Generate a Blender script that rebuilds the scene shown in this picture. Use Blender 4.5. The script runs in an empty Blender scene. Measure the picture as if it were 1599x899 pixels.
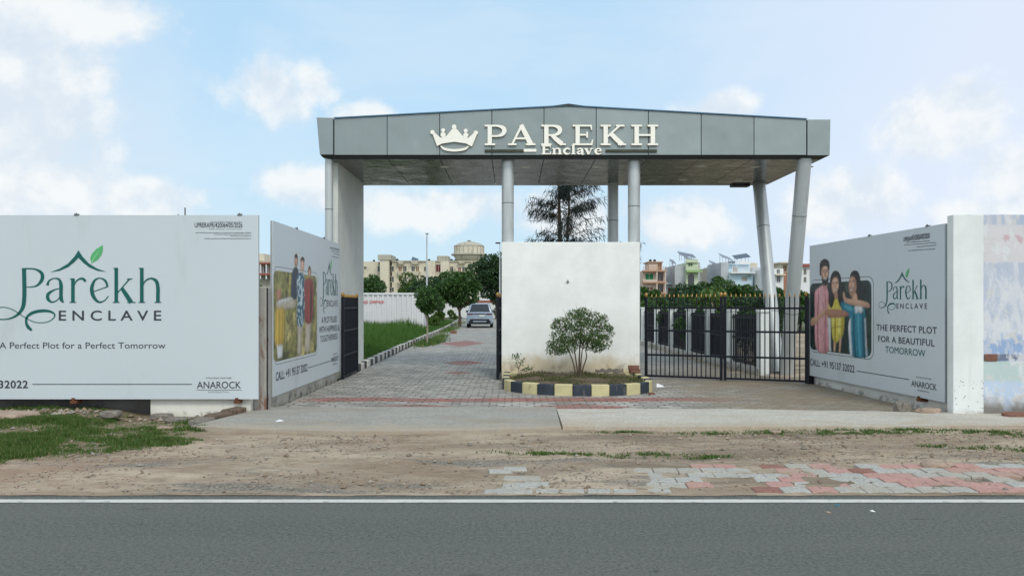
import bpy, math, random
import numpy as np
from mathutils import Vector, Matrix, noise as mnoise

random.seed(7)
RNG = np.random.default_rng(11)
SC = bpy.context.scene
COL = SC.collection
F, H, HZ, CX = 1150.0, 1.6, 475.0, 800.0      # focal length in photo pixels, eye height, horizon row, centre column

# ------------------------------------------------------------------ camera, sky, sun, exposure
cam_d = bpy.data.cameras.new('camera')
cam = bpy.data.objects.new('camera', cam_d)
COL.objects.link(cam)
cam.location = (0, 0, H)
cam.rotation_euler = (math.radians(90), 0, 0)
cam_d.sensor_width = 36
cam_d.lens = 36 * F / 1599
cam_d.shift_y = 25.5 / 1599
cam_d.clip_start = 0.05
cam_d.clip_end = 6000
SC.camera = cam

SUN_EL, SUN_AZ = 46, 163          # azimuth clockwise from +Y: behind the camera, to its right
sun_d = bpy.data.lights.new('sun', 'SUN')
sun_d.energy = 1.35
sun_d.angle = math.radians(14)
sun_d.color = (1.0, 0.965, 0.86)
sun = bpy.data.objects.new('sun', sun_d)
COL.objects.link(sun)
_a, _e = math.radians(SUN_AZ), math.radians(SUN_EL)
sdir = Vector((math.sin(_a) * math.cos(_e), math.cos(_a) * math.cos(_e), math.sin(_e)))
sun.rotation_euler = sdir.to_track_quat('Z', 'Y').to_euler()

SC.view_settings.view_transform = 'Standard'
SC.view_settings.look = 'None'
SC.view_settings.exposure = 0.04
SC.view_settings.gamma = 1.0
SC.view_settings.use_curve_mapping = False
SC.render.resolution_x, SC.render.resolution_y = 1024, 575
SC.cycles.max_bounces = 6
SC.cycles.transparent_max_bounces = 8


class NT:
    """small helper for building node trees"""
    def __init__(s, tree):
        s.t = tree
        s.n = tree.nodes
        s.n.clear()

    def node(s, typ, props=None, **inputs):
        nd = s.n.new(typ)
        for k, v in (props or {}).items():
            setattr(nd, k, v)
        for k, v in inputs.items():
            key = int(k[1:]) if k[0] == 'i' and k[1:].isdigit() else k.replace('_', ' ')
            s.set(nd, key, v)
        return nd

    def set(s, nd, key, v):
        sock = nd.inputs[key]
        if isinstance(v, bpy.types.NodeSocket):
            s.t.links.new(v, sock)
        elif isinstance(v, bpy.types.Node):
            s.t.links.new(v.outputs[0], sock)
        else:
            if sock.type == 'RGBA' and isinstance(v, (tuple, list)) and len(v) == 3:
                v = (*v, 1)
            sock.default_value = v

    def math(s, op, a, b=0.0, clamp=False):
        return s.node('ShaderNodeMath', {'operation': op, 'use_clamp': clamp}, i0=a, i1=b).outputs[0]

    def vmath(s, op, a, b=(0, 0, 0)):
        return s.node('ShaderNodeVectorMath', {'operation': op}, i0=a, i1=b).outputs[0]

    def mix(s, fac, a, b, blend='MIX'):
        nd = s.n.new('ShaderNodeMix')
        nd.data_type = 'RGBA'
        nd.blend_type = blend
        s.set(nd, 0, fac)
        s.set(nd, 6, a)
        s.set(nd, 7, b)
        return nd.outputs[2]

    def noise(s, vec, scale, detail=4, rough=0.55, dist=0.0):
        nd = s.node('ShaderNodeTexNoise', None, Scale=scale, Detail=detail, Roughness=rough, Distortion=dist)
        s.t.links.new(vec, nd.inputs['Vector'])
        return nd.outputs['Fac']

    def ramp(s, fac, lo, hi, smooth=True, out0=0.0, out1=1.0):
        nd = s.n.new('ShaderNodeMapRange')
        nd.interpolation_type = 'SMOOTHSTEP' if smooth else 'LINEAR'
        nd.clamp = True
        s.set(nd, 0, fac)
        s.set(nd, 1, lo)
        s.set(nd, 2, hi)
        s.set(nd, 3, out0)
        s.set(nd, 4, out1)
        return nd.outputs[0]

    def scale(s, vec, sc):
        return s.vmath('MULTIPLY', vec, sc)


def build_world():
    w = bpy.data.worlds.new('World')
    SC.world = w
    w.use_nodes = True
    t = NT(w.node_tree)
    sky = t.node('ShaderNodeTexSky')
    sky.sky_type = 'NISHITA'
    sky.sun_disc = False
    sky.sun_elevation = math.radians(SUN_EL)
    sky.sun_rotation = math.radians(SUN_AZ)
    sky.air_density = 1.0
    sky.dust_density = 2.0
    sky.ozone_density = 1.0
    d = t.node('ShaderNodeTexCoord').outputs['Generated']
    sep = t.node('ShaderNodeSeparateXYZ', None, i0=d)
    up = sep.outputs[2]
    # thin bright humid air over the blue
    base = t.mix(0.75, sky.outputs[0], (5.6, 8.45, 10.9))
    veil = t.ramp(up, 0.31, -0.02, True, 0.03, 0.78)
    base = t.mix(veil, base, (6.35, 8.15, 9.1))
    side = t.ramp(sep.outputs[0], 0.02, 0.55, True, 0.0, 0.85)
    ci = t.noise(t.scale(d, (1.0, 1.0, 2.2)), 2.2, 6, 0.6, 0.4)
    base = t.mix(t.ramp(ci, 0.42, 0.70, True, 0.0, 0.36), base, (7.6, 8.5, 9.3))
    base = t.mix(side, base, (7.7, 8.35, 9.75))
    sidel = t.ramp(sep.outputs[0], -0.33, -0.58, True, 0.0, 0.75)
    base = t.mix(sidel, base, (7.5, 8.1, 8.9))
    # cumulus banks standing in given directions
    blobs = [(-10, 190, 150, 190), (75, 290, 110, 75), (235, 312, 90, 42), (-20, 320, 90, 60), (90, 10, 150, 45),
             (425, 150, 80, 60), (495, 135, 45, 42), (450, 285, 85, 46), (570, 185, 70, 34), (690, 325, 170, 42),
             (1060, 345, 100, 46), (1325, 318, 100, 58), (1490, 195, 90, 62), (1580, 270, 80, 60),
             (1120, 172, 62, 26), (1520, 335, 80, 30), (900, 335, 120, 46)]
    n1 = t.noise(d, 7.0, 8, 0.58, 0.15)
    mask = None
    for (px, py, rx, ry) in blobs:
        c = Vector(((px - CX) / F, 1, (HZ - py) / F)).normalized()
        v = t.vmath('SUBTRACT', d, tuple(c))
        v = t.vmath('MULTIPLY', v, (F / rx * 0.92, F / rx * 0.8, F / ry * 0.92))
        ln = t.node('ShaderNodeVectorMath', {'operation': 'LENGTH'}, i0=v).outputs['Value']
        b = t.math('SUBTRACT', 1.0, ln)
        mask = b if mask is None else t.math('MAXIMUM', mask, b)
    # loose cloud all round, so other directions are not empty
    n0 = t.noise(d, 2.6, 5, 0.5)
    thr = t.ramp(sep.outputs[1], 0.62, -0.2, True, 0.66, 0.34)  # unseen cloud behind the camera thickened to whiten the ambient light
    loose = t.math('MULTIPLY', t.math('SUBTRACT', n0, thr), 2.4)
    mask = t.math('MAXIMUM', mask, loose)
    mask = t.math('MAXIMUM', mask, -0.6)
    n2 = t.noise(d, 22.0, 7, 0.6, 0.2)
    dens = t.math('ADD', t.math('MULTIPLY', mask, 0.85),
                  t.math('ADD', t.math('MULTIPLY', t.math('SUBTRACT', n1, 0.5), 1.9),
                         t.math('MULTIPLY', t.math('SUBTRACT', n2, 0.5), 0.75)))
    alpha = t.ramp(dens, 0.06, 0.52)
    alpha = t.math('MULTIPLY', alpha, 0.86)
    # lit tops and greyer undersides: compare the density a little higher up
    dsh = t.vmath('ADD', d, (0.012, 0, 0.026))
    n1b = t.noise(dsh, 7.0, 8, 0.58, 0.15)
    lit = t.ramp(t.math('SUBTRACT', n1, n1b), -0.10, 0.10)
    ccol = t.mix(lit, (7.1, 7.95, 8.8), (9.3, 9.5, 9.5))
    back = t.ramp(sep.outputs[1], 0.0, -0.5, True, 1.0, 1.7)  # unseen cloud behind the camera brightened to fill the shaded board
    ccol = t.vmath('MULTIPLY', ccol, t.node('ShaderNodeCombineXYZ', None, i0=back, i1=back, i2=back))
    colr = t.mix(alpha, base, ccol)
    grd = t.ramp(up, -0.06, -0.01, True, 1.0, 0.0)
    colr = t.mix(grd, colr, (3.2, 3.0, 2.5))
    bg = t.node('ShaderNodeBackground', None, Color=colr, Strength=0.1)
    out = t.node('ShaderNodeOutputWorld')
    t.t.links.new(bg.outputs[0], out.inputs[0])
    w.cycles.sampling_method = 'MANUAL'
    w.cycles.sample_map_resolution = 512


build_world()


# ------------------------------------------------------------------ materials
def lin(r, g, b):
    return tuple(((c / 255) / 12.92 if c / 255 <= 0.04045 else ((c / 255 + 0.055) / 1.055) ** 2.4) for c in (r, g, b))


def new_mat(name):
    m = bpy.data.materials.new(name)
    m.use_nodes = True
    t = NT(m.node_tree)
    t.coord = t.node('ShaderNodeTexCoord').outputs['Object']
    t.bsdf = t.node('ShaderNodeBsdfPrincipled')
    t.out = t.node('ShaderNodeOutputMaterial')
    t.t.links.new(t.bsdf.outputs[0], t.out.inputs[0])
    return m, t


def bump(t, height, strength=0.3, dist=0.01):
    b = t.node('ShaderNodeBump', None, Strength=strength, Distance=dist, Height=height)
    t.t.links.new(b.outputs[0], t.bsdf.inputs['Normal'])


def mat(name, col, rough=0.75, var=0.12, scale=2.0, fine=40.0, bmp=0.0, metal=0.0, spec=0.3, stain=None, st_amt=0.5, st_lo=0.55, coat=0.0):
    m, t = new_mat(name)
    n = t.noise(t.coord, scale, 5, 0.6)
    n2 = t.noise(t.coord, fine, 3, 0.6)
    f = t.math('ADD', t.math('MULTIPLY', n, 0.7), t.math('MULTIPLY', n2, 0.3))
    f = t.ramp(f, 0.3, 0.7, False)
    lo = tuple(c * (1 - var) for c in col)
    hi = tuple(min(1, c * (1 + var)) for c in col)
    c = t.mix(f, lo, hi)
    if stain:
        s = t.noise(t.scale(t.coord, (1.6, 1.6, 0.5)), scale * 1.7, 6, 0.65, 0.4)
        c = t.mix(t.math('MULTIPLY', t.ramp(s, st_lo, st_lo + 0.15), st_amt), c, stain)
    t.set(t.bsdf, 'Base Color', c)
    t.set(t.bsdf, 'Roughness', t.ramp(n2, 0.3, 0.7, False, max(0.02, rough - 0.06), min(1, rough + 0.06)))
    t.set(t.bsdf, 'Metallic', metal)
    t.set(t.bsdf, 'Specular IOR Level', spec)
    if coat:
        t.set(t.bsdf, 'Coat Weight', coat)
        t.set(t.bsdf, 'Coat Roughness', 0.05)
    if bmp:
        bump(t, n2, bmp, 0.01)
    return m


def leaf_mat(name, dark, light, warm=None):
    m, t = new_mat(name)
    rnd = t.node('ShaderNodeNewGeometry').outputs['Random Per Island']
    n = t.noise(t.coord, 1.3, 2)
    f = t.math('ADD', t.math('MULTIPLY', rnd, 0.65), t.math('MULTIPLY', n, 0.35))
    c = t.mix(f, dark, light)
    if warm:
        c = t.mix(t.ramp(rnd, 0.92, 0.95), c, warm)
    t.set(t.bsdf, 'Base Color', c)
    t.set(t.bsdf, 'Roughness', 0.5)
    t.set(t.bsdf, 'Specular IOR Level', 0.3)
    tr = t.node('ShaderNodeBsdfTranslucent', None, Color=t.mix(0.5, c, (light[0] * 1.2, light[1] * 1.3, light[2] * 0.7)))
    mx = t.node('ShaderNodeMixShader', None, i0=0.22)
    t.t.links.new(t.bsdf.outputs[0], mx.inputs[1])
    t.t.links.new(tr.outputs[0], mx.inputs[2])
    t.t.links.new(mx.outputs[0], t.out.inputs[0])
    return m


def clad_mat(name, col, rough, metal, wave=0.035):
    """composite sheet: each sheet a shade different, slightly buckled, a little dust"""
    m, t = new_mat(name)
    rnd = t.node('ShaderNodeObjectInfo').outputs['Random']
    k = t.ramp(rnd, 0, 1, False, 0.94, 1.06)
    dust = t.noise(t.scale(t.coord, (1.2, 1.2, 0.5)), 2.2, 6, 0.65, 0.3)
    c = t.mix(t.ramp(dust, 0.50, 0.75, True, 0, 0.16), col, tuple(v * 0.72 for v in col))
    c = t.vmath('MULTIPLY', c, t.node('ShaderNodeCombineXYZ', None, i0=k, i1=k, i2=k))
    t.set(t.bsdf, 'Base Color', c)
    t.set(t.bsdf, 'Metallic', metal)
    t.set(t.bsdf, 'Roughness', t.ramp(dust, 0.35, 0.7, True, rough, rough + 0.14))
    t.set(t.bsdf, 'Specular IOR Level', 0.5)
    bump(t, t.noise(t.scale(t.coord, (1, 1.0, 0.8)), 1.6, 2, 0.4), 1.0, wave)
    return m


def asphalt_mat():
    m, t = new_mat('worn_asphalt')
    g = t.noise(t.coord, 260, 2, 0.7)
    g2 = t.noise(t.coord, 90, 3, 0.7)
    big = t.noise(t.scale(t.coord, (0.35, 1.6, 1)), 0.8, 4, 0.6)
    tracks = t.noise(t.scale(t.coord, (0.06, 2.2, 1)), 1.0, 2, 0.5)
    c = t.mix(t.ramp(g, 0.32, 0.68, False), (0.066, 0.068, 0.060), (0.142, 0.144, 0.130))
    c = t.mix(t.math('MULTIPLY', t.ramp(g2, 0.62, 0.74), 0.5), c, (0.17, 0.185, 0.18))
    c = t.mix(t.ramp(big, 0.42, 0.62, True, 0.0, 0.32), c, (0.064, 0.074, 0.073))
    mid = t.noise(t.coord, 30, 6, 0.82)
    c = t.mix(t.ramp(mid, 0.40, 0.62, False, 0.0, 0.85), c, (0.172, 0.174, 0.157))
    mid2 = t.noise(t.coord, 48, 3, 0.75)
    c = t.mix(t.ramp(mid2, 0.50, 0.62, False, 0.0, 0.85), c, (0.045, 0.060, 0.058))
    c = t.mix(t.ramp(tracks, 0.4, 0.65, True, 0.0, 0.35), c, (0.128, 0.130, 0.118))
    spots = t.noise(t.scale(t.coord, (1.2, 3.0, 1)), 2.4, 3, 0.5, 0.5)
    c = t.mix(t.ramp(spots, 0.67, 0.74, True, 0, 0.5), c, (0.035, 0.04, 0.04))
    vy = t.node('ShaderNodeSeparateXYZ', None, i0=t.coord).outputs[1]
    edge = t.ramp(vy, 5.97, 6.1)
    dn = t.noise(t.scale(t.coord, (1.0, 2.2, 1)), 6, 4, 0.6)
    c = t.mix(t.math('MULTIPLY', edge, t.ramp(dn, 0.55, 0.75, True, 0.0, 0.6)), c, (0.27, 0.23, 0.18))
    t.set(t.bsdf, 'Base Color', c)
    t.set(t.bsdf, 'Roughness', 0.86)
    t.set(t.bsdf, 'Specular IOR Level', 0.25)
    bump(t, g, 0.5, 0.006)
    return m


def dirt_mat():
    m, t = new_mat('sandy_dirt')
    sep = t.node('ShaderNodeSeparateXYZ', None, i0=t.coord)
    st = t.scale(t.coord, (0.35, 1.0, 1.0))
    a = t.noise(st, 1.2, 6, 0.62, 0.3)
    b = t.noise(st, 5.0, 5, 0.65, 0.2)
    g = t.noise(t.coord, 55, 3, 0.7)
    c = t.mix(t.ramp(a, 0.34, 0.66), (0.305, 0.238, 0.170), (0.50, 0.415, 0.315))
    c = t.mix(t.ramp(b, 0.45, 0.68, True, 0, 0.65), c, (0.27, 0.21, 0.148))
    c = t.mix(t.ramp(b, 0.36, 0.26, True, 0, 0.7), c, (0.46, 0.39, 0.30))
    c = t.mix(t.ramp(g, 0.60, 0.72, True, 0, 0.55), c, (0.40, 0.37, 0.33))
    c = t.mix(t.ramp(g, 0.40, 0.30, True, 0, 0.45), c, (0.12, 0.095, 0.07))
    f1 = t.noise(st, 14, 5, 0.7, 0.3)
    c = t.mix(t.ramp(f1, 0.52, 0.66, True, 0, 0.55), c, (0.175, 0.135, 0.095))
    c = t.mix(t.ramp(f1, 0.42, 0.30, True, 0, 0.55), c, (0.60, 0.50, 0.395))
    f2 = t.noise(t.coord, 24, 3, 0.7)
    c = t.mix(t.ramp(f2, 0.66, 0.72, True, 0, 0.6), c, (0.11, 0.09, 0.065))
    # grey chippings swept into a long patch beside the road
    gp = t.noise(t.scale(t.coord, (0.28, 1.1, 1)), 1.9, 4, 0.6, 0.6)
    gmask = t.math('MULTIPLY', t.ramp(gp, 0.54, 0.64), t.ramp(sep.outputs[1], 8.6, 7.6))
    gg = t.noise(t.coord, 38, 3, 0.75)
    c = t.mix(t.math('MULTIPLY', gmask, 0.72), c, t.mix(t.ramp(gg, 0.42, 0.58), (0.10, 0.098, 0.092), (0.30, 0.285, 0.255)))
    # reddish brick earth by the left end
    rm = t.math('MULTIPLY', t.ramp(sep.outputs[0], -2.6, -5.0), t.ramp(b, 0.30, 0.6))
    c = t.mix(t.math('MULTIPLY', rm, 0.55), c, (0.36, 0.235, 0.165))
    gb = t.math('MULTIPLY', t.ramp(t.math('ADD', sep.outputs[0], t.math('MULTIPLY', a, 1.2)), -2.9, -3.9), t.ramp(t.math('ADD', sep.outputs[1], t.math('MULTIPLY', b, 0.8)), 7.8, 8.5))
    c = t.mix(t.math('MULTIPLY', gb, t.ramp(f1, 0.3, 0.6, True, 0.25, 0.75)), c, (0.125, 0.125, 0.065))
    # damp dark track to the right
    dk = t.noise(t.scale(t.coord, (0.25, 1.6, 1)), 1.1, 5, 0.6, 0.5)
    dm = t.math('MULTIPLY', t.ramp(dk, 0.50, 0.60), t.ramp(sep.outputs[0], -0.6, 1.2))
    c = t.mix(t.math('MULTIPLY', dm, 0.62), c, (0.19, 0.15, 0.108))
    t.set(t.bsdf, 'Base Color', c)
    t.set(t.bsdf, 'Roughness', 0.95)
    t.set(t.bsdf, 'Specular IOR Level', 0.15)
    bump(t, t.math('ADD', t.math('ADD', t.math('MULTIPLY', b, 0.7), t.math('MULTIPLY', f1, 0.8)), t.math('MULTIPLY', g, 0.4)), 1.0, 0.04)
    return m


def concrete_ground_mat(name, base, dirt, amt, edge=None):
    m, t = new_mat(name)
    a = t.noise(t.scale(t.coord, (0.5, 1, 1)), 1.6, 6, 0.6, 0.2)
    g = t.noise(t.coord, 60, 4, 0.7)
    g4 = t.noise(t.coord, 28, 4, 0.8)
    c = t.mix(t.ramp(t.math('ADD', t.math('MULTIPLY', g, 0.5), t.math('MULTIPLY', g4, 0.5)), 0.36, 0.64), tuple(v * 0.70 for v in base), tuple(v * 1.25 for v in base))
    c = t.mix(t.ramp(a, 0.45, 0.72, True, 0, amt), c, dirt)
    p = t.noise(t.coord, 14, 5, 0.7, 0.3)
    lo_ = t.noise(t.scale(t.coord, (0.7, 1.6, 1)), 3.2, 6, 0.7, 0.3)
    c = t.mix(t.ramp(lo_, 0.40, 0.62, True, 0, 0.30), c, tuple(v * 0.72 for v in base))
    c = t.mix(t.ramp(p, 0.40, 0.30, True, 0, 0.5), c, tuple(min(1, v * 1.3) for v in base))
    c = t.mix(t.ramp(p, 0.62, 0.72, True, 0, 0.4), c, tuple(v * 0.5 for v in base))
    if edge:
        yy = t.node('ShaderNodeSeparateXYZ', None, i0=t.coord).outputs[1]
        em = t.ramp(t.math('ADD', yy, t.math('MULTIPLY', t.math('SUBTRACT', lo_, 0.5), 2.2)), edge[0], edge[1])
        c = t.mix(t.math('MULTIPLY', em, t.ramp(p, 0.3, 0.6, True, 0.95, 0.5)), c, (0.40, 0.325, 0.24))
    t.set(t.bsdf, 'Base Color', c)
    t.set(t.bsdf, 'Roughness', 0.9)
    t.set(t.bsdf, 'Specular IOR Level', 0.2)
    bump(t, t.math('ADD', g, p), 0.5, 0.008)
    return m


def paver_mat():
    """interlocking driveway blocks: grey, a red band and red lozenges, mud toward the right"""
    m, t = new_mat('driveway_pavers')
    sep = t.node('ShaderNodeSeparateXYZ', None, i0=t.coord)
    x, y = sep.outputs[0], sep.outputs[1]
    wob = t.node('ShaderNodeTexNoise', None, Scale=1.1, Detail=3)
    t.t.links.new(t.coord, wob.inputs['Vector'])
    wv = t.vmath('MULTIPLY', t.vmath('SUBTRACT', wob.outputs['Color'], (0.5, 0.5, 0.5)), (0.07, 0.07, 0))
    cv = t.vmath('ADD', t.coord, wv)
    br = t.node('ShaderNodeTexBrick', {'offset': 0.5, 'squash': 1.0}, Scale=1.0, Mortar_Size=0.016, Mortar_Smooth=0.3, Bias=0.0, Brick_Width=0.24, Row_Height=0.15)
    t.t.links.new(cv, br.inputs['Vector'])
    t.set(br, 'Color1', (0.0, 0.0, 0.0))
    t.set(br, 'Color2', (1.0, 1.0, 1.0))
    t.set(br, 'Mortar', (0.5, 0.5, 0.5))
    rnd = br.outputs['Color']
    mort = br.outputs['Fac']
    big = t.noise(t.coord, 0.55, 5, 0.6)
    g = t.noise(t.coord, 45, 3, 0.7)
    c = t.mix(t.math('MULTIPLY', rnd, 1.0), (0.26, 0.25, 0.225), (0.46, 0.44, 0.40))
    # red pavers
    yw = t.math('ADD', y, t.math('MULTIPLY', t.math('SUBTRACT', big, 0.5), 0.5))
    band = t.math('MULTIPLY', t.ramp(t.math('ABSOLUTE', t.math('SUBTRACT', yw, 12.28)), 0.30, 0.22), t.ramp(t.math('ABSOLUTE', t.math('SUBTRACT', x, 0.15)), 3.9, 3.2))
    red = band
    for (cx, cy, ax, ay) in [(-1.55, 11.45, 0.75, 0.34), (1.06, 11.40, 0.95, 0.40), (-1.3, 20.0, 0.65, 1.0), (-1.25, 17.1, 0.4, 0.4), (-2.0, 30, 1.1, 2.6)]:
        dx = t.math('DIVIDE', t.math('ABSOLUTE', t.math('SUBTRACT', x, cx)), ax)
        dy = t.math('DIVIDE', t.math('ABSOLUTE', t.math('SUBTRACT', y, cy)), ay)
        red = t.math('MAXIMUM', red, t.ramp(t.math('ADD', dx, dy), 1.0, 0.8))
    red = t.math('MULTIPLY', red, t.ramp(t.math('ADD', t.math('MULTIPLY', rnd, 0.6), t.math('MULTIPLY', t.noise(t.coord, 2.6, 3), 0.8)), 0.38, 0.60, True, 0.62, 1.0))
    rc = t.mix(rnd, (0.27, 0.085, 0.070), (0.36, 0.135, 0.11))
    c = t.mix(t.math('MULTIPLY', red, 0.85), c, rc)
    blotch = t.noise(t.scale(t.coord, (0.5, 0.9, 1)), 1.3, 5, 0.65, 0.4)
    c = t.mix(t.ramp(blotch, 0.45, 0.70, True, 0.0, 0.42), c, (0.19, 0.165, 0.13))
    jn = t.ramp(t.noise(t.scale(t.coord, (1.0, 1.6, 1)), 3.0, 4, 0.7), 0.38, 0.60, True, 0.15, 1.0)
    c = t.mix(t.math('MULTIPLY', mort, jn), c, (0.055, 0.055, 0.042))
    # dried mud over the right-hand side
    mud_n = t.noise(t.scale(t.coord, (0.5, 1.0, 1)), 1.4, 6, 0.62, 0.5)
    mudx = t.ramp(t.math('ADD', x, t.math('MULTIPLY', t.math('SUBTRACT', mud_n, 0.5), 3.2)), 2.0, 4.4)
    mudy = t.ramp(y, 22, 15)
    c = t.mix(t.math('MULTIPLY', t.math('MULTIPLY', mudx, mudy), t.ramp(mud_n, 0.35, 0.6, True, 0.45, 0.92)), c, t.mix(mud_n, (0.125, 0.095, 0.06), (0.33, 0.26, 0.175)))
    sand = t.noise(t.scale(t.coord, (0.3, 1.0, 1)), 2.2, 5, 0.6, 0.3)
    c = t.mix(t.ramp(sand, 0.56, 0.72, True, 0, 0.45), c, (0.33, 0.30, 0.25))
    c = t.mix(t.ramp(g, 0.35, 0.25, True, 0, 0.4), c, (0.10, 0.09, 0.08))
    t.set(t.bsdf, 'Base Color', c)
    t.set(t.bsdf, 'Roughness', t.ramp(blotch, 0.4, 0.7, True, 0.8, 0.62))
    t.set(t.bsdf, 'Specular IOR Level', 0.3)
    hgt = t.math('SUBTRACT', t.math('MULTIPLY', g, 0.25), t.math('MULTIPLY', mort, 1.0))
    bump(t, hgt, 0.6, 0.012)
    return m


def wall_mat(name, base, low, low_top, low_soft, mould=None, streak=0.25, amt=0.8):
    """painted plaster, rain splash and damp rising from its foot, faint streaks"""
    m, t = new_mat(name)
    z = t.node('ShaderNodeSeparateXYZ', None, i0=t.coord).outputs[2]
    n = t.noise(t.coord, 1.6, 6, 0.62)
    g = t.noise(t.coord, 35, 4, 0.65)
    st = t.noise(t.scale(t.coord, (5, 5, 0.35)), 1.4, 4, 0.6)
    c = t.mix(t.ramp(n, 0.3, 0.7), tuple(v * 0.93 for v in base), tuple(min(1, v * 1.05) for v in base))
    c = t.mix(t.ramp(st, 0.56, 0.75, True, 0, streak), c, tuple(v * 0.72 for v in base))
    zz = t.math('ADD', z, t.math('MULTIPLY', t.math('SUBTRACT', n, 0.5), low_soft * 2.2))
    lowm = t.ramp(zz, low_top, low_top - low_soft)
    c = t.mix(t.math('MULTIPLY', lowm, amt), c, low)
    if mould:
        q = t.noise(t.coord, 4.5, 6, 0.7, 0.4)
        mm = t.math('MULTIPLY', t.ramp(q, 0.5, 0.62), t.ramp(z, low_top * 0.85, low_top * 0.2))
        c = t.mix(t.math('MULTIPLY', mm, 0.75), c, mould)
    c = t.mix(t.ramp(g, 0.66, 0.74, True, 0, 0.3), c, tuple(v * 0.7 for v in base))
    t.set(t.bsdf, 'Base Color', c)
    t.set(t.bsdf, 'Roughness', 0.86)
    t.set(t.bsdf, 'Specular IOR Level', 0.25)
    bump(t, t.math('ADD', t.math('MULTIPLY', g, 0.4), n), 0.25, 0.012)
    return m


def mural_mat():
    """faded wall painting: pale pinkish top, washed blue field, dark line, green and blue bands, mould at the foot"""
    m, t = new_mat('faded_mural_plaster')
    sep = t.node('ShaderNodeSeparateXYZ', None, i0=t.coord)
    x, z = sep.outputs[0], sep.outputs[2]
    n = t.noise(t.coord, 2.2, 6, 0.62, 0.3)
    st = t.noise(t.scale(t.coord, (7, 7, 0.5)), 1.2, 4, 0.65, 0.2)
    g = t.noise(t.coord, 30, 4, 0.65)
    wash0 = t.noise(t.scale(t.coord, (2.0, 2.0, 0.8)), 2.6, 7, 0.68, 0.7)
    zz = t.math('ADD', z, t.math('MULTIPLY', t.math('SUBTRACT', n, 0.5), 0.10))
    c = t.mix(n, (0.56, 0.55, 0.57), (0.70, 0.68, 0.69))
    top = t.ramp(zz, 2.70, 2.74)
    c = t.mix(t.math('MULTIPLY', top, t.ramp(st, 0.4, 0.6, True, 0.1, 0.8)), c, (0.36, 0.45, 0.60))
    blue = t.ramp(zz, 2.20, 2.17)
    bl = t.mix(t.ramp(wash0, 0.40, 0.60), (0.44, 0.50, 0.61), (0.63, 0.655, 0.70))
    c = t.mix(t.math('MULTIPLY', blue, 0.9), c, bl)
    deep = t.math('MULTIPLY', t.ramp(z, 1.32, 1.05), t.ramp(wash0, 0.44, 0.56))
    c = t.mix(t.math('MULTIPLY', deep, 0.8), c, (0.20, 0.34, 0.58))
    line = t.math('MULTIPLY', t.ramp(zz, 0.90, 0.88), t.ramp(zz, 0.78, 0.80))
    grn = t.ramp(zz, 0.80, 0.77)
    c = t.mix(grn, c, t.mix(n, (0.42, 0.55, 0.54), (0.55, 0.64, 0.62)))
    lb = t.ramp(zz, 0.55, 0.48)
    c = t.mix(lb, c, t.mix(st, (0.42, 0.55, 0.72), (0.58, 0.66, 0.76)))
    c = t.mix(t.math('MULTIPLY', line, 0.85), c, (0.13, 0.15, 0.21))
    # red strokes left of an old painted slogan
    rs = t.math('MULTIPLY', t.ramp(z, 2.44, 2.47), t.ramp(z, 2.60, 2.56))
    rn = t.noise(t.scale(t.coord, (1.0, 1, 0.8)), 6.0, 2, 0.5)
    c = t.mix(t.math('MULTIPLY', t.math('MULTIPLY', rs, t.ramp(rn, 0.54, 0.58)), 0.6), c, (0.52, 0.30, 0.34))
    wash = t.noise(t.scale(t.coord, (1.6, 1.6, 1)), 2.2, 7, 0.7, 0.1)
    c = t.mix(t.ramp(wash, 0.52, 0.57, True, 0, 0.75), c, (0.68, 0.70, 0.72))
    pk = t.noise(t.coord, 5.0, 6, 0.7, 0.6)
    c = t.mix(t.ramp(pk, 0.58, 0.60, True, 0, 0.85), c, (0.60, 0.60, 0.585))
    foot = t.ramp(t.math('ADD', z, t.math('MULTIPLY', t.math('SUBTRACT', n, 0.5), 0.5)), 0.36, 0.16)
    c = t.mix(t.math('MULTIPLY', foot, 0.9), c, t.mix(g, (0.06, 0.055, 0.05), (0.26, 0.22, 0.17)))
    t.set(t.bsdf, 'Base Color', c)
    t.set(t.bsdf, 'Roughness', 0.88)
    bump(t, t.math('ADD', g, n), 0.3, 0.012)
    return m


def photo_bg_mat():
    m, t = new_mat('printed_garden_photo')
    n = t.noise(t.scale(t.coord, (2.2, 1, 0.8)), 3.2, 6, 0.65, 0.8)
    c = t.mix(t.ramp(n, 0.36, 0.64), (0.06, 0.075, 0.035), (0.50, 0.43, 0.17))
    t.set(t.bsdf, 'Base Color', c)
    t.set(t.bsdf, 'Roughness', 0.4)
    return m


def print_mat():
    m, t = new_mat('printed_photograph')
    at = t.node('ShaderNodeVertexColor', {'layer_name': 'print'})
    t.set(t.bsdf, 'Base Color', at.outputs['Color'])
    t.set(t.bsdf, 'Roughness', 0.42)
    return m


def shirt_mat():
    m, t = new_mat('printed_leafy_shirt')
    n = t.noise(t.scale(t.coord, (1, 1, 1)), 12, 2, 0.5, 1.5)
    c = t.mix(t.ramp(n, 0.46, 0.54), (0.05, 0.15, 0.22), (0.5, 0.6, 0.64))
    t.set(t.bsdf, 'Base Color', c)
    t.set(t.bsdf, 'Roughness', 0.4)
    return m


def corrug_mat():
    return mat('white_container_steel', (0.66, 0.66, 0.67), 0.55, 0.05, 0.7, 20, 0, 0, 0.4, (0.42, 0.38, 0.33), 0.25, 0.6)


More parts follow.
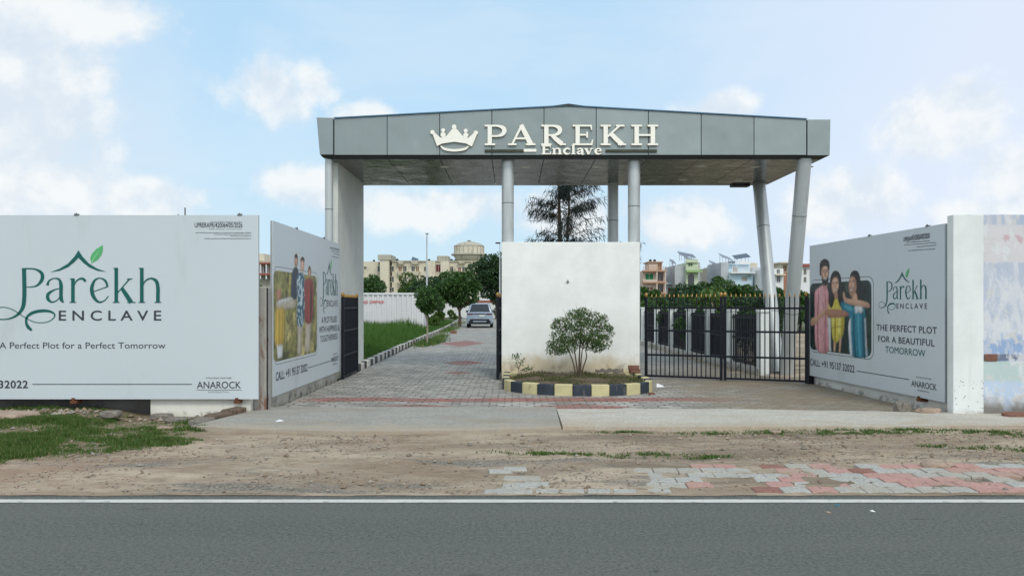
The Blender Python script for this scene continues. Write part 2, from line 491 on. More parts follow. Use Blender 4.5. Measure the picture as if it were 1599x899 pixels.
def soil_ground_mat():
    m, t = new_mat('far_ground')
    n = t.noise(t.coord, 0.08, 6, 0.6)
    g = t.noise(t.coord, 3.0, 5, 0.65)
    c = t.mix(t.ramp(n, 0.4, 0.6), (0.15, 0.13, 0.08), (0.07, 0.10, 0.035))
    c = t.mix(t.ramp(g, 0.5, 0.65, True, 0, 0.4), c, (0.2, 0.17, 0.12))
    t.set(t.bsdf, 'Base Color', c)
    t.set(t.bsdf, 'Roughness', 0.95)
    return m


M = {}
M['asphalt'] = asphalt_mat()
M['dirt'] = dirt_mat()
M['apron'] = concrete_ground_mat('broom_finished_concrete', (0.340, 0.330, 0.295), (0.28, 0.235, 0.175), 0.6, (9.75, 9.1))
M['strip'] = concrete_ground_mat('pale_new_concrete', (0.50, 0.475, 0.415), (0.38, 0.31, 0.225), 0.65, (9.75, 9.35))
M['paver'] = paver_mat()
M['ground'] = soil_ground_mat()
M['line'] = mat('road_paint', (0.55, 0.54, 0.50), 0.75, 0.16, 3, 60, 0.2, 0, 0.3, (0.17, 0.165, 0.15), 0.75, 0.555)
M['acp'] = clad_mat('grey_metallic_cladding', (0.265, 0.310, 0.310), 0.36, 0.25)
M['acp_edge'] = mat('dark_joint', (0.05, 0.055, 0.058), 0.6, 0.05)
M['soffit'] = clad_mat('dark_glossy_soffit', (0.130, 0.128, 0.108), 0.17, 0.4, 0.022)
M['roof'] = mat('blue_roof_sheet', (0.10, 0.20, 0.30), 0.5, 0.1)
M['steel'] = mat('silver_column_cladding', (0.49, 0.52, 0.52), 0.42, 0.03, 1.0, 50, 0, 0.35, 0.5, (0.33, 0.34, 0.33), 0.5, 0.55)
M['seam'] = mat('column_seam', (0.14, 0.15, 0.15), 0.6, 0.05)
M['pier'] = wall_mat('grey_green_plaster', (0.66, 0.69, 0.65), (0.42, 0.40, 0.32), 0.3, 0.4, None, 0.35)
M['wall'] = wall_mat('white_painted_wall', (0.80, 0.815, 0.785), (0.56, 0.45, 0.27), 0.64, 0.36, (0.2, 0.17, 0.13), 0.10, 0.78)
M['wall_raw'] = wall_mat('bare_plaster', (0.52, 0.52, 0.48), (0.36, 0.34, 0.28), 0.25, 0.25, (0.07, 0.07, 0.06), 0.5)
M['wall_pale'] = wall_mat('pale_render', (0.74, 0.73, 0.66), (0.5, 0.45, 0.36), 0.08, 0.2, (0.1, 0.09, 0.08), 0.4)
M['wall_dark'] = wall_mat('dark_plaster', (0.16, 0.155, 0.15), (0.06, 0.06, 0.055), 0.25, 0.3, (0.03, 0.03, 0.03), 0.6)  # darker plaster for the stretch left of the pale wall
M['wall_white'] = wall_mat('whitewashed_plaster', (0.74, 0.775, 0.755), (0.55, 0.52, 0.46), 0.15, 0.2, (0.2, 0.19, 0.17), 0.22)
M['mural'] = mural_mat()
M['post'] = mat('rust_streaked_concrete', (0.36, 0.345, 0.32), 0.9, 0.15, 3, 40, 0.4, 0, 0.2, (0.19, 0.085, 0.045), 0.85, 0.50)
M['board'] = mat('board_sheet', (0.545, 0.605, 0.635), 0.42, 0.018, 0.5, 30, 0, 0, 0.4, (0.44, 0.48, 0.49), 0.35, 0.55)
M['board_edge'] = mat('board_frame', (0.34, 0.36, 0.37), 0.5, 0.06)
M['ink'] = mat('ink_dark', (0.045, 0.052, 0.068), 0.5, 0.03)
M['ink_soft'] = mat('ink_grey', (0.20, 0.23, 0.25), 0.5, 0.03)
M['teal'] = mat('ink_teal', (0.006, 0.105, 0.092), 0.5, 0.05)
M['leafg'] = mat('ink_leaf_green', (0.10, 0.42, 0.16), 0.5, 0.08)
M['leafl'] = mat('ink_leaf_pale', (0.30, 0.62, 0.32), 0.5, 0.08)
M['white_ink'] = mat('ink_white', (0.72, 0.74, 0.75), 0.5, 0.02)
M['p_night'] = mat('print_dark_garden', (0.012, 0.028, 0.026), 0.4, 0.6, 3, 12)
M['p_skin'] = mat('print_skin', (0.47, 0.27, 0.185), 0.45, 0.2, 6, 14)
M['p_skin_d'] = mat('print_skin_deep', (0.33, 0.175, 0.115), 0.45, 0.2, 6, 14)
M['p_hair'] = mat('print_hair', (0.016, 0.013, 0.012), 0.45, 0.3)
M['p_pink'] = mat('print_pink_kurta', (0.62, 0.285, 0.31), 0.45, 0.16, 7, 18)
M['p_yellow'] = mat('print_yellow_dress', (0.60, 0.52, 0.06), 0.45, 0.25, 8, 18)
M['p_teal'] = mat('print_teal_saree', (0.022, 0.185, 0.27), 0.45, 0.3, 6, 16)
M['p_white'] = mat('print_white_cloth', (0.60, 0.64, 0.66), 0.45, 0.1, 8)
M['p_blue'] = mat('print_navy_shirt', (0.025, 0.035, 0.06), 0.45, 0.3, 8)
M['p_red'] = mat('print_red_top', (0.30, 0.045, 0.04), 0.45, 0.25, 8)
M['p_beige'] = mat('print_beige_trousers', (0.46, 0.42, 0.33), 0.45, 0.15, 8)
M['p_ochre'] = mat('print_ochre_dress', (0.55, 0.36, 0.05), 0.45, 0.25, 8)
M['p_skin_l'] = mat('print_skin_light', (0.60, 0.37, 0.265), 0.45, 0.12, 6, 14)
M['p_pink_d'] = mat('print_pink_fold', (0.40, 0.15, 0.17), 0.45, 0.15, 7)
M['p_pink_l'] = mat('print_pink_light', (0.74, 0.42, 0.43), 0.45, 0.12, 7)
M['p_yel_d'] = mat('print_yellow_fold', (0.36, 0.27, 0.03), 0.45, 0.2, 8)
M['p_yel_l'] = mat('print_yellow_light', (0.72, 0.66, 0.20), 0.45, 0.15, 8)
M['p_teal_d'] = mat('print_teal_fold', (0.008, 0.075, 0.125), 0.45, 0.2, 6)
M['p_teal_l'] = mat('print_teal_light', (0.06, 0.32, 0.42), 0.45, 0.15, 6)
M['p_lip'] = mat('print_lips', (0.34, 0.09, 0.075), 0.45, 0.1)
M['p_leafy'] = mat('print_garden_leaves', (0.03, 0.062, 0.045), 0.4, 0.7, 5, 12)
M['print'] = print_mat()
M['p_garden'] = photo_bg_mat()
M['p_shirt'] = shirt_mat()
M['gold_face'] = mat('painted_sky_reflection_face', (0.91, 0.88, 0.78), 0.25, 0.02, 2, 30, 0, 0.0, 0.6)  # mirror gold face, bright sky reflection painted in as cream
M['gold_side'] = mat('brass_letter_side', (0.50, 0.38, 0.13), 0.35, 0.1, 4, 30, 0, 0.8, 0.5)
M['dark_reflection'] = mat('painted_tree_reflection_bar', (0.045, 0.050, 0.030), 0.35, 0.35, 5, 30, 0, 0.5, 0.5)  # mirror gold bar, dark tree reflection painted into its colour
M['gate'] = mat('black_gate_paint', (0.006, 0.008, 0.014), 0.5, 0.2, 3, 50, 0, 0, 0.25)
M['gold'] = mat('gold_finial_paint', (0.40, 0.24, 0.075), 0.45, 0.2, 9, 40, 0, 0.5, 0.5)
M['kerb_y'] = mat('faded_yellow_kerb_paint', (0.56, 0.50, 0.28), 0.85, 0.16, 4, 35, 0.4, 0, 0.2, (0.30, 0.26, 0.19), 0.6, 0.56)
M['kerb_b'] = mat('faded_black_kerb_paint', (0.042, 0.052, 0.068), 0.85, 0.3, 4, 35, 0.4, 0, 0.2, (0.15, 0.14, 0.12), 0.6, 0.55)
M['kerb_w'] = mat('old_white_kerb', (0.56, 0.55, 0.50), 0.9, 0.2, 2, 30, 0.3, 0, 0.2, (0.13, 0.13, 0.10), 0.7, 0.55)
M['soil'] = mat('planter_soil', (0.12, 0.09, 0.06), 0.95, 0.45, 5, 40, 0.8)
M['field'] = mat('field_soil', (0.07, 0.085, 0.035), 0.95, 0.4, 1, 20, 0.6)
M['brick'] = mat('red_brick', (0.20, 0.10, 0.07), 0.9, 0.3, 9, 50, 0.5)
M['old_brick'] = mat('mossy_old_brick', (0.15, 0.105, 0.078), 0.95, 0.35, 7, 40, 0.6, 0, 0.2, (0.05, 0.055, 0.04), 0.8, 0.5)
M['rock'] = mat('grey_rubble', (0.21, 0.19, 0.165), 0.95, 0.4, 8, 40, 0.8, 0, 0.2, (0.07, 0.065, 0.05), 0.7, 0.52)
M['rock_p'] = mat('pinkish_rubble', (0.36, 0.275, 0.215), 0.95, 0.3, 8, 40, 0.8, 0, 0.2, (0.16, 0.12, 0.09), 0.7, 0.52)
M['pebble'] = mat('pebbles', (0.30, 0.27, 0.23), 0.92, 0.45, 7, 60, 0.4)
M['clod'] = mat('earth_clods', (0.215, 0.165, 0.115), 0.95, 0.4, 7, 60, 0.4)
M['bag'] = mat('white_plastic', (0.74, 0.75, 0.75), 0.5, 0.06, 8)
M['pv_pink'] = concrete_ground_mat('pink_paver', (0.45, 0.265, 0.23), (0.37, 0.30, 0.225), 0.85)
M['pv_red'] = concrete_ground_mat('brown_red_paver', (0.27, 0.14, 0.11), (0.28, 0.22, 0.16), 0.6)
M['pv_grey'] = concrete_ground_mat('grey_paver', (0.40, 0.395, 0.36), (0.37, 0.305, 0.225), 0.85)
M['bark'] = mat('brown_bark', (0.11, 0.085, 0.06), 0.95, 0.35, 10, 60, 0.6)
M['bark_pale'] = mat('pale_bark', (0.30, 0.26, 0.21), 0.95, 0.25, 10, 60, 0.4)
M['lf_shrub'] = leaf_mat('shrub_leaves', (0.020, 0.052, 0.015), (0.120, 0.205, 0.062), (0.16, 0.12, 0.05))
M['lf_tree'] = leaf_mat('broad_leaves', (0.014, 0.044, 0.012), (0.078, 0.155, 0.036))
M['lf_light'] = leaf_mat('young_leaves', (0.030, 0.065, 0.012), (0.10, 0.17, 0.035))
M['lf_dark'] = leaf_mat('dark_leaves', (0.011, 0.035, 0.016), (0.050, 0.105, 0.036))
M['lf_cas'] = leaf_mat('needle_sprays', (0.005, 0.012, 0.012), (0.020, 0.038, 0.030))
M['grass'] = leaf_mat('verge_grass', (0.034, 0.078, 0.014), (0.115, 0.195, 0.045), (0.30, 0.25, 0.12))
M['drygrass'] = leaf_mat('planter_grass', (0.035, 0.055, 0.016), (0.12, 0.135, 0.045), (0.28, 0.22, 0.11))
M['tallgrass'] = leaf_mat('tall_field_grass', (0.026, 0.078, 0.012), (0.10, 0.205, 0.036))
M['glass'] = mat('dark_window_glass', (0.02, 0.026, 0.03), 0.12, 0.1, 1, 10, 0, 0, 0.6)
M['wood'] = mat('brown_door_wood', (0.20, 0.10, 0.055), 0.7, 0.15)
M['maroon'] = mat('maroon_shutter', (0.16, 0.035, 0.040), 0.7, 0.15)
M['tank'] = mat('black_tank_plastic', (0.012, 0.013, 0.015), 0.5, 0.1)
M['solar'] = mat('solar_glass', (0.018, 0.030, 0.055), 0.2, 0.15, 2, 8, 0, 0, 0.6)
M['cream'] = mat('cream_wash', (0.62, 0.57, 0.45), 0.9, 0.12, 0.35, 4, 0, 0, 0.2, (0.30, 0.28, 0.23), 0.6, 0.52)
M['cream_d'] = mat('weathered_cream', (0.42, 0.40, 0.33), 0.9, 0.15, 0.4, 4, 0, 0, 0.2, (0.2, 0.19, 0.16), 0.6, 0.5)
M['hwhite'] = mat('house_white', (0.70, 0.71, 0.71), 0.85, 0.08, 0.5, 5, 0, 0, 0.2, (0.45, 0.44, 0.42), 0.4, 0.58)
M['peach'] = mat('house_peach', (0.56, 0.46, 0.38), 0.85, 0.1, 0.5, 5)
M['peach_t'] = mat('house_orange_trim', (0.44, 0.27, 0.19), 0.85, 0.1, 0.5, 5)
M['hgreen'] = mat('house_lime', (0.51, 0.58, 0.42), 0.85, 0.1, 0.5, 5)
M['hgreen_d'] = mat('house_leaf_green_trim', (0.28, 0.42, 0.19), 0.85, 0.1, 0.5, 5)
M['hblue'] = mat('house_pale_blue', (0.52, 0.66, 0.74), 0.85, 0.08, 0.5, 5)
M['hgrey'] = mat('house_cement_side', (0.44, 0.46, 0.48), 0.9, 0.14, 0.5, 5)
M['hbrick'] = mat('house_bare_brick', (0.34, 0.17, 0.11), 0.9, 0.15, 0.5, 5)
M['net'] = mat('green_shade_cloth', (0.02, 0.20, 0.08), 0.8, 0.2, 1, 10)
M['pole'] = mat('galvanised_pole', (0.52, 0.54, 0.55), 0.5, 0.06, 1, 10, 0, 0.4)
M['container'] = corrug_mat()
M['red_ink'] = mat('red_sign_paint', (0.50, 0.045, 0.05), 0.6, 0.1)
M['car'] = mat('silver_white_car_paint', (0.30, 0.37, 0.46), 0.25, 0.02, 1, 30, 0, 0.15, 0.5, coat=0.7)
M['car_black'] = mat('car_black_trim', (0.015, 0.016, 0.018), 0.45, 0.1)
M['tyre'] = mat('tyre_rubber', (0.018, 0.018, 0.018), 0.85, 0.2)
M['rim'] = mat('alloy', (0.35, 0.36, 0.37), 0.35, 0.05, 2, 10, 0, 0.8)
M['lamp_red'] = mat('tail_lamp_red', (0.20, 0.012, 0.015), 0.25, 0.1)
M['plate'] = mat('number_plate_blank', (0.62, 0.63, 0.55), 0.5, 0.05)
M['rust'] = mat('rusty_iron', (0.14, 0.055, 0.03), 0.85, 0.35, 10, 50, 0.3)
M['wallred'] = mat('red_coping', (0.30, 0.10, 0.08), 0.85, 0.15)


# ------------------------------------------------------------------ mesh helpers
class MB:
    def __init__(s):
        s.v, s.f, s.m = [], [], []

    def add(s, verts, faces, mi=0):
        o = len(s.v)
        s.v.extend([tuple(p) for p in verts])
        for f in faces:
            s.f.append(tuple(i + o for i in f))
            s.m.append(mi)
        return s

    def box(s, x0, y0, z0, x1, y1, z1, mi=0):
        x0, x1 = min(x0, x1), max(x0, x1)
        y0, y1 = min(y0, y1), max(y0, y1)
        z0, z1 = min(z0, z1), max(z0, z1)
        v = [(x0, y0, z0), (x1, y0, z0), (x1, y1, z0), (x0, y1, z0), (x0, y0, z1), (x1, y0, z1), (x1, y1, z1), (x0, y1, z1)]
        return s.add(v, [(3, 2, 1, 0), (4, 5, 6, 7), (0, 1, 5, 4), (1, 2, 6, 5), (2, 3, 7, 6), (3, 0, 4, 7)], mi)

    def prism(s, poly, y0, y1, mi=0, side=None):
        """poly of (x, z), extruded in y"""
        n = len(poly)
        area = sum(poly[i][0] * poly[(i + 1) % n][1] - poly[(i + 1) % n][0] * poly[i][1] for i in range(n))
        if area < 0:
            poly = poly[::-1]
        a = [(p[0], y0, p[1]) for p in poly]
        b = [(p[0], y1, p[1]) for p in poly]
        s.add(a + b, [tuple(range(n))], mi)
        o = len(s.v) - 2 * n
        s.f.append(tuple(o + n + i for i in range(n - 1, -1, -1)))
        s.m.append(mi)
        for i in range(n):
            j = (i + 1) % n
            s.f.append((o + j, o + i, o + n + i, o + n + j))
            s.m.append(mi if side is None else side)
        return s

    def hprism(s, poly, z0, z1, mi=0):
        """poly of (x, y), extruded in z"""
        n = len(poly)
        area = sum(poly[i][0] * poly[(i + 1) % n][1] - poly[(i + 1) % n][0] * poly[i][1] for i in range(n))
        if area < 0:
            poly = poly[::-1]
        a = [(p[0], p[1], z0) for p in poly]
        b = [(p[0], p[1], z1) for p in poly]
        fs = [tuple(range(n - 1, -1, -1)), tuple(range(n, 2 * n))]
        fs += [(i, (i + 1) % n, n + (i + 1) % n, n + i) for i in range(n)]
        return s.add(a + b, fs, mi)

    def flat(s, poly, y, mi=0):
        """flat print facing -y"""
        n = len(poly)
        area = sum(poly[i][0] * poly[(i + 1) % n][1] - poly[(i + 1) % n][0] * poly[i][1] for i in range(n))
        if area < 0:
            poly = poly[::-1]
        return s.add([(p[0], y, p[1]) for p in poly], [tuple(range(n))], mi)

    def tube(s, pts, rad, n=8, mi=0, cap=True):
        pts = [Vector(p) for p in pts]
        if not hasattr(rad, '__len__'):
            rad = [rad] * len(pts)
        rings = []
        ref = None
        for i, p in enumerate(pts):
            d = (pts[min(i + 1, len(pts) - 1)] - pts[max(i - 1, 0)]).normalized()
            if ref is None:
                ref = Vector((1, 0, 0)) if abs(d.x) < 0.9 else Vector((0, 1, 0))
            u = (ref - d * ref.dot(d)).normalized()
            ref = u
            w = d.cross(u)
            rings.append([p + (u * math.cos(2 * math.pi * k / n) + w * math.sin(2 * math.pi * k / n)) * rad[i] for k in range(n)])
        v = [q for r in rings for q in r]
        f = []
        for i in range(len(pts) - 1):
            for k in range(n):
                f.append((i * n + k, i * n + (k + 1) % n, (i + 1) * n + (k + 1) % n, (i + 1) * n + k))
        if cap:
            f.append(tuple(range(n - 1, -1, -1)))
            f.append(tuple((len(pts) - 1) * n + k for k in range(n)))
        return s.add(v, f, mi)

    def lathe(s, prof, cx=0, cy=0, n=24, mi=0):
        v, f = [], []
        for (r, z) in prof:
            v += [(cx + r * math.cos(2 * math.pi * k / n), cy + r * math.sin(2 * math.pi * k / n), z) for k in range(n)]
        for i in range(len(prof) - 1):
            for k in range(n):
                f.append((i * n + k, i * n + (k + 1) % n, (i + 1) * n + (k + 1) % n, (i + 1) * n + k))
        f.append(tuple(range(n - 1, -1, -1)))
        f.append(tuple((len(prof) - 1) * n + k for k in range(n)))
        return s.add(v, f, mi)

    def build(s, name, mats, parent=None, loc=(0, 0, 0), rotz=0.0, bevel=0.0, smooth=False, seg=2):
        me = bpy.data.meshes.new(name)
        me.from_pydata(s.v, [], s.f)
        if not isinstance(mats, (list, tuple)):
            mats = [mats]
        for q in mats:
            me.materials.append(q)
        if max(s.m, default=0) > 0:
            me.polygons.foreach_set('material_index', s.m)
        if smooth:
            me.polygons.foreach_set('use_smooth', [True] * len(s.f))
        me.update()
        o = bpy.data.objects.new(name, me)
        COL.objects.link(o)
        o.location = loc
        o.rotation_euler = (0, 0, rotz)
        if parent:
            o.parent = parent
        if bevel:
            b = o.modifiers.new('bevel', 'BEVEL')
            b.width = bevel
            b.segments = seg
            b.limit_method = 'ANGLE'
            b.angle_limit = math.radians(40)
        if smooth:
            try:
                me.set_sharp_from_angle(angle=math.radians(38))
            except Exception:
                pass
        return o


def tag(o, label, cat, group=None):
    o['label'] = label
    o['category'] = cat
    if group:
        o['group'] = group
    return o


def thing(name, label, cat, loc=(0, 0, 0), rotz=0.0, group=None):
    o = bpy.data.objects.new(name, None)
    COL.objects.link(o)
    o.empty_display_size = 0.2
    o.location = loc
    o.rotation_euler = (0, 0, rotz)
    return tag(o, label, cat, group)


def struct(o):
    o['kind'] = 'structure'
    return o


def stuff(o):
    o['kind'] = 'stuff'
    return o


def copy_tree(root, loc, rotz, label):
    c = root.copy()
    COL.objects.link(c)
    c.location = loc
    c.rotation_euler = (0, 0, rotz)
    c['label'] = label
    for ch in list(root.children):
        d = ch.copy()
        COL.objects.link(d)
        d.parent = c
        for g in list(ch.children):
            e = g.copy()
            COL.objects.link(e)
            e.parent = d
    return c


def gx(px, D):
    return (px - CX) * D / F


def gz(py, D):
    return H + (HZ - py) * D / F


def gd(py):
    return H * F / (py - HZ)


def text_mesh(body, x0, x1, z0, cap, y, weight=0.0, name='lettering', mats=None, parent=None, extrude=0.0, spacing=1.0, fontbase='H'):
    """built-in font laid on the local x-z plane facing -y: left edge x0, right edge x1, baseline z0, capital height cap"""
    cu = bpy.data.curves.new('tmp', 'FONT')
    cu.body = body
    cu.size = 1.0
    cu.offset = weight
    cu.space_character = spacing
    cu.resolution_u = 4
    ob = bpy.data.objects.new('tmp', cu)
    COL.objects.link(ob)
    bpy.context.view_layer.update()
    me = bpy.data.meshes.new_from_object(ob)
    bpy.data.objects.remove(ob)
    bpy.data.curves.remove(cu)
    co = np.empty(len(me.vertices) * 3)
    me.vertices.foreach_get('co', co)
    co = co.reshape(-1, 3)
    capu = 0.729
    xs = (x1 - x0) / (co[:, 0].max() - co[:, 0].min())
    out = np.zeros_like(co)
    out[:, 0] = x0 + (co[:, 0] - co[:, 0].min()) * xs
    out[:, 2] = z0 + co[:, 1] * cap / capu
    out[:, 1] = y
    polys = [tuple(p.vertices) for p in me.polygons]
    bpy.data.meshes.remove(me)
    # one part per word: cut the line at its widest gaps
    nw = len(body.split())
    iv = sorted((out[list(p), 0].min(), out[list(p), 0].max()) for p in polys)
    gaps, end = [], iv[0][1]
    for a_, b_ in iv[1:]:
        if a_ > end:
            gaps.append((a_ - end, (a_ + end) / 2))
        end = max(end, b_)
    cuts = sorted(g[1] for g in sorted(gaps, reverse=True)[:nw - 1])
    o = None
    for w in range(len(cuts) + 1):
        l_ = cuts[w - 1] if w else -1e9
        r_ = cuts[w] if w < len(cuts) else 1e9
        sel = [p for p in polys if l_ < out[list(p), 0].mean() < r_]
        ids = sorted({i for p in sel for i in p})
        mp = {i: k for k, i in enumerate(ids)}
        me = bpy.data.meshes.new(name)
        me.from_pydata([tuple(out[i]) for i in ids], [], [tuple(mp[i] for i in p) for p in sel])
        me.materials.append(mats)
        me.update()
        o = bpy.data.objects.new(name, me)
        COL.objects.link(o)
        if parent:
            o.parent = parent
    return o


def catmull(pts, per=8):
    p = [np.array(q, float) for q in pts]
    p = [2 * p[0] - p[1]] + p + [2 * p[-1] - p[-2]]
    out = []
    for i in range(1, len(p) - 2):
        for k in range(per):
            t = k / per
            out.append(0.5 * ((2 * p[i]) + (-p[i - 1] + p[i + 1]) * t + (2 * p[i - 1] - 5 * p[i] + 4 * p[i + 1] - p[i + 2]) * t * t
                              + (-p[i - 1] + 3 * p[i] - 3 * p[i + 1] + p[i + 2]) * t ** 3))
    out.append(p[-2])
    return out


def ribbon_poly(pts, per=8):
    """pts of (x, z, width) -> outline left and right"""
    s = catmull(pts, per) if len(pts) > 2 else [np.array(q, float) for q in pts]
    L, R = [], []
    for i, q in enumerate(s):
        a, b = s[max(i - 1, 0)], s[min(i + 1, len(s) - 1)]
        d = b[:2] - a[:2]
        d = d / (np.linalg.norm(d) + 1e-9)
        nrm = np.array([-d[1], d[0]])
        w = max(q[2], 0.0002) / 2
        L.append(q[:2] + nrm * w)
        R.append(q[:2] - nrm * w)
    return L, R


def ribbon_flat(mb, pts, y, mi=0, per=8):
    L, R = ribbon_poly(pts, per)
    n = len(L)
    v = [(p[0], y, p[1]) for p in L] + [(p[0], y, p[1]) for p in R]
    f = [(i, n + i, n + i + 1, i + 1) for i in range(n - 1)]
    mb.add(v, f, mi)


def ribbon_solid(mb, pts, y0, y1, mi=0, side=1, per=8):
    """solid stroke: front at y0 (towards the viewer, -y), back at y1"""
    L, R = ribbon_poly(pts, per)
    n = len(L)
    v = [(p[0], y0, p[1]) for p in L] + [(p[0], y0, p[1]) for p in R] + [(p[0], y1, p[1]) for p in L] + [(p[0], y1, p[1]) for p in R]
    for i in range(n - 1):
        pass
    mb.add(v, [(i, n + i, n + i + 1, i + 1) for i in range(n - 1)], mi)
    o = len(mb.v) - 4 * n
    fs = [(i, i + 1, 2 * n + i + 1, 2 * n + i) for i in range(n - 1)]
    fs += [(n + i + 1, n + i, 3 * n + i, 3 * n + i + 1) for i in range(n - 1)]
    fs += [(0, 2 * n, 3 * n, n), (n - 1, 2 * n - 1, 4 * n - 1, 3 * n - 1)]
    for f in fs:
        mb.f.append(tuple(o + k for k in f))
        mb.m.append(side)


def leaves_obj(name, C, D, ln, wd, mats, parent=None, loc=(0, 0, 0), fold=0.0):
    """N leaf-shaped faces: centre C, direction D, length ln, width wd (arrays)"""
    N = len(C)
    D = D / (np.linalg.norm(D, axis=1, keepdims=True) + 1e-9)
    r = RNG.normal(size=(N, 3))
    S = np.cross(D, r)
    S /= (np.linalg.norm(S, axis=1, keepdims=True) + 1e-9)
    ln = np.broadcast_to(ln, N)[:, None]
    wd = np.broadcast_to(wd, N)[:, None]
    a = C - D * ln / 2
    b = C + S * wd / 2 - D * ln * 0.05
    c = C + D * ln / 2
    d = C - S * wd / 2 - D * ln * 0.05
    V = np.stack([a, b, c, d], 1).reshape(-1, 3)
    me = bpy.data.meshes.new(name)
    me.vertices.add(4 * N)
    me.vertices.foreach_set('co', V.ravel())
    me.loops.add(4 * N)
    me.loops.foreach_set('vertex_index', np.arange(4 * N))
    me.polygons.add(N)
    me.polygons.foreach_set('loop_start', np.arange(N) * 4)
    me.polygons.foreach_set('loop_total', np.full(N, 4))
    me.materials.append(mats)
    me.update(calc_edges=True)
    o = bpy.data.objects.new(name, me)
    COL.objects.link(o)
    o.location = loc
    if parent:
        o.parent = parent
    return o


def blades_obj(name, P, h, w, mats, lean=0.35, parent=None, loc=(0, 0, 0)):
    """grass: N bent three-sided blades rooted at P"""
    N = len(P)
    az = RNG.uniform(0, 2 * np.pi, N)
    u = np.stack([np.cos(az), np.sin(az), np.zeros(N)], 1)
    la = RNG.uniform(0, 2 * np.pi, N)
    ld = np.stack([np.cos(la), np.sin(la), np.zeros(N)], 1) * (RNG.uniform(0.1, 1, N) * lean)[:, None]
    h = np.broadcast_to(h, N)[:, None]
    w = np.broadcast_to(w, N)[:, None]
    up = np.array([0, 0, 1.0])
    b0, b1 = P - u * w / 2, P + u * w / 2
    mid = P + up * h * 0.55 + ld * h * 0.35
    m0, m1 = mid - u * w * 0.38, mid + u * w * 0.38
    tip = P + up * h + ld * h
    V = np.stack([b0, b1, m1, m0, tip], 1).reshape(-1, 3)
    me = bpy.data.meshes.new(name)
    me.vertices.add(5 * N)
    me.vertices.foreach_set('co', V.ravel())
    k = np.arange(N) * 5
    li = np.stack([k, k + 1, k + 2, k + 3, k + 3, k + 2, k + 4], 1).ravel()
    me.loops.add(7 * N)
    me.loops.foreach_set('vertex_index', li)
    me.polygons.add(2 * N)
    ls = np.stack([np.arange(N) * 7, np.arange(N) * 7 + 4], 1).ravel()
    me.polygons.foreach_set('loop_start', ls)
    me.polygons.foreach_set('loop_total', np.tile([4, 3], N))
    me.materials.append(mats)
    me.update(calc_edges=True)
    o = bpy.data.objects.new(name, me)
    COL.objects.link(o)
    o.location = loc
    if parent:
        o.parent = parent
    return o


def crown_points(n, centre, rx, ry, rz, clumps, clump_r, flat_bottom=0.0, shell=0.55):
    """leaf centres in uneven clumps spread through an ellipsoid"""
    cs = []
    while len(cs) < clumps:
        p = RNG.uniform(-1, 1, 3)
        r = np.linalg.norm(p)
        if 0.25 < r < 1.0 and p[2] > -1 + flat_bottom:
            cs.append(p * np.array([rx, ry, rz]) * 0.86)
    cs = np.array(cs)
    idx = RNG.integers(0, clumps, n)
    d = RNG.normal(size=(n, 3))
    d /= np.linalg.norm(d, axis=1, keepdims=True)
    rad = RNG.uniform(shell, 1.0, n) ** 0.7
    sz = RNG.uniform(0.65, 1.25, clumps)[idx] * clump_r
    P = cs[idx] + d * (rad * sz)[:, None] * np.array([1.0, 1.0, 0.8])
    return P + np.array(centre), d, cs + np.array(centre)


def tree(name, label, x, y, trunk_h, crown_z, rx, rz, n, leaf, lm, bark='bark', clumps=22, cat='tree', group=None, trunk_r=0.09, ry=None, lean=0.0):
    root = thing(name, label, cat, (x, y, 0), 0, group)
    P, d, cs = crown_points(n, (lean, 0, crown_z), rx, ry or rx, rz, clumps, min(rx, rz) * 0.5)
    mb = MB()
    mb.tube([(0, 0, -0.05), (lean * 0.3 + 0.02, 0.01, trunk_h * 0.5), (lean * 0.7, 0, trunk_h), (lean, 0, crown_z)], [trunk_r * 1.2, trunk_r, trunk_r * 0.85, trunk_r * 0.4], 8)
    for c in cs[:9]:
        c0 = Vector((lean * 0.7, 0, trunk_h * random.uniform(0.8, 1.05)))
        mid = c0.lerp(Vector(c), 0.55) + Vector((0, 0, 0.1 * rz))
        mb.tube([c0, mid, Vector(c)], [trunk_r * 0.55, trunk_r * 0.35, trunk_r * 0.12], 6)
    mb.build('trunk', M[bark], root, smooth=True)
    D = d * 0.6 + RNG.normal(size=d.shape) * 0.5 + np.array([0, 0, -0.25])
    leaves_obj('crown', P, D, RNG.uniform(0.7, 1.3, n) * leaf, RNG.uniform(0.4, 0.65, n) * leaf, M[lm], root)
    return root


def rock(name, label, x, y, z, sx, sy, sz, m, cat='stone', group=None, rz=0.0, rough=0.25):
    import bmesh
    bm = bmesh.new()
    bmesh.ops.create_icosphere(bm, subdivisions=2, radius=1)
    off = Vector((random.uniform(0, 50), random.uniform(0, 50), 0))
    for v in bm.verts:
        q = v.co.copy()
        q = Vector([math.copysign(abs(c) ** 0.6, c) for c in q])
        q *= 1 + rough * (mnoise.noise(q * 1.3 + off))
        v.co = Vector((q.x * sx, q.y * sy, q.z * sz + sz * 0.75))
    me = bpy.data.meshes.new(name)
    bm.to_mesh(me)
    bm.free()
    me.materials.append(M[m])
    o = bpy.data.objects.new(name, me)
    COL.objects.link(o)
    o.location = (x, y, z)
    o.rotation_euler = (0, 0, rz)
    return tag(o, label, cat, group)


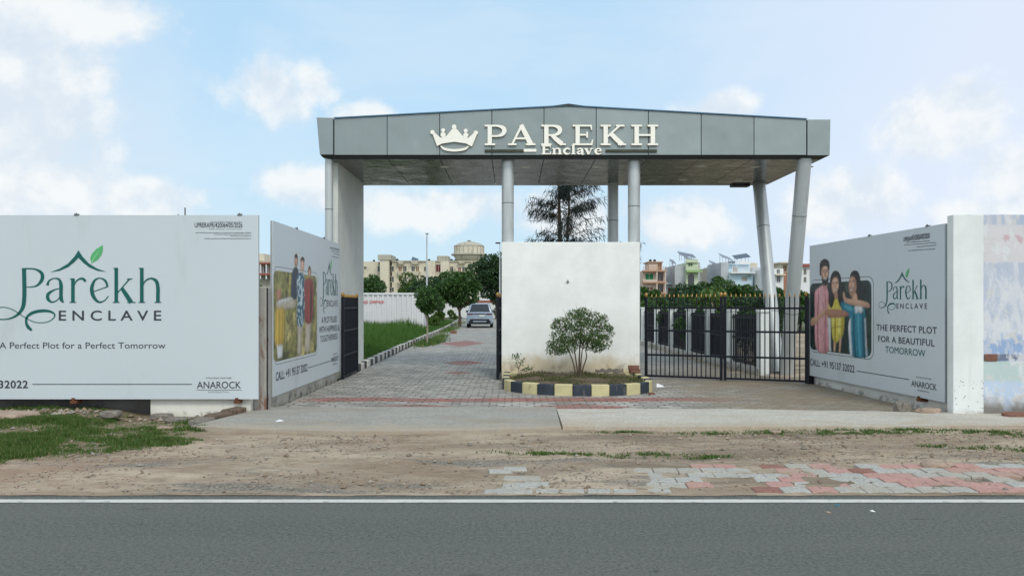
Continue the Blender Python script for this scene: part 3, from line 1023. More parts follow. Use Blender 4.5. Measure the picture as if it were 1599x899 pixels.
# ------------------------------------------------------------------ ground
def verge_h(x, y):
    """height of the rough verge"""
    edge = min(1, max(0, (y - 6.15) / 0.35)) * min(1, max(0, (10.9 - y) / 0.5))
    h = 0.030 * mnoise.noise(Vector((x * 0.7, y * 1.1, 3))) + 0.014 * mnoise.noise(Vector((x * 2.3, y * 3.2, 7))) + 0.007 * mnoise.noise(Vector((x * 7, y * 8, 1)))
    rise = 0.0
    if x < -3.4:
        rise = -0.035 * min(1, max(0, (y - 9.3) / 0.8)) * min(1, (-3.4 - x) / 0.5)
    if x < -5.4:
        rise += 0.10 * min(1, (-5.4 - x) / 0.5) * min(1, max(0, (y - 8.6) / 1.6))
    if x > 1.0:
        h -= 0.025 * math.exp(-((y - 7.75) / 0.22) ** 2)
    return h * edge + rise


def build_ground():
    mb = MB()
    mb.add([(-900, -300, -0.05), (900, -300, -0.05), (900, 1500, -0.05), (-900, 1500, -0.05)], [(0, 1, 2, 3)])
    struct(mb.build('ground', M['ground']))
    mb = MB()
    mb.add([(-60, -3.5, 0), (60, -3.5, 0), (60, 6.19, 0), (-60, 6.19, 0)], [(0, 1, 2, 3)])
    struct(mb.build('road', M['asphalt']))
    mb = MB()
    n = 240
    for i in range(n):
        x0, x1 = -24 + 48 * i / n, -24 + 48 * (i + 1) / n
        w0 = 0.008 * mnoise.noise(Vector((x0 * 2.5, 0, 0)))
        w1 = 0.008 * mnoise.noise(Vector((x1 * 2.5, 0, 0)))
        if 2.30 < x0 < 2.38:
            continue
        mb.add([(x0, 5.94 + w0, 0.004), (x1, 5.94 + w1, 0.004), (x1, 6.035 - w1, 0.004), (x0, 6.035 - w0, 0.004)], [(0, 1, 2, 3)])
    struct(mb.build('edge_line', M['line']))
    # rough verge as a fine sheet
    mb = MB()
    xs = np.linspace(-16, 16, 400)
    ys = np.linspace(6.1, 11.1, 90)
    v = []
    for yy in ys:
        for xx in xs:
            if yy < 6.12:
                v.append((xx, 6.16 + 0.05 * mnoise.noise(Vector((xx * 1.6, 2, 0))) + 0.02 * mnoise.noise(Vector((xx * 6, 5, 0))), 0.004))
            else:
                v.append((xx, yy, 0.006 + verge_h(xx, max(yy, 6.2))))
    f = []
    nx = len(xs)
    for j in range(len(ys) - 1):
        for i in range(nx - 1):
            f.append((j * nx + i, j * nx + i + 1, (j + 1) * nx + i + 1, (j + 1) * nx + i))
    mb.add(v, f)
    struct(mb.build('dirt_verge', M['dirt'], smooth=True))
    # block-paved forecourt and drive
    mb = MB()
    mb.add([(-3.62, 10.95, 0.012), (6.15, 10.95, 0.012), (6.0, 16.2, 0.012), (5.1, 16.6, 0.012), (5.1, 36, 0.012), (3.5, 86, 0.012), (-5.75, 86, 0.012),
            (-4.2, 48, 0.012), (-3.9, 34, 0.012), (-3.62, 17.4, 0.012)], [tuple(range(10))])
    struct(mb.build('driveway', M['paver']))
    # strip of made ground beyond the gate on the right
    mb = MB()
    mb.add([(5.1, 15, 0.006), (16, 15, 0.006), (16, 60, 0.006), (4.2, 60, 0.006), (5.1, 36, 0.006)], [(0, 1, 2, 3, 4)])
    struct(mb.build('side_yard', M['dirt']))

    def slab(name, m, near, far, z, th):
        pts = near + far[::-1]
        mb = MB()
        mb.hprism(pts, z - th, z)
        return struct(mb.build(name, M[m], bevel=0.006))
    nr = [(x, 9.02 + 0.05 * mnoise.noise(Vector((x * 1.3, 9, 0))) + (0.28 * ((x + 1.7) / 2.3) ** 2 if x > -1.7 else 0.38 * ((-1.7 - x) / 2.4) ** 2)) for x in np.linspace(-4.1, 0.62, 26)]
    fr = [(x, 11.12 + 0.02 * mnoise.noise(Vector((x * 2, 4, 0)))) for x in np.linspace(-3.7, 0.66, 12)]
    slab('concrete_apron', 'apron', nr, fr, 0.055, 0.07)
    nr = [(x, 9.30 + 0.06 * mnoise.noise(Vector((x * 1.4, 19, 0))) + max(0, x - 3.2) * 0.028) for x in np.linspace(0.64, 7.1, 34)]
    fr = [(x, 10.86 - max(0, x - 3.2) * 0.12) for x in np.linspace(0.66, 7.1, 20)]
    slab('concrete_strip', 'strip', nr, fr, 0.062, 0.08)


def pavement():
    """broken footway of loose interlocking blocks between road and dirt"""
    mb = MB()
    rows = 6
    y0, y1 = 6.22, 7.30
    rh = (y1 - y0) / rows
    for r in range(rows):
        x = 0.9 + (r % 2) * 0.12 + 0.05 * r
        k = 0
        while x < 15:
            w = 0.235 + random.uniform(-0.012, 0.012)
            yy = y0 + r * rh
            top = 7.28 - 0.10 * max(0, 3.6 - x) / 3 + 0.06 * mnoise.noise(Vector((x * 2, 0, 0)))
            keep = yy + rh * 0.6 < top
            if 1.55 < x < 2.15 and r < 3 and random.random() < 0.62:
                keep = False
            if x < 1.55 and (r > 4 or (r < 1 and random.random() < 0.2)):
                keep = False
            if random.random() < 0.05:
                keep = False
            if keep:
                g = 0.004
                sk = 0.030
                pts = [(x + g, yy + g), (x + w * 0.5, yy + g + sk), (x + w - g, yy + g), (x + w - g + 0.012, yy + rh - g), (x + w * 0.5, yy + rh - g + sk), (x + g + 0.012, yy + rh - g)]
                zt = 0.017 + random.uniform(-0.004, 0.004) + 0.012 * mnoise.noise(Vector((x, yy, 0)))
                diag = (x * 0.62 + r * 0.26) % 1.16
                if x < 1.5:
                    mi = 0
                else:
                    mi = 1 if diag < 0.60 else 0
                    if random.random() < 0.13:
                        mi = 1 - mi
                    if mi == 1 and random.random() < 0.14:
                        mi = 2
                mb.hprism(pts, -0.04, zt, mi)
            x += w
            k += 1
    # a thin grey row along the road, and a few strays farther left
    x = -0.25
    while x < 0.9:
        if random.random() < 0.9:
            mb.hprism([(x + 0.01, 6.21), (x + 0.2, 6.20), (x + 0.21, 6.32), (x + 0.02, 6.33)], -0.03, 0.017 + random.uniform(-0.003, 0.004), 0)
        x += 0.22
    for (px, py) in [(782, 738), (805, 735), (806, 749), (826, 748), (805, 761), (822, 760), (794, 768), (838, 757)]:
        D = gd(py)
        xx = gx(px, D)
        a = random.uniform(-0.25, 0.25)
        c, s = math.cos(a), math.sin(a)
        pts = [(xx + c * u - s * w, D + s * u + c * w) for (u, w) in [(-0.11, -0.08), (0.11, -0.08), (0.11, 0.08), (-0.11, 0.08)]]
        mb.hprism(pts, -0.03, verge_h(xx, D) + 0.013 + random.uniform(0, 0.008), 0)
    struct(mb.build('pavement', [M['pv_grey'], M['pv_pink'], M['pv_red']], bevel=0.006))


def ground_cover():
    # short grass on the left bank and in patches on the right
    P, Hh = [], []
    tries = 0
    while len(P) < 85000 and tries < 900000:
        tries += 1
        x, y = random.uniform(-9.5, -3.0), random.uniform(7.2, 10.75)
        nn = 0.9 * mnoise.noise(Vector((x * 0.8, y * 1.5, 4))) + 0.55 * mnoise.noise(Vector((x * 2.4, y * 4.2, 9))) + 0.5 * mnoise.noise(Vector((x * 7, y * 9, 2)))
        near = 7.28 + max(0, (x + 5.2)) * 0.62 + max(0, x + 4.2) * 0.5 + 0.12 * mnoise.noise(Vector((x * 1.7, 3, 8)))
        right = -3.55 - 0.12 * (10.2 - y)
        e = min(1.0, (y - near) / 0.5, (right - x) / 0.6)
        if x > -5.45:
            e = min(e, (10.0 - y) / 0.3)
        d = 0.14 + 0.95 * nn + 0.50 * min(0.6, e)
        if e > -0.25 and random.random() < min(1, max(0, d)) ** 1.5 * 1.2:
            P.append((x, y, 0.002 + verge_h(x, y)))
            Hh.append(0.018 + 0.055 * max(0, d) ** 1.3)
    P = np.array(P)
    h = RNG.uniform(0.5, 1.25, len(P)) * np.array(Hh)
    stuff(blades_obj('verge_grass', P, h, RNG.uniform(0.005, 0.011, len(P)), M['grass'], 0.6))
    P = []
    patches = [(0.30, 7.86, 0.34, 0.07), (0.62, 7.80, 0.3, 0.05), (1.35, 7.86, 0.45, 0.06), (2.05, 7.8, 0.25, 0.05), (3.2, 9.12, 0.25, 0.10), (4.2, 9.16, 0.55, 0.13), (4.9, 9.2, 0.4, 0.1),
               (5.75, 9.2, 0.5, 0.08), (6.35, 9.0, 0.4, 0.16), (6.9, 8.8, 0.4, 0.2), (5.2, 8.2, 0.2, 0.06), (5.75, 8.1, 0.25, 0.06), (2.4, 9.1, 0.3, 0.07), (1.4, 9.15, 0.3, 0.05), (7.3, 9.3, 0.4, 0.2), (4.75, 8.35, 0.14, 0.05)]
    for (cx, cy, ax, ay) in patches:
        for _ in range(int(5200 * ax * (ay + 0.08) * 4)):
            x, y = random.gauss(cx, ax * 0.62), random.gauss(cy, ay * 0.8)
            if mnoise.noise(Vector((x * 5, y * 8, 2))) + 0.6 * mnoise.noise(Vector((x * 14, y * 17, 2))) > random.uniform(-0.3, 0.3):
                P.append((x, y, 0.004 + verge_h(x, y)))
    P = np.array(P)
    stuff(blades_obj('weed_patches', P, RNG.uniform(0.008, 0.038, len(P)), RNG.uniform(0.006, 0.014, len(P)), M['grass'], 1.3))
    # loose gravel and crumbs on the dirt
    V, Fc = [], []
    base = [(1, 0, 0), (-1, 0, 0), (0, 1, 0), (0, -1, 0), (0, 0, 1), (0, 0, -0.6)]
    fc = [(0, 2, 4), (2, 1, 4), (1, 3, 4), (3, 0, 4), (2, 0, 5), (1, 2, 5), (3, 1, 5), (0, 3, 5)]
    mi = []
    for k in range(30000):
        x, y = random.uniform(-7.5, 8), random.uniform(6.2, 10.6)
        dens = mnoise.noise(Vector((x * 0.8, y * 1.6, 12))) + (0.3 if x > 2.5 and 7.4 < y < 9.2 else 0)
        if dens < random.uniform(-0.4, 0.6):
            continue
        if y > 9.0 and -4 < x < 7:
            continue
        if 6.2 < y < 7.3 and x > 0.8 and random.random() < 0.6:
            continue
        s = random.choice([0.005, 0.006, 0.008, 0.010, 0.013, 0.018 if random.random() < 0.5 else 0.009])
        if random.random() < 0.02:
            s = random.uniform(0.02, 0.032)
        if x < -3.8 and y > 10.25:
            s = random.choice([0.012, 0.018, 0.026, 0.036, 0.05])
        a = random.uniform(0, 6.28)
        o = len(V)
        z = 0.006 + verge_h(x, y) + s * 0.3
        for b in base:
            q = [b[0] * s * random.uniform(0.7, 1.5), b[1] * s * random.uniform(0.7, 1.3), b[2] * s * random.uniform(0.5, 0.9)]
            V.append((x + q[0] * math.cos(a) - q[1] * math.sin(a), y + q[0] * math.sin(a) + q[1] * math.cos(a), z + q[2]))
        m_ = random.choice([0, 0, 1, 2, 3, 3, 3])
        for f in fc:
            Fc.append(tuple(i + o for i in f))
            mi.append(m_)
    mb = MB()
    mb.v, mb.f, mb.m = V, Fc, mi
    stuff(mb.build('gravel', [M['pebble'], M['rock'], M['rock_p'], M['clod']]))


build_ground()
pavement()
ground_cover()


# ------------------------------------------------------------------ boundary walls
def walls():
    root = thing('boundary_wall', 'low grey plaster boundary wall behind the big frontal board, half of it dark', 'wall', (-6.8, 10.78, 0))
    mb = MB()
    mb.box(1.55, -0.09, -0.1, 3.0, 0.18, 2.2)
    mb.build('pale_wall', M['wall_pale'], root, bevel=0.008)
    mb = MB()
    mb.box(-6, 0.09, -0.05, 1.548, 0.24, 2.2)
    mb.build('dark_wall', M['wall_dark'], root)['label'] = 'dark recessed stretch of wall'
    root = thing('boundary_wall', 'grey plaster wall under the slanting board on the left of the entrance', 'wall', (-3.66, 11.05, 0))
    mb = MB()
    mb.box(-0.12, 0.06, -0.05, 0, 4.36, 1.85)
    mb.build('plaster_wall', M['wall_raw'], root, bevel=0.01)
    root = thing('wall_post', 'rust streaked concrete corner post between the two left boards', 'post', (-3.79, 10.86, 0))
    mb = MB()
    mb.box(-0.01, -0.06, -0.05, 0.185, 0.19, 1.86)
    mb.build('shaft', M['post'], root, bevel=0.02)
    mb = MB()
    mb.tube([(0.19, -0.03, 0.0), (0.19, -0.03, 1.84)], 0.012, 6)
    mb.build('iron_angle', M['gate'], root)
    # right return wall
    p0, p1 = Vector((6.02, 14.85)), Vector((6.33, 10.54))
    L = (p1 - p0).length
    yaw = math.atan2(p1.y - p0.y, p1.x - p0.x)
    root = thing('boundary_wall', 'whitewashed low wall under the family board right of the gate', 'wall', (p0.x, p0.y, 0), yaw)
    mb = MB()
    mb.box(0, 0, -0.05, L, 0.14, 1.7)
    mb.build('plaster_wall', M['wall_white'], root, bevel=0.01)
    # right front wall
    root = thing('boundary_wall', 'whitewashed wall end with a faded blue mural, right edge of the view', 'wall', (6.22, 10.38, 0))
    mb = MB()
    zt = [2.86 + 0.012 * mnoise.noise(Vector((i * 0.9, 2, 0))) for i in range(40)]
    top = [(0.0, 2.86), (0.43, 2.865)]
    mb.prism([(0, -0.05), (0.43, -0.05), (0.43, 2.86), (0.2, 2.872), (0, 2.862)], 0, 0.15)
    mb.build('white_end', M['wall_white'], root, bevel=0.008)
    mb = MB()
    poly = [(0.43, -0.05), (8.0, -0.05)] + [(8.0 - 7.57 * i / 30, 2.86 + 0.012 * mnoise.noise(Vector((i * 1.7, 2, 0)))) for i in range(31)]
    mb.prism(poly, 0.004, 0.15)
    mb.build('mural_wall', M['mural'], root)['label'] = 'peeling blue painted plaster'
    mb = MB()
    mb.box(0.44, -0.012, 0.80, 0.62, 0.02, 0.90)
    mb.build('hole_brick', M['brick'], root, bevel=0.01)
    mb = MB()
    for (x, z) in [(1.27, 1.62), (1.42, 1.60)]:
        for k in range(4):
            mb.box(x - 0.17 * (1.27 == x), -0.0015, z - 0.035 * k, x + 0.10, 0.003, z - 0.035 * k + 0.014)
    mb.build('painted_strokes', M['p_teal'], root)
    mb = MB()
    mb.prism([(1.03, 0.47), (1.09, 0.50), (1.2, 0.495), (1.24, 0.475), (1.16, 0.46), (1.1, 0.445)], -0.0015, 0.003)
    mb.build('blue_dab', M['p_teal'], root)
    mb = MB()
    rr = random.Random(5)
    for _ in range(26):
        x, z, s = rr.uniform(0.02, 0.43), rr.uniform(0.04, 0.55), rr.uniform(0.004, 0.011)
        mb.prism([(x - s, z), (x, z - s), (x + s * 1.3, z), (x, z + s * 0.8)], -0.002, 0.003)
    mb.build('chipped_spots', M['rock'], root)


walls()


# ------------------------------------------------------------------ hoardings
class Board:
    def __init__(s, label, p0, p1, zb, zt):
        s.p0, s.p1 = Vector(p0), Vector(p1)
        d = s.p1 - s.p0
        s.L = d.length
        s.yaw = math.atan2(d.y, d.x)
        s.d = d.normalized()
        s.zb, s.zt = zb, zt
        s.root = thing('billboard', label, 'billboard', (s.p0.x, s.p0.y, 0), s.yaw)
        mb = MB()
        mb.box(0, 0.0, zb, s.L, 0.012, zt)
        mb.build('panel', M['board'], s.root)
        mb = MB()
        e = 0.028
        for q in ((0.0, zb), (0.0, zt - e)):
            mb.box(0.003, 0.0125, q[1], s.L - 0.003, 0.045, q[1] + e)
        for xx in np.linspace(0.003, s.L - e - 0.003, 5):
            mb.box(xx, 0.013, zb + e, xx + e, 0.044, zt - e)
        mb.build('frame', M['board_edge'], s.root)

    def uv(s, px, py):
        """a photo point seen on this board: distance along it, height"""
        t = (px - CX) / F
        # p0 + a*d = (t*Y, Y)
        a = (t * s.p0.y - s.p0.x) / (s.d.x - t * s.d.y)
        Y = s.p0.y + a * s.d.y
        return a, H + (HZ - py) * Y / F

    def text(s, body, l, r, cap, m='ink', weight=0.0, y=-0.003, name='lettering', spacing=1.0):
        a = s.uv(*l)
        b = s.uv(*r)
        return text_mesh(body, a[0], b[0], (a[1] + b[1]) / 2, cap, y, weight, name, M[m], s.root, spacing=spacing)

    def clips(s, us, top=True):
        for u in us:
            mb = MB()
            z = s.zt if top else s.zb
            if top:
                mb.box(u, -0.01, z - 0.005, u + 0.06, 0.03, z + 0.018)
                mb.tube([(u + 0.03, -0.008, z + 0.03), (u + 0.03, 0.02, z + 0.005)], 0.008, 6)
            else:
                mb.box(u, -0.02, z - 0.06, u + 0.09, 0.14, z - 0.02)
                mb.box(u + 0.02, -0.022, z - 0.03, u + 0.06, 0.05, z + 0.02)
            mb.build('clip' if top else 'bracket', M['seam'] if top else M['rust'], s.root)

    def logo(s, u0, u1, zbase, y=-0.003, zscale=1.0):
        """round-serif word mark with roof, leaf, swash and the spaced word under it; 498 units from P to h"""
        k = (u1 - u0) / 498.0
        kz = k * zscale

        def T(pts):
            return [(u0 + (p[0] - 80) * k, zbase - (p[1] - 373) * kz, p[2] * (k + kz) / 2) for p in pts]
        st = []
        st.append([(88, 251, 15), (89, 300, 15), (89, 350, 15), (84, 390, 14), (64, 418, 9), (30, 433, 5), (-8, 432, 4), (-26, 414, 3), (-14, 396, 3), (18, 391, 3), (52, 402, 3),
                   (92, 428, 3), (130, 445, 3), (170, 444, 3), (194, 430, 4), (197, 415, 6), (178, 405, 9), (148, 404, 11), (118, 411, 11), (99, 426, 9), (96, 446, 9), (103, 462, 12), (116, 474, 8)])
        st.append([(80, 252, 4), (98, 252, 5), (128, 254, 6), (151, 268, 12), (153, 290, 13), (136, 312, 7), (112, 318, 4), (95, 318, 3)])
        st.append([(172, 312, 10), (178, 296, 6), (196, 287, 4), (214, 291, 8), (221, 310, 13), (221, 340, 13), (222, 362, 13), (230, 374, 5)])
        st.append([(221, 322, 3), (198, 328, 5), (176, 342, 11), (174, 360, 12), (188, 372, 6), (206, 366, 4), (221, 348, 3)])
        st.append([(264, 287, 13), (264, 330, 13), (264, 374, 13)])
        st.append([(267, 318, 3), (274, 300, 5), (288, 289, 6), (301, 289, 9), (310, 298, 9)])
        st.append([(333, 336, 3), (360, 327, 3), (390, 316, 4)])
        st.append([(389, 317, 7), (381, 296, 8), (361, 286, 4), (342, 295, 8), (332, 322, 13), (337, 350, 13), (355, 371, 8), (376, 368, 4), (392, 350, 3)])
        st.append([(420, 249, 13), (420, 310, 13), (420, 374, 13)])
        st.append([(424, 340, 4), (446, 314, 4), (468, 289, 5)])
        st.append([(440, 322, 12), (456, 346, 15), (474, 374, 16)])
        st.append([(512, 249, 13), (512, 310, 13), (512, 374, 13)])
        st.append([(515, 314, 3), (526, 295, 5), (546, 287, 6), (564, 297, 12), (570, 320, 13), (570, 350, 13), (570, 374, 13)])
        for (a, b, yy) in [(252, 276, 373), (408, 432, 373), (460, 490, 373), (500, 524, 373), (558, 582, 373), (410, 421, 251), (502, 513, 251), (254, 265, 289), (459, 478, 289)]:
            st.append([(a, yy, 3.2), (b, yy, 3.2)])
        mb = MB()
        for i, q in enumerate(st):
            ribbon_flat(mb, T(q), y - 0.00025 * i, 0, 7)
        mb.build('wordmark', M['teal'], s.root)
        lr = [(284, 186), (298, 208), (322, 234), (352, 252), (386, 264), (352, 260), (322, 247), (300, 230), (284, 213), (268, 230), (246, 247), (216, 260), (182, 265), (216, 252), (246, 234), (270, 208)]
        mb = MB()
        mb.flat([(u0 + (a - 80) * k, zbase - (b - 373) * kz) for a, b in lr], y, 0)
        mb.build('roof_mark', M['teal'], s.root)
        lf = [(331, 233), (326, 214), (334, 196), (350, 180), (372, 167), (372, 186), (366, 204), (353, 221)]
        mb = MB()
        mb.flat([(u0 + (a - 80) * k, zbase - (b - 373) * kz) for a, b in lf], y, 0)
        ribbon_flat(mb, T([(329, 236, 2.5), (340, 214, 2.5), (358, 188, 2)]), y - 0.001, 1)
        mb.build('leaf_mark', [M['leafg'], M['leafl']], s.root)
        text_mesh('ENCLAVE', u0 + (213 - 80) * k, u0 + (582 - 80) * k, zbase - (438 - 373) * kz, 37 * kz, y, 0.012, 'lettering', M['ink'], s.root, spacing=1.55)

    def fine_print(s, rows):
        """lines of print too small to read, as they are in the photograph: ((px0,py0),(px1,py1)) each"""
        rr = random.Random(3)
        for (a, b, hpx) in rows:
            mb = MB()
            u0, z0 = s.uv(*a)
            u1, z1 = s.uv(*b)
            x = u0
            n = 0
            up, lo = [], []
            while x < u1:
                z = z0 + (z1 - z0) * (x - u0) / (u1 - u0)
                lo.append((x, z + rr.choice([0, 0, -0.25]) * hpx))
                up.append((x, z + rr.choice([0.7, 1.0, 1.0, 0.55]) * hpx))
                x += rr.uniform(0.008, 0.02)
            mb.flat(lo + up[::-1], -0.003)
            mb.build('fine_print', M['ink_soft'], s.root)

    def rule(s, a, b, th=0.012):
        u0, z0 = s.uv(*a)
        u1, z1 = s.uv(*b)
        mb = MB()
        z = (z0 + z1) / 2
        mb.flat([(u0, z - th / 2), (u1, z - th / 2), (u1, z + th / 2), (u0, z + th / 2)], -0.003)
        mb.build('rule', M['ink'], s.root)

    def polys(s, name, items, fn, frame, back, res=0.0095):
        """the printed photograph: shapes laid over one another, softly modelled, on one fine sheet of coloured print"""
        rg = np.random.default_rng(21)
        P = []
        for (m, pts) in items:
            q = [np.array(s.uv(*fn(p))) for p in pts]
            if len(q) > 4:
                cl = catmull([q[-1]] + q + [q[0], q[1]], 4)
                q = cl[4:-5]
            P.append((m, np.array(q)))
        allp = np.concatenate([q for _, q in P] + [np.array(frame)])
        lo, hi = allp.min(0) - 0.03, allp.max(0) + 0.03
        lo[0], hi[0] = max(lo[0], 0.012), min(hi[0], s.L - 0.01)
        nx, nz = int((hi[0] - lo[0]) / res), int((hi[1] - lo[1]) / res)
        X, Z = np.meshgrid(lo[0] + (np.arange(nx) + 0.5) * res, lo[1] + (np.arange(nz) + 0.5) * res)

        def inside(q):
            m = np.zeros(X.shape, bool)
            for i in range(len(q)):
                (x0, z0), (x1, z1) = q[i], q[(i + 1) % len(q)]
                if z0 == z1:
                    continue
                c = ((z0 > Z) != (z1 > Z)) & (X < (x1 - x0) * (Z - z0) / (z1 - z0) + x0)
                m ^= c
            return m

        def blur(a, r):
            for ax in (0, 1):
                k = np.ones(2 * r + 1) / (2 * r + 1)
                for _ in range(2):
                    a = np.apply_along_axis(lambda v: np.convolve(np.pad(v, r, 'edge'), k, 'valid'), ax, a)
            return a

        def grain(r, seed):
            n = blur(np.random.default_rng(seed).normal(size=X.shape), r)
            return n / (n.std() + 1e-9)
        img = np.zeros(X.shape + (3,))
        alpha = inside(np.array(frame))
        base, spots = back
        img[:] = base
        for (cx, cz, rad, col, amt) in spots:
            d = np.exp(-(((X - lo[0] - cx * (hi[0] - lo[0])) ** 2 + (Z - lo[1] - cz * (hi[1] - lo[1])) ** 2) / rad ** 2) ** 2) * amt
            img = img * (1 - d[..., None]) + np.array(col) * d[..., None]
        img *= np.clip(1 + 0.22 * grain(3, 5) + 0.15 * grain(1, 6), 0.3, 2)[..., None]
        fine, mid = grain(1, 7), grain(3, 8)
        vert = blur(np.repeat(rg.normal(size=(1, nx)), nz, 0) + 0.25 * grain(5, 9), 1)
        vert /= vert.std()
        for (m, q) in P:
            msk = inside(q)
            if not msk.any():
                continue
            w = max(1, min(7, int(0.16 * math.sqrt(msk.sum()))))
            bl = blur(msk.astype(float), w)
            gx_, gz_ = np.gradient(bl, axis=1), np.gradient(bl, axis=0)
            k = w * 1.0
            shade = 0.62 + 0.46 * bl + k * (0.30 * gx_ - 0.26 * gz_)
            cloth = m in ('p_pink', 'p_yellow', 'p_teal', 'p_white', 'p_beige', 'p_red', 'p_ochre', 'p_blue')
            shade = shade * (1 + (0.10 * vert if cloth else 0.0) + 0.04 * mid + 0.03 * fine)
            if m == 'p_hair':
                shade = shade * (1 + 0.35 * np.clip(vert, -1, 2))
            col = np.array(PRINT[m])
            if m == 'p_shirt':
                pat = (grain(2, 31) > 0.05)[..., None]
                c3 = np.where(pat, np.array([0.42, 0.52, 0.56]), np.array([0.04, 0.11, 0.16]))
            else:
                c3 = np.broadcast_to(col, img.shape)
            soft = blur(msk.astype(float), 1)[..., None]
            img = img * (1 - soft) + c3 * np.clip(shade, 0.25, 1.5)[..., None] * soft
            alpha = alpha | msk
        img = np.clip(img, 0.003, 0.9)
        vx = lo[0] + np.arange(nx + 1) * res
        vz = lo[1] + np.arange(nz + 1) * res
        VX, VZ = np.meshgrid(vx, vz)
        co = np.stack([VX, np.full(VX.shape, -0.003), VZ], -1).reshape(-1, 3)
        J, I = np.nonzero(alpha)
        a0 = J * (nx + 1) + I
        quads = np.stack([a0, a0 + 1, a0 + nx + 2, a0 + nx + 1], 1)
        used, inv = np.unique(quads.ravel(), return_inverse=True)
        me = bpy.data.meshes.new(name)
        me.vertices.add(len(used))
        me.vertices.foreach_set('co', co[used].ravel())
        me.loops.add(4 * len(quads))
        me.loops.foreach_set('vertex_index', inv)
        me.polygons.add(len(quads))
        me.polygons.foreach_set('loop_start', np.arange(len(quads)) * 4)
        me.polygons.foreach_set('loop_total', np.full(len(quads), 4))
        pc = np.pad(img, ((0, 1), (0, 1), (0, 0)), 'edge').reshape(-1, 3)[used]
        at = me.color_attributes.new('print', 'FLOAT_COLOR', 'POINT')
        at.data.foreach_set('color', np.concatenate([pc, np.ones((len(pc), 1))], 1).ravel())
        me.materials.append(M['print'])
        me.update(calc_edges=True)
        o = bpy.data.objects.new(name, me)
        COL.objects.link(o)
        o.parent = s.root
        return o


PRINT = {'p_night': (0.012, 0.028, 0.026), 'p_skin': (0.56, 0.33, 0.22), 'p_skin_d': (0.38, 0.20, 0.13), 'p_skin_l': (0.70, 0.46, 0.33), 'p_hair': (0.016, 0.013, 0.012), 'p_pink': (0.64, 0.32, 0.34),
         'p_pink_d': (0.42, 0.17, 0.19), 'p_pink_l': (0.72, 0.42, 0.43), 'p_yellow': (0.60, 0.52, 0.08), 'p_yel_d': (0.38, 0.29, 0.04), 'p_yel_l': (0.70, 0.64, 0.20), 'p_teal': (0.024, 0.19, 0.275), 'p_teal_d': (0.010, 0.09, 0.14),
         'p_teal_l': (0.07, 0.32, 0.41), 'p_white': (0.58, 0.61, 0.62), 'p_blue': (0.028, 0.038, 0.065), 'p_red': (0.28, 0.045, 0.04), 'p_beige': (0.44, 0.40, 0.32), 'p_ochre': (0.53, 0.36, 0.06), 'p_leafy': (0.03, 0.062, 0.045),
         'p_lip': (0.24, 0.05, 0.045), 'p_shirt': (0.2, 0.3, 0.35)}


def rrect(x0, z0, x1, z1, r, n=5):
    out = []
    for (cx, cz, a0) in [(x1 - r, z1 - r, 0), (x0 + r, z1 - r, 90), (x0 + r, z0 + r, 180), (x1 - r, z0 + r, 270)]:
        for k in range(n + 1):
            a = math.radians(a0 + 90 * k / n)
            out.append((cx + r * math.cos(a), cz + r * math.sin(a)))
    return out


def bokeh(seed, n, cols, r0, r1):
    q = random.Random(seed)
    return [(q.random(), q.random(), q.uniform(r0, r1), q.choice(cols), q.uniform(0.35, 0.85)) for _ in range(n)]


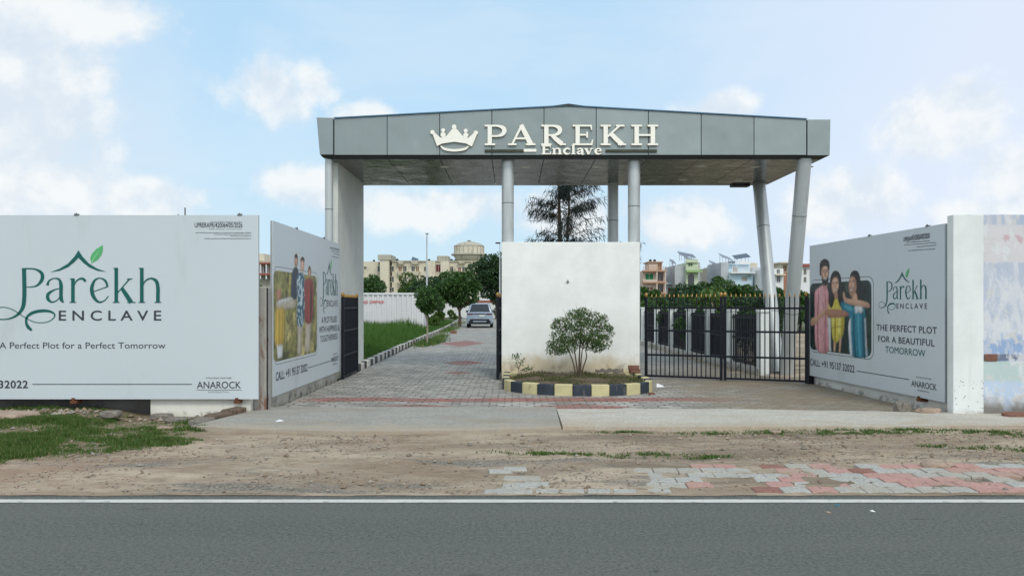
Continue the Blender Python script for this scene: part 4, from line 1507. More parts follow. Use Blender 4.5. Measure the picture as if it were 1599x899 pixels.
def boards():
    z1 = lambda p: (p[0] * 0.43388, 310 + p[1] * 0.43388)
    # --- A: frontal board on the left
    A = Board('large pale grey board facing the road at the far left, big word mark and tagline', (-9.6, 10.6), (-3.65, 10.6), 0.236, 2.882)
    a = A.uv(*z1((80, 373)))
    b = A.uv(*z1((578, 373)))
    A.logo(a[0], b[0], a[1])
    A.text('A Perfect Plot for a Perfect Tomorrow', z1((-1, 539)), z1((597, 539)), 0.094, 'ink', 0.0)
    A.text('CALL: +91 95137 32022', z1((-330, 681)), z1((102, 681)), 0.112, 'ink', 0.022, spacing=1.08)
    A.rule(z1((118, 667)), z1((692, 668)), 0.011)
    A.text('STRATEGIC PARTNER', z1((743, 648)), z1((835, 648)), 0.024, 'ink')
    A.text('ANAROCK', z1((710, 682)), z1((869, 682)), 0.102, 'ink', 0.008)
    A.rule(z1((708, 688)), z1((871, 688)), 0.006)
    A.text('RESIDENTIAL', z1((752, 698)), z1((826, 698)), 0.024, 'ink', 0, spacing=1.5)
    A.text('Project RERA Registration No.', z1((760, 86)), z1((872, 86)), 0.020, 'ink_soft')
    A.text('UPRERAPR/420064/05/2026', z1((702, 104)), z1((874, 104)), 0.072, 'ink', 0.012)
    A.text('RERA Website: www.up-rera.in', z1((755, 112)), z1((872, 112)), 0.020, 'ink_soft')
    A.fine_print([(z1((705, 124)), z1((907, 124)), 0.010), (z1((770, 130)), z1((907, 130)), 0.009), (z1((830, 136)), z1((907, 136)), 0.010), (z1((735, 145)), z1((907, 145)), 0.010)])
    A.clips([3.3, 5.65])
    A.clips([3.25, 5.6], False)
    # --- B: slanting board left of the entrance
    B = Board('pale board left of the entrance with a printed family group and phone number', (-3.6, 11.1), (-3.6, 15.39), 0.205, 2.86)
    zb = lambda p: (420 + p[0] * 0.27778, 380 + p[1] * 0.27778)
    a, b = B.uv(*zb((306, 288))), B.uv(*zb((385, 290)))
    B.logo(a[0], b[0], (a[1] + b[1]) / 2, zscale=1.55)
    # photograph with white border line
    bl, tr = B.uv(*zb((20, 650))), B.uv(*zb((270, 200)))
    mb = MB()
    z_lo, z_hi = B.uv(*zb((140, 640)))[1], B.uv(*zb((140, 168)))[1]
    mb.flat(rrect(-0.0 + 0.02, z_lo - 0.05, tr[0] + 0.07, z_hi + 0.07, 0.16), -0.0008, 0)
    mb.flat(rrect(-0.0 + 0.02, z_lo - 0.042, tr[0] + 0.06, z_hi + 0.062, 0.155), -0.0014, 1)
    mb.flat(rrect(-0.0 + 0.02, z_lo, tr[0], z_hi, 0.12), -0.002, 2)
    mb.build('picture_border', [M['ink'], M['board'], M['p_garden']], B.root)
    B.polys('printed_people', [
        ('p_beige', [(45, 325), (120, 300), (145, 310), (148, 355), (60, 365)]),
        ('p_ochre', [(40, 385), (62, 365), (88, 372), (84, 560), (60, 572), (36, 565)]),
        ('p_white', [(46, 570), (80, 562), (76, 640), (50, 646)]),
        ('p_skin_d', [(44, 268), (56, 250), (68, 258), (68, 300), (54, 318), (44, 305)]),
        ('p_skin_d', [(146, 70), (155, 60), (163, 75), (163, 112), (155, 132), (146, 118)]),
        ('p_hair', [(144, 72), (154, 56), (164, 74), (160, 82), (150, 80)]),
        ('p_blue', [(132, 160), (150, 132), (166, 150), (166, 210), (160, 290), (150, 312), (128, 300), (124, 250)]),
        ('p_skin', [(180, 96), (190, 84), (198, 98), (198, 140), (190, 158), (181, 145)]),
        ('p_hair', [(177, 100), (186, 74), (199, 84), (200, 104), (190, 94)]),
        ('p_beige', [(163, 440), (193, 440), (186, 540), (184, 615), (163, 620), (164, 540)]),
        ('p_shirt', [(158, 185), (180, 162), (200, 178), (202, 300), (196, 450), (160, 452), (160, 300)]),
        ('p_skin_d', [(221, 146), (230, 128), (238, 148), (236, 186), (229, 200), (222, 184)]),
        ('p_hair', [(219, 150), (229, 124), (239, 148), (232, 140), (225, 142)]),
        ('p_beige', [(208, 430), (238, 434), (234, 520), (230, 598), (206, 604), (207, 520)]),
        ('p_red', [(201, 216), (224, 196), (248, 214), (250, 320), (240, 440), (205, 436), (203, 330)]),
        ('p_lip', [(212, 230), (217, 228), (218, 330), (214, 430), (209, 430)]),
        ('p_hair', [(236, 230), (240, 230), (242, 330), (236, 430), (232, 430)]),
        ('p_skin', [(225, 152), (235, 150), (233, 184), (227, 186)]),
        ('p_skin_l', [(184, 104), (194, 102), (194, 140), (186, 142)]),
        ('p_skin', [(149, 84), (160, 82), (159, 112), (150, 114)]),
        ('p_yel_d', [(58, 390), (63, 388), (64, 480), (60, 566), (54, 566)]),
        ('p_yel_d', [(74, 380), (79, 380), (79, 470), (76, 560), (72, 560)]),
        ('p_white', [(60, 318), (120, 303), (136, 308), (120, 318), (62, 334)]),
    ], zb, rrect(0.02, z_lo, tr[0], z_hi, 0.12), ((0.20, 0.19, 0.06), bokeh(3, 60, [(0.42, 0.36, 0.10), (0.06, 0.075, 0.03), (0.55, 0.48, 0.20), (0.10, 0.11, 0.04), (0.035, 0.045, 0.02)], 0.05, 0.20)), 0.011)
    B.text('A PLOT FILLED', zb((298, 447)), zb((383, 440)), 0.125, 'ink', 0.0)
    B.text('WITH HAPPINESS &', zb((283, 503)), zb((397, 488)), 0.125, 'ink', 0.0)
    B.text('TOGETHERNESS', zb((289, 555)), zb((386, 536)), 0.125, 'ink', 0.0)
    B.text('CALL: +91 95137 32022', zb((40, 770)), zb((218, 716)), 0.135, 'ink', 0.015, spacing=1.07)
    u, zz = B.uv(*zb((222, 694)))
    u2, zz2 = B.uv(*zb((345, 660)))
    mb = MB()
    mb.flat([(u, zz - 0.02), (u2, zz - 0.02), (u2, zz - 0.008), (u, zz - 0.008)], -0.003)
    mb.build('rule', M['ink'], B.root)
    B.text('STRATEGIC PARTNER', zb((360, 628)), zb((384, 622)), 0.03, 'ink')
    B.text('ANAROCK', zb((350, 668)), zb((392, 654)), 0.10, 'ink', 0.008)
    B.text('RESIDENTIAL', zb((360, 684)), zb((386, 674)), 0.03, 'ink')
    B.fine_print([(zb((345, 26)), zb((398, 40)), 0.03), (zb((350, 40)), zb((398, 52)), 0.014), (zb((362, 56)), zb((398, 66)), 0.014), (zb((355, 74)), zb((398, 84)), 0.014)])
    B.clips([1.2, 3.0])
    # --- C: slanting board right of the gate
    C = Board('pale board right of the gate with a printed couple and child', (5.92, 14.65), (6.22, 10.59), 0.19, 2.76)
    z8 = lambda p: (1240 + p[0] * 0.40022, 320 + p[1] * 0.40044)
    a, b = C.uv(*z8((362, 366))), C.uv(*z8((519, 366)))
    C.logo(a[0], b[0], (a[1] + b[1]) / 2, zscale=1.12)
    zc = lambda p: (1255 + p[0] * 0.22263, 390 + p[1] * 0.22247)
    z_lo, z_hi = C.uv(*zc((250, 722)))[1], C.uv(*zc((250, 226)))[1]
    xr = C.uv(*zc((478, 400)))[0]
    mb = MB()
    mb.flat(rrect(0.02, z_lo - 0.05, xr + 0.07, z_hi + 0.07, 0.17), -0.0008, 0)
    mb.flat(rrect(0.02, z_lo - 0.040, xr + 0.06, z_hi + 0.060, 0.165), -0.0014, 1)
    mb.flat(rrect(0.02, z_lo, xr, z_hi, 0.13), -0.002, 2)
    mb.build('picture_border', [M['ink'], M['board'], M['p_night']], C.root)
    C.polys('printed_people', [
        ('p_skin_d', [(138, 214), (168, 214), (170, 262), (150, 272), (136, 256)]),
        ('p_pink', [(82, 300), (108, 266), (134, 248), (162, 258), (178, 300), (186, 380), (178, 470), (183, 704), (92, 692), (82, 450)]),
        ('p_white', [(172, 470), (194, 476), (196, 711), (183, 709)]),
        ('p_skin', [(126, 132), (150, 104), (178, 130), (177, 190), (164, 226), (142, 228), (126, 190)]),
        ('p_hair', [(114, 150), (118, 92), (146, 64), (176, 76), (184, 112), (180, 142), (166, 116), (140, 118), (130, 140), (127, 184), (117, 176)]),
        ('p_hair', [(126, 184), (140, 204), (160, 200), (177, 186), (173, 232), (156, 250), (136, 238)]),
        ('p_white', [(146, 198), (168, 194), (164, 206), (150, 208)]),
        ('p_skin_d', [(126, 140), (136, 146), (138, 190), (132, 196), (126, 180)]),
        ('p_skin_l', [(146, 112), (170, 118), (172, 136), (148, 136)]),
        ('p_skin_l', [(160, 158), (174, 152), (173, 178), (160, 184)]),
        ('p_skin_l', [(138, 160), (148, 158), (148, 184), (138, 184)]),
        ('p_hair', [(134, 142), (150, 138), (150, 143), (134, 147)]),
        ('p_hair', [(158, 138), (174, 140), (174, 145), (158, 143)]),
        ('p_hair', [(138, 151), (148, 150), (148, 155), (138, 156)]),
        ('p_hair', [(160, 150), (171, 151), (171, 156), (160, 155)]),
        ('p_skin_d', [(150, 176), (153, 150), (157, 150), (162, 178), (156, 182)]),
        ('p_pink_d', [(106, 300), (112, 300), (104, 500), (110, 690), (100, 690), (97, 500)]),
        ('p_pink_d', [(150, 262), (155, 262), (160, 420), (158, 600), (162, 698), (152, 698), (150, 560), (154, 420)]),
        ('p_pink_l', [(122, 290), (134, 286), (138, 440), (130, 600), (134, 690), (122, 690), (120, 560)]),
        ('p_pink_d', [(172, 300), (180, 320), (184, 380), (176, 400)]),
        ('p_skin', [(58, 482), (100, 462), (150, 412), (172, 402), (172, 434), (110, 490), (80, 524), (54, 526)]),
        ('p_hair', [(192, 190), (212, 152), (240, 150), (262, 186), (270, 260), (286, 330), (276, 382), (254, 402), (206, 392), (188, 390), (178, 340), (186, 250)]),
        ('p_yellow', [(164, 346), (186, 396), (206, 400), (232, 320), (262, 400), (288, 400), (288, 540), (276, 600), (236, 650), (210, 630), (200, 560), (194, 470)]),
        ('p_skin', [(202, 222), (220, 192), (244, 198), (250, 250), (238, 296), (218, 310), (203, 280)]),
        ('p_skin', [(212, 640), (232, 650), (226, 712), (214, 712)]),
        ('p_skin', [(254, 612), (272, 606), (262, 716), (250, 716)]),
        ('p_white', [(216, 276), (236, 272), (232, 284), (220, 287)]),
        ('p_skin_l', [(212, 206), (236, 202), (238, 222), (212, 224)]),
        ('p_skin_l', [(234, 244), (248, 240), (244, 268), (234, 270)]),
        ('p_hair', [(208, 230), (221, 228), (221, 235), (208, 237)]),
        ('p_hair', [(230, 227), (244, 227), (244, 234), (230, 234)]),
        ('p_skin_d', [(223, 258), (226, 234), (230, 258), (227, 264)]),
        ('p_skin_d', [(219, 306), (240, 298), (243, 330), (232, 346), (222, 336)]),
        ('p_yel_d', [(222, 480), (228, 480), (232, 560), (226, 640), (220, 600)]),
        ('p_yel_l', [(250, 470), (264, 474), (262, 560), (250, 600), (246, 540)]),
        ('p_yel_d', [(272, 480), (280, 490), (276, 570), (268, 600)]),
        ('p_yel_l', [(206, 480), (214, 480), (214, 540), (206, 550)]),
        ('p_yel_d', [(200, 538), (284, 530), (284, 538), (201, 548)]),
        ('p_hair', [(326, 196), (342, 152), (376, 148), (398, 190), (408, 280), (428, 372), (408, 364), (380, 330), (366, 250), (346, 190)]),
        ('p_teal', [(262, 378), (296, 356), (360, 400), (424, 388), (440, 470), (442, 640), (456, 748), (334, 738), (322, 620), (322, 520), (330, 474), (284, 444)]),
        ('p_skin_d', [(324, 208), (344, 182), (370, 206), (374, 280), (356, 330), (334, 326), (320, 274)]),
        ('p_white', [(330, 276), (348, 266), (344, 284), (334, 288)]),
        ('p_skin', [(326, 214), (344, 192), (360, 206), (358, 262), (340, 262), (326, 262)]),
        ('p_skin_l', [(336, 236), (352, 226), (356, 256), (344, 264)]),
        ('p_hair', [(328, 214), (340, 208), (340, 213), (328, 219)]),
        ('p_hair', [(347, 208), (362, 208), (362, 213), (347, 214)]),
        ('p_hair', [(330, 223), (339, 220), (339, 226), (330, 228)]),
        ('p_hair', [(348, 219), (359, 219), (359, 225), (348, 225)]),
        ('p_skin_d', [(338, 256), (341, 226), (345, 226), (347, 256)]),
        ('p_skin', [(346, 326), (372, 300), (382, 350), (364, 384), (346, 372)]),
        ('p_white', [(318, 520), (336, 476), (338, 600), (346, 740), (331, 738), (322, 620)]),
        ('p_white', [(430, 480), (440, 478), (452, 748), (440, 746)]),
        ('p_white', [(360, 392), (412, 384), (426, 440), (366, 446)]),
        ('p_skin', [(278, 300), (292, 298), (304, 336), (400, 352), (462, 374), (464, 404), (420, 398), (310, 376), (284, 345)]),
        ('p_teal_d', [(352, 450), (360, 450), (362, 600), (372, 742), (360, 742), (352, 600)]),
        ('p_teal_l', [(378, 450), (396, 450), (400, 600), (412, 744), (394, 743), (384, 600)]),
        ('p_teal_d', [(414, 446), (424, 446), (426, 600), (436, 746), (424, 745), (416, 600)]),
        ('p_teal_l', [(290, 384), (340, 400), (352, 420), (320, 424), (292, 404)]),
        ('p_skin_l', [(310, 346), (400, 358), (450, 374), (448, 380), (400, 368), (310, 354)]),
        ('p_skin_d', [(440, 384), (462, 390), (462, 393), (440, 388)]),
        ('p_skin_d', [(58, 494), (82, 490), (82, 494), (58, 499)]),
        ('p_skin_d', [(58, 508), (80, 503), (80, 507), (58, 512)]),
        ('p_skin_d', [(158, 424), (230, 412), (300, 430), (322, 458), (236, 476), (168, 466)]),
    ], zc, rrect(0.02, z_lo, xr, z_hi, 0.13), ((0.014, 0.032, 0.030), bokeh(4, 34, [(0.03, 0.06, 0.045), (0.008, 0.016, 0.018), (0.022, 0.05, 0.05), (0.045, 0.075, 0.05)], 0.06, 0.22)))
    C.text('THE PERFECT PLOT', z8((323, 487)), z8((559, 503)), 0.104, 'ink', 0.012, spacing=1.06)
    C.text('FOR A BEAUTIFUL', z8((330, 530)), z8((550, 553)), 0.104, 'ink', 0.012, spacing=1.06)
    C.text('TOMORROW', z8((358, 573)), z8((514, 593)), 0.108, 'teal', 0.0)
    C.text('CALL: +91 95137 32022', z8((64, 623)), z8((237, 653)), 0.132, 'ink', 0.016, spacing=1.07)
    u, zz = C.uv(*z8((246, 646)))
    u2, zz2 = C.uv(*z8((450, 687)))
    mb = MB()
    mb.flat([(u, zz - 0.006), (u2, zz - 0.006), (u2, zz + 0.006), (u, zz + 0.006)], -0.003)
    mb.build('rule', M['ink'], C.root)
    C.text('STRATEGIC PARTNER', z8((478, 672)), z8((537, 682)), 0.022, 'ink')
    C.text('ANAROCK', z8((459, 706)), z8((558, 722)), 0.096, 'ink', 0.008)
    C.text('RESIDENTIAL', z8((484, 722)), z8((530, 734)), 0.022, 'ink')
    C.text('UPRERAPR/420064/05/2026', z8((428, 140)), z8((531, 132)), 0.072, 'ink', 0.012)
    C.fine_print([(z8((462, 120)), z8((532, 112)), 0.014), (z8((440, 147)), z8((532, 141)), 0.012), (z8((430, 157)), z8((556, 148)), 0.012), (z8((480, 165)), z8((556, 158)), 0.012), (z8((447, 179)), z8((556, 172)), 0.012)])
    C.clips([2.1, 3.65])
    C.clips([3.45], False)
    mb = MB()
    mb.tube([(0.05, -0.004, 0.0), (0.05, -0.004, 0.03)], 0.01, 6)
    # two bare reinforcing rods behind the frontal board
    for (px, zt, lab) in [(270, 2.95, 'short bent reinforcing rod behind the top of the big frontal board'), (282, 3.05, 'taller thin reinforcing rod behind the top of the big frontal board')]:
        x = gx(px, 10.9)
        mb = MB()
        mb.tube([(0, 0, 0), (0.004, 0, 2.4), (0.0, 0, zt - 0.1), (0.012 if zt < 3 else 0, 0, zt)], 0.011, 6)
        tag(mb.build('rod', M['seam'], None, (x, 11.06, 0)), lab, 'rod', 'rods behind the board')


boards()


# ------------------------------------------------------------------ entrance canopy
FY = 15.4          # front face of the fascia
BY = 19.1          # back edge
fx = lambda px: gx(px, FY)
fz = lambda py: gz(py, FY)


def canopy():
    root = thing('entrance_canopy', 'grey clad flat gateway canopy with a low peaked fascia on silver columns', 'canopy', (1.3, 15.4, 0))
    ox, oy = 1.3, 15.4
    zb = 4.72
    xl, xr = fx(495.5), fx(1297)
    xa = fx(888)

    def ztop(x):
        l, r = fx(522), fx(1260)
        if x < l:
            return 5.487
        if x > r:
            return 5.462
        if x < xa:
            return 5.475 + (5.735 - 5.475) * (x - l) / (xa - l)
        return 5.735 - (5.735 - 5.455) * (x - xa) / (r - xa)
    seams = [fx(p) for p in (522, 605, 687, 768.5, 850, 931.5, 1013, 1095.5, 1178, 1260)]
    # carcass behind the panels: leaves dark joints
    mb = MB()
    mb.prism([(seams[0] + 0.02 - ox, zb + 0.02), (seams[-1] - 0.02 - ox, zb + 0.02), (seams[-1] - 0.02 - ox, 5.42), (xa - ox, 5.70), (seams[0] + 0.02 - ox, 5.44)], 0.03, BY - oy - 0.03)
    mb.build('carcass', M['acp_edge'], root)
    g = 0.007
    for i in range(9):
        x0, x1 = seams[i] + g, seams[i + 1] - g
        pts = [(x0 - ox, zb), (x1 - ox, zb), (x1 - ox, ztop(x1))]
        if x0 < xa < x1:
            pts.append((xa - ox, ztop(xa)))
        pts.append((x0 - ox, ztop(x0)))
        mb = MB()
        mb.prism(pts, 0.0, 0.026)
        mb.build('fascia_panel', M['acp'], root, bevel=0.004)
        mb = MB()
        mb.prism(pts, BY - oy - 0.026, BY - oy)
        mb.build('rear_panel', M['acp'], root)
    # corner boxes, the left one narrowing downward
    mb = MB()
    mb.prism([(fx(500.5) - ox, zb), (seams[0] - g * 2.2 - ox, zb), (seams[0] - g * 2.2 - ox, 5.487), (xl - ox, 5.495)], -0.035, BY - oy)
    mb.build('corner_box', M['acp'], root, bevel=0.005)
    mb = MB()
    mb.prism([(seams[-1] + g * 2.2 - ox, zb - 0.01), (xr - 0.015 - ox, zb - 0.01), (xr - ox, 5.458), (seams[-1] + g * 2.2 - ox, 5.458)], -0.012, BY - oy)
    mb.build('corner_box', M['acp'], root, bevel=0.005)
    # chamfered lower edge running round under the fascia
    mb = MB()
    a0, a1 = fx(501) - ox, xr - 0.02 - ox
    d = 0.14
    zs = 4.655
    for (p, q, r, s_) in [((a0, 0.01), (a1, 0.01), (a1 - d, 0.01 + d), (a0 + d, 0.01 + d)),
                          ((a1, 0.01), (a1, BY - oy - 0.01), (a1 - d, BY - oy - 0.01 - d), (a1 - d, 0.01 + d)),
                          ((a1, BY - oy - 0.01), (a0, BY - oy - 0.01), (a0 + d, BY - oy - 0.01 - d), (a1 - d, BY - oy - 0.01 - d)),
                          ((a0, BY - oy - 0.01), (a0, 0.01), (a0 + d, 0.01 + d), (a0 + d, BY - oy - 0.01 - d))]:
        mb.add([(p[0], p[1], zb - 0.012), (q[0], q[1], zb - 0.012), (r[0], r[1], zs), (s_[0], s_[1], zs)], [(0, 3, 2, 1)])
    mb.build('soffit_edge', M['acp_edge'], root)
    # soffit in panels with open joints
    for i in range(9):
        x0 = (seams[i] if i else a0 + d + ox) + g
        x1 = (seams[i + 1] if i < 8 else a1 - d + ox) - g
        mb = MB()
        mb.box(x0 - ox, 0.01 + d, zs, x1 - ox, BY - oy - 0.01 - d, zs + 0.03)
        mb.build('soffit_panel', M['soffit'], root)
    for (x, y) in [(2.9, 0.9), (4.1, 1.0), (5.3, 1.0), (2.9, 2.7), (4.3, 2.8), (-1.0, 1.0), (0.6, 1.0), (-2.8, 1.0), (-3.8, 1.0)]:
        mb = MB()
        mb.lathe([(0.10, zs - 0.006), (0.11, zs - 0.003), (0.11, zs + 0.004)], x - ox + 1.3 - 0.0, y, 16)
        mb.build('downlight', M['plate'], root)
    # roof sheeting
    mb = MB()
    for (x0, x1) in ((seams[0], xa), (xa, seams[-1])):
        z0, z1 = ztop(x0 + 0.001), ztop(x1 - 0.001)
        mb.add([(x0 - ox, -0.03, z0 + 0.004), (x1 - ox, -0.03, z1 + 0.004), (x1 - ox, BY - oy + 0.03, z1 + 0.004), (x0 - ox, BY - oy + 0.03, z0 + 0.004),
                (x0 - ox, -0.03, z0 + 0.026), (x1 - ox, -0.03, z1 + 0.026), (x1 - ox, BY - oy + 0.03, z1 + 0.026), (x0 - ox, BY - oy + 0.03, z0 + 0.026)],
               [(3, 2, 1, 0), (4, 5, 6, 7), (0, 1, 5, 4), (1, 2, 6, 5), (2, 3, 7, 6), (3, 0, 4, 7)])
    mb.build('roof_sheet', M['roof'], root)
    mb = MB()
    mb.prism([(xa - 0.3 - ox, ztop(xa - 0.3) + 0.024), (xa + 0.3 - ox, ztop(xa + 0.3) + 0.024), (xa - ox, ztop(xa) + 0.048)], -0.035, BY - oy + 0.035)
    mb.build('ridge_cap', M['acp_edge'], root)

    def column(bx, by, tx, ty, r, joints, z0=0.0, zt=4.70):
        mb = MB()
        mb.tube([(bx - ox, by - oy, z0), (tx - ox, ty - oy, zt)], r, 28)
        c = mb.build('column', M['steel'], root, smooth=True)
        for jz in joints:
            f = (jz - z0) / (zt - z0)
            p = Vector((bx - ox, by - oy, z0)).lerp(Vector((tx - ox, ty - oy, zt)), f)
            q = Vector((bx - ox, by - oy, z0)).lerp(Vector((tx - ox, ty - oy, zt)), f + 0.0035)
            mb = MB()
            mb.tube([p, q], r + 0.002, 28)
            mb.build('seam', M['seam'], c)
        return c
    column(-0.09, 15.76, -0.09, 15.76, 0.13, [3.75])
    column(2.61, 15.76, 2.61, 15.76, 0.13, [3.68])
    column(-0.12, 18.6, -0.12, 18.6, 0.13, [3.7])
    column(2.55, 18.6, 2.55, 18.6, 0.135, [3.7])
    column(6.22, 17.25, 6.24, 18.62, 0.155, [1.4, 3.5])
    column(6.22, 16.72, 6.20, 15.62, 0.15, [1.4, 3.5])
    column(-3.88, 15.62, -3.88, 15.62, 0.085, [2.05, 3.6])
    mb = MB()
    mb.box(-3.95 - ox, 15.86 - oy, -0.02, -3.75 - ox, 18.62 - oy, 4.66)
    mb.build('pier', M['pier'], root, bevel=0.01)
    # tie stub at the rear right corner
    mb = MB()
    mb.box(5.6 - ox, 18.7 - oy, 4.60, 6.05 - ox, 18.95 - oy, 4.652)
    mb.build('rear_bracket', M['acp_edge'], root)
    return root


canopy()


def slab_serif(mb, strokes, ox, oz, k, y0, y1):
    for i, q in enumerate(strokes):
        ribbon_solid(mb, [(ox + p[0] * k[0], oz + p[1] * k[1], p[2] * (k[0] if len(p) < 4 else k[1])) for p in q], y0 - 0.0004 * i, y1, 0, 1, 7)


def name_sign():
    """raised letters and crown on the fascia"""
    root = thing('name_sign', 'raised gold letters with a crown on the canopy front, sky reflection painted cream', 'sign', (fx(850), FY, fz(245)))
    ox, oz = fx(850), fz(245)
    S = FY / F
    Y0, Y1 = -0.045, -0.001
    cap = (227.5 - 196) * S

    # glyphs in units: height 1, widths about 1; wide old-style capitals with slab serifs
    TH, TN, SF = 0.205, 0.09, 0.085
    G = {
        'P': [[(0.24, 0.0, TH), (0.24, 1.0, TH)], [(0.0, 0.04, SF), (0.50, 0.04, SF)], [(0.0, 0.96, SF), (0.30, 0.96, SF)],
              [(0.24, 0.955, 0.09), (0.62, 0.95, 0.10), (0.86, 0.86, 0.18), (0.93, 0.71, 0.21), (0.84, 0.54, 0.17), (0.62, 0.455, 0.09), (0.30, 0.45, 0.085)]],
        'A': [[(0.12, 0.04, 0.09), (0.56, 0.98, 0.11)], [(0.53, 1.0, 0.20), (0.98, 0.03, 0.235)], [(0.30, 0.33, 0.085), (0.84, 0.33, 0.085)],
              [(-0.06, 0.04, SF), (0.32, 0.04, SF)], [(0.74, 0.04, SF), (1.18, 0.04, SF)]],
        'R': [[(0.24, 0.0, TH), (0.24, 1.0, TH)], [(0.0, 0.04, SF), (0.48, 0.04, SF)], [(0.0, 0.96, SF), (0.30, 0.96, SF)],
              [(0.24, 0.955, 0.09), (0.60, 0.95, 0.10), (0.82, 0.87, 0.18), (0.88, 0.73, 0.20), (0.80, 0.58, 0.16), (0.60, 0.50, 0.09), (0.30, 0.495, 0.085)],
              [(0.50, 0.50, 0.17), (0.74, 0.26, 0.21), (0.98, 0.06, 0.21)], [(0.88, 0.04, SF), (1.16, 0.04, SF)]],
        'E': [[(0.24, 0.0, TH), (0.24, 1.0, TH)], [(0.0, 0.04, SF), (0.92, 0.04, SF)], [(0.0, 0.96, SF), (0.90, 0.96, SF)], [(0.24, 0.51, 0.085), (0.72, 0.51, 0.085)],
              [(0.90, 0.0, 0.10), (0.97, 0.28, 0.05)], [(0.88, 1.0, 0.10), (0.92, 0.74, 0.05)], [(0.70, 0.36, 0.08), (0.70, 0.66, 0.08)]],
        'K': [[(0.24, 0.0, TH), (0.24, 1.0, TH)], [(0.0, 0.04, SF), (0.48, 0.04, SF)], [(0.0, 0.96, SF), (0.48, 0.96, SF)],
              [(0.30, 0.40, 0.09), (0.90, 0.96, 0.09)], [(0.46, 0.60, 0.20), (0.74, 0.30, 0.22), (1.02, 0.04, 0.22)], [(0.72, 0.96, SF), (1.12, 0.96, SF)], [(0.82, 0.04, SF), (1.20, 0.04, SF)]],
        'H': [[(0.24, 0.0, TH), (0.24, 1.0, TH)], [(0.98, 0.0, TH), (0.98, 1.0, TH)], [(0.24, 0.50, 0.09), (0.98, 0.50, 0.09)],
              [(0.0, 0.04, SF), (0.48, 0.04, SF)], [(0.0, 0.96, SF), (0.48, 0.96, SF)], [(0.74, 0.04, SF), (1.22, 0.04, SF)], [(0.74, 0.96, SF), (1.22, 0.96, SF)]],
    }
    GW = {'P': 1.02, 'A': 1.18, 'R': 1.16, 'E': 0.98, 'K': 1.20, 'H': 1.22}
    spans = [('P', 757.5, 791), ('A', 794, 836.5), ('R', 845.5, 884), ('E', 894.5, 926), ('K', 938, 977.5), ('H', 986, 1027.5)]
    for ch, p0, p1 in spans:
        mb = MB()
        kx = (p1 - p0) * S / (GW[ch] + (0.06 if ch == 'A' else 0))
        slab_serif(mb, G[ch], fx(p0) - ox + (0.06 * kx if ch == 'A' else 0), fz(227.5) - oz, (kx, cap), Y0, Y1)
        mb.build('letter', [M['gold_face'], M['gold_side']], root)
    # Enclave, bold serif lower case
    g2 = {
        'E': ([[(0.2, 0, .22), (0.2, 1, .22)], [(0, .05, .1), (.8, .05, .1)], [(0, .95, .1), (.78, .95, .1)], [(.2, .52, .1), (.6, .52, .1)], [(.76, 0, .1), (.8, .28, .06)], [(.74, 1, .1), (.78, .74, .06)]], 0.84),
        'n': ([[(.18, 0, .2), (.18, .66, .2)], [(.66, 0, .2), (.66, .40, .2), (.60, .60, .16), (.42, .66, .1), (.24, .54, .08)], [(0, .04, .08), (.36, .04, .08)], [(.48, .04, .08), (.84, .04, .08)], [(0, .64, .08), (.2, .64, .08)]], 0.84),
        'c': ([[(.62, .52, .14), (.48, .66, .12), (.24, .58, .18), (.14, .34, .2), (.24, .1, .18), (.46, .03, .1), (.64, .14, .06)]], 0.68),
        'l': ([[(.18, 0, .2), (.18, 1.04, .2)], [(0, .04, .08), (.36, .04, .08)], [(0, 1.0, .08), (.2, 1.0, .08)]], 0.36),
        'a': ([[(.1, .5, .14), (.26, .66, .1), (.46, .6, .16), (.52, .4, .2), (.52, .06, .2), (.66, .04, .08)], [(.5, .4, .07), (.26, .34, .12), (.12, .18, .18), (.26, .04, .12), (.48, .14, .07)]], 0.66),
        'v': ([[(.1, .66, .2), (.36, 0, .2)], [(.36, .02, .09), (.6, .66, .09)], [(-.04, .64, .08), (.28, .64, .08)], [(.46, .64, .08), (.74, .64, .08)]], 0.74),
        'e': ([[(.14, .36, .07), (.60, .36, .08)], [(.60, .36, .16), (.52, .58, .15), (.34, .66, .09), (.18, .54, .16), (.12, .32, .2), (.22, .1, .18), (.44, .03, .1), (.64, .14, .06)]], 0.68),
    }
    x = 846.0
    tot = sum(g2[c][1] + 0.07 for c in 'Enclave') - 0.07
    kx = (940 - 846) * S / tot
    xx = fx(846) - ox
    mb = MB()
    for ci, c in enumerate('Enclave'):
        gl, w = g2[c]
        slab_serif(mb, gl, xx, fz(241.6) - oz, (kx, 13.6 * S), Y0 - 0.001 * (ci % 2), Y1)
        xx += (w + 0.07) * kx
    mb.build('subtitle_lettering', [M['gold_face'], M['gold_side']], root)
    # bars either side, tree and sky reflections painted into their colours
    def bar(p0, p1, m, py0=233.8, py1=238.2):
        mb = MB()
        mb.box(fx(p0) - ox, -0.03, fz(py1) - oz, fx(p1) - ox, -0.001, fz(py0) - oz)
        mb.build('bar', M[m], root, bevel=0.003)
    bar(757.5, 818, 'dark_reflection')
    bar(818.3, 838, 'gold_face', 233.2, 237.6)  # pale end of the left bar: painted sky reflection
    bar(946, 1026, 'dark_reflection')
    # crown: five points with balls, body, and a curved band under it
    c = MB()
    z9 = lambda p: (fx(660 + p[0] * 0.23765) - ox, fz(180 + p[1] * 0.23739) - oz)
    body = [(98, 206), (66, 120), (82, 118), (122, 152), (140, 146), (160, 140), (205, 84), (218, 84), (266, 140), (284, 146), (304, 152), (340, 120), (362, 124), (326, 210), (290, 190), (212, 178), (130, 190)]
    c.prism([z9(p) for p in body], Y0, Y1, 0, 1)
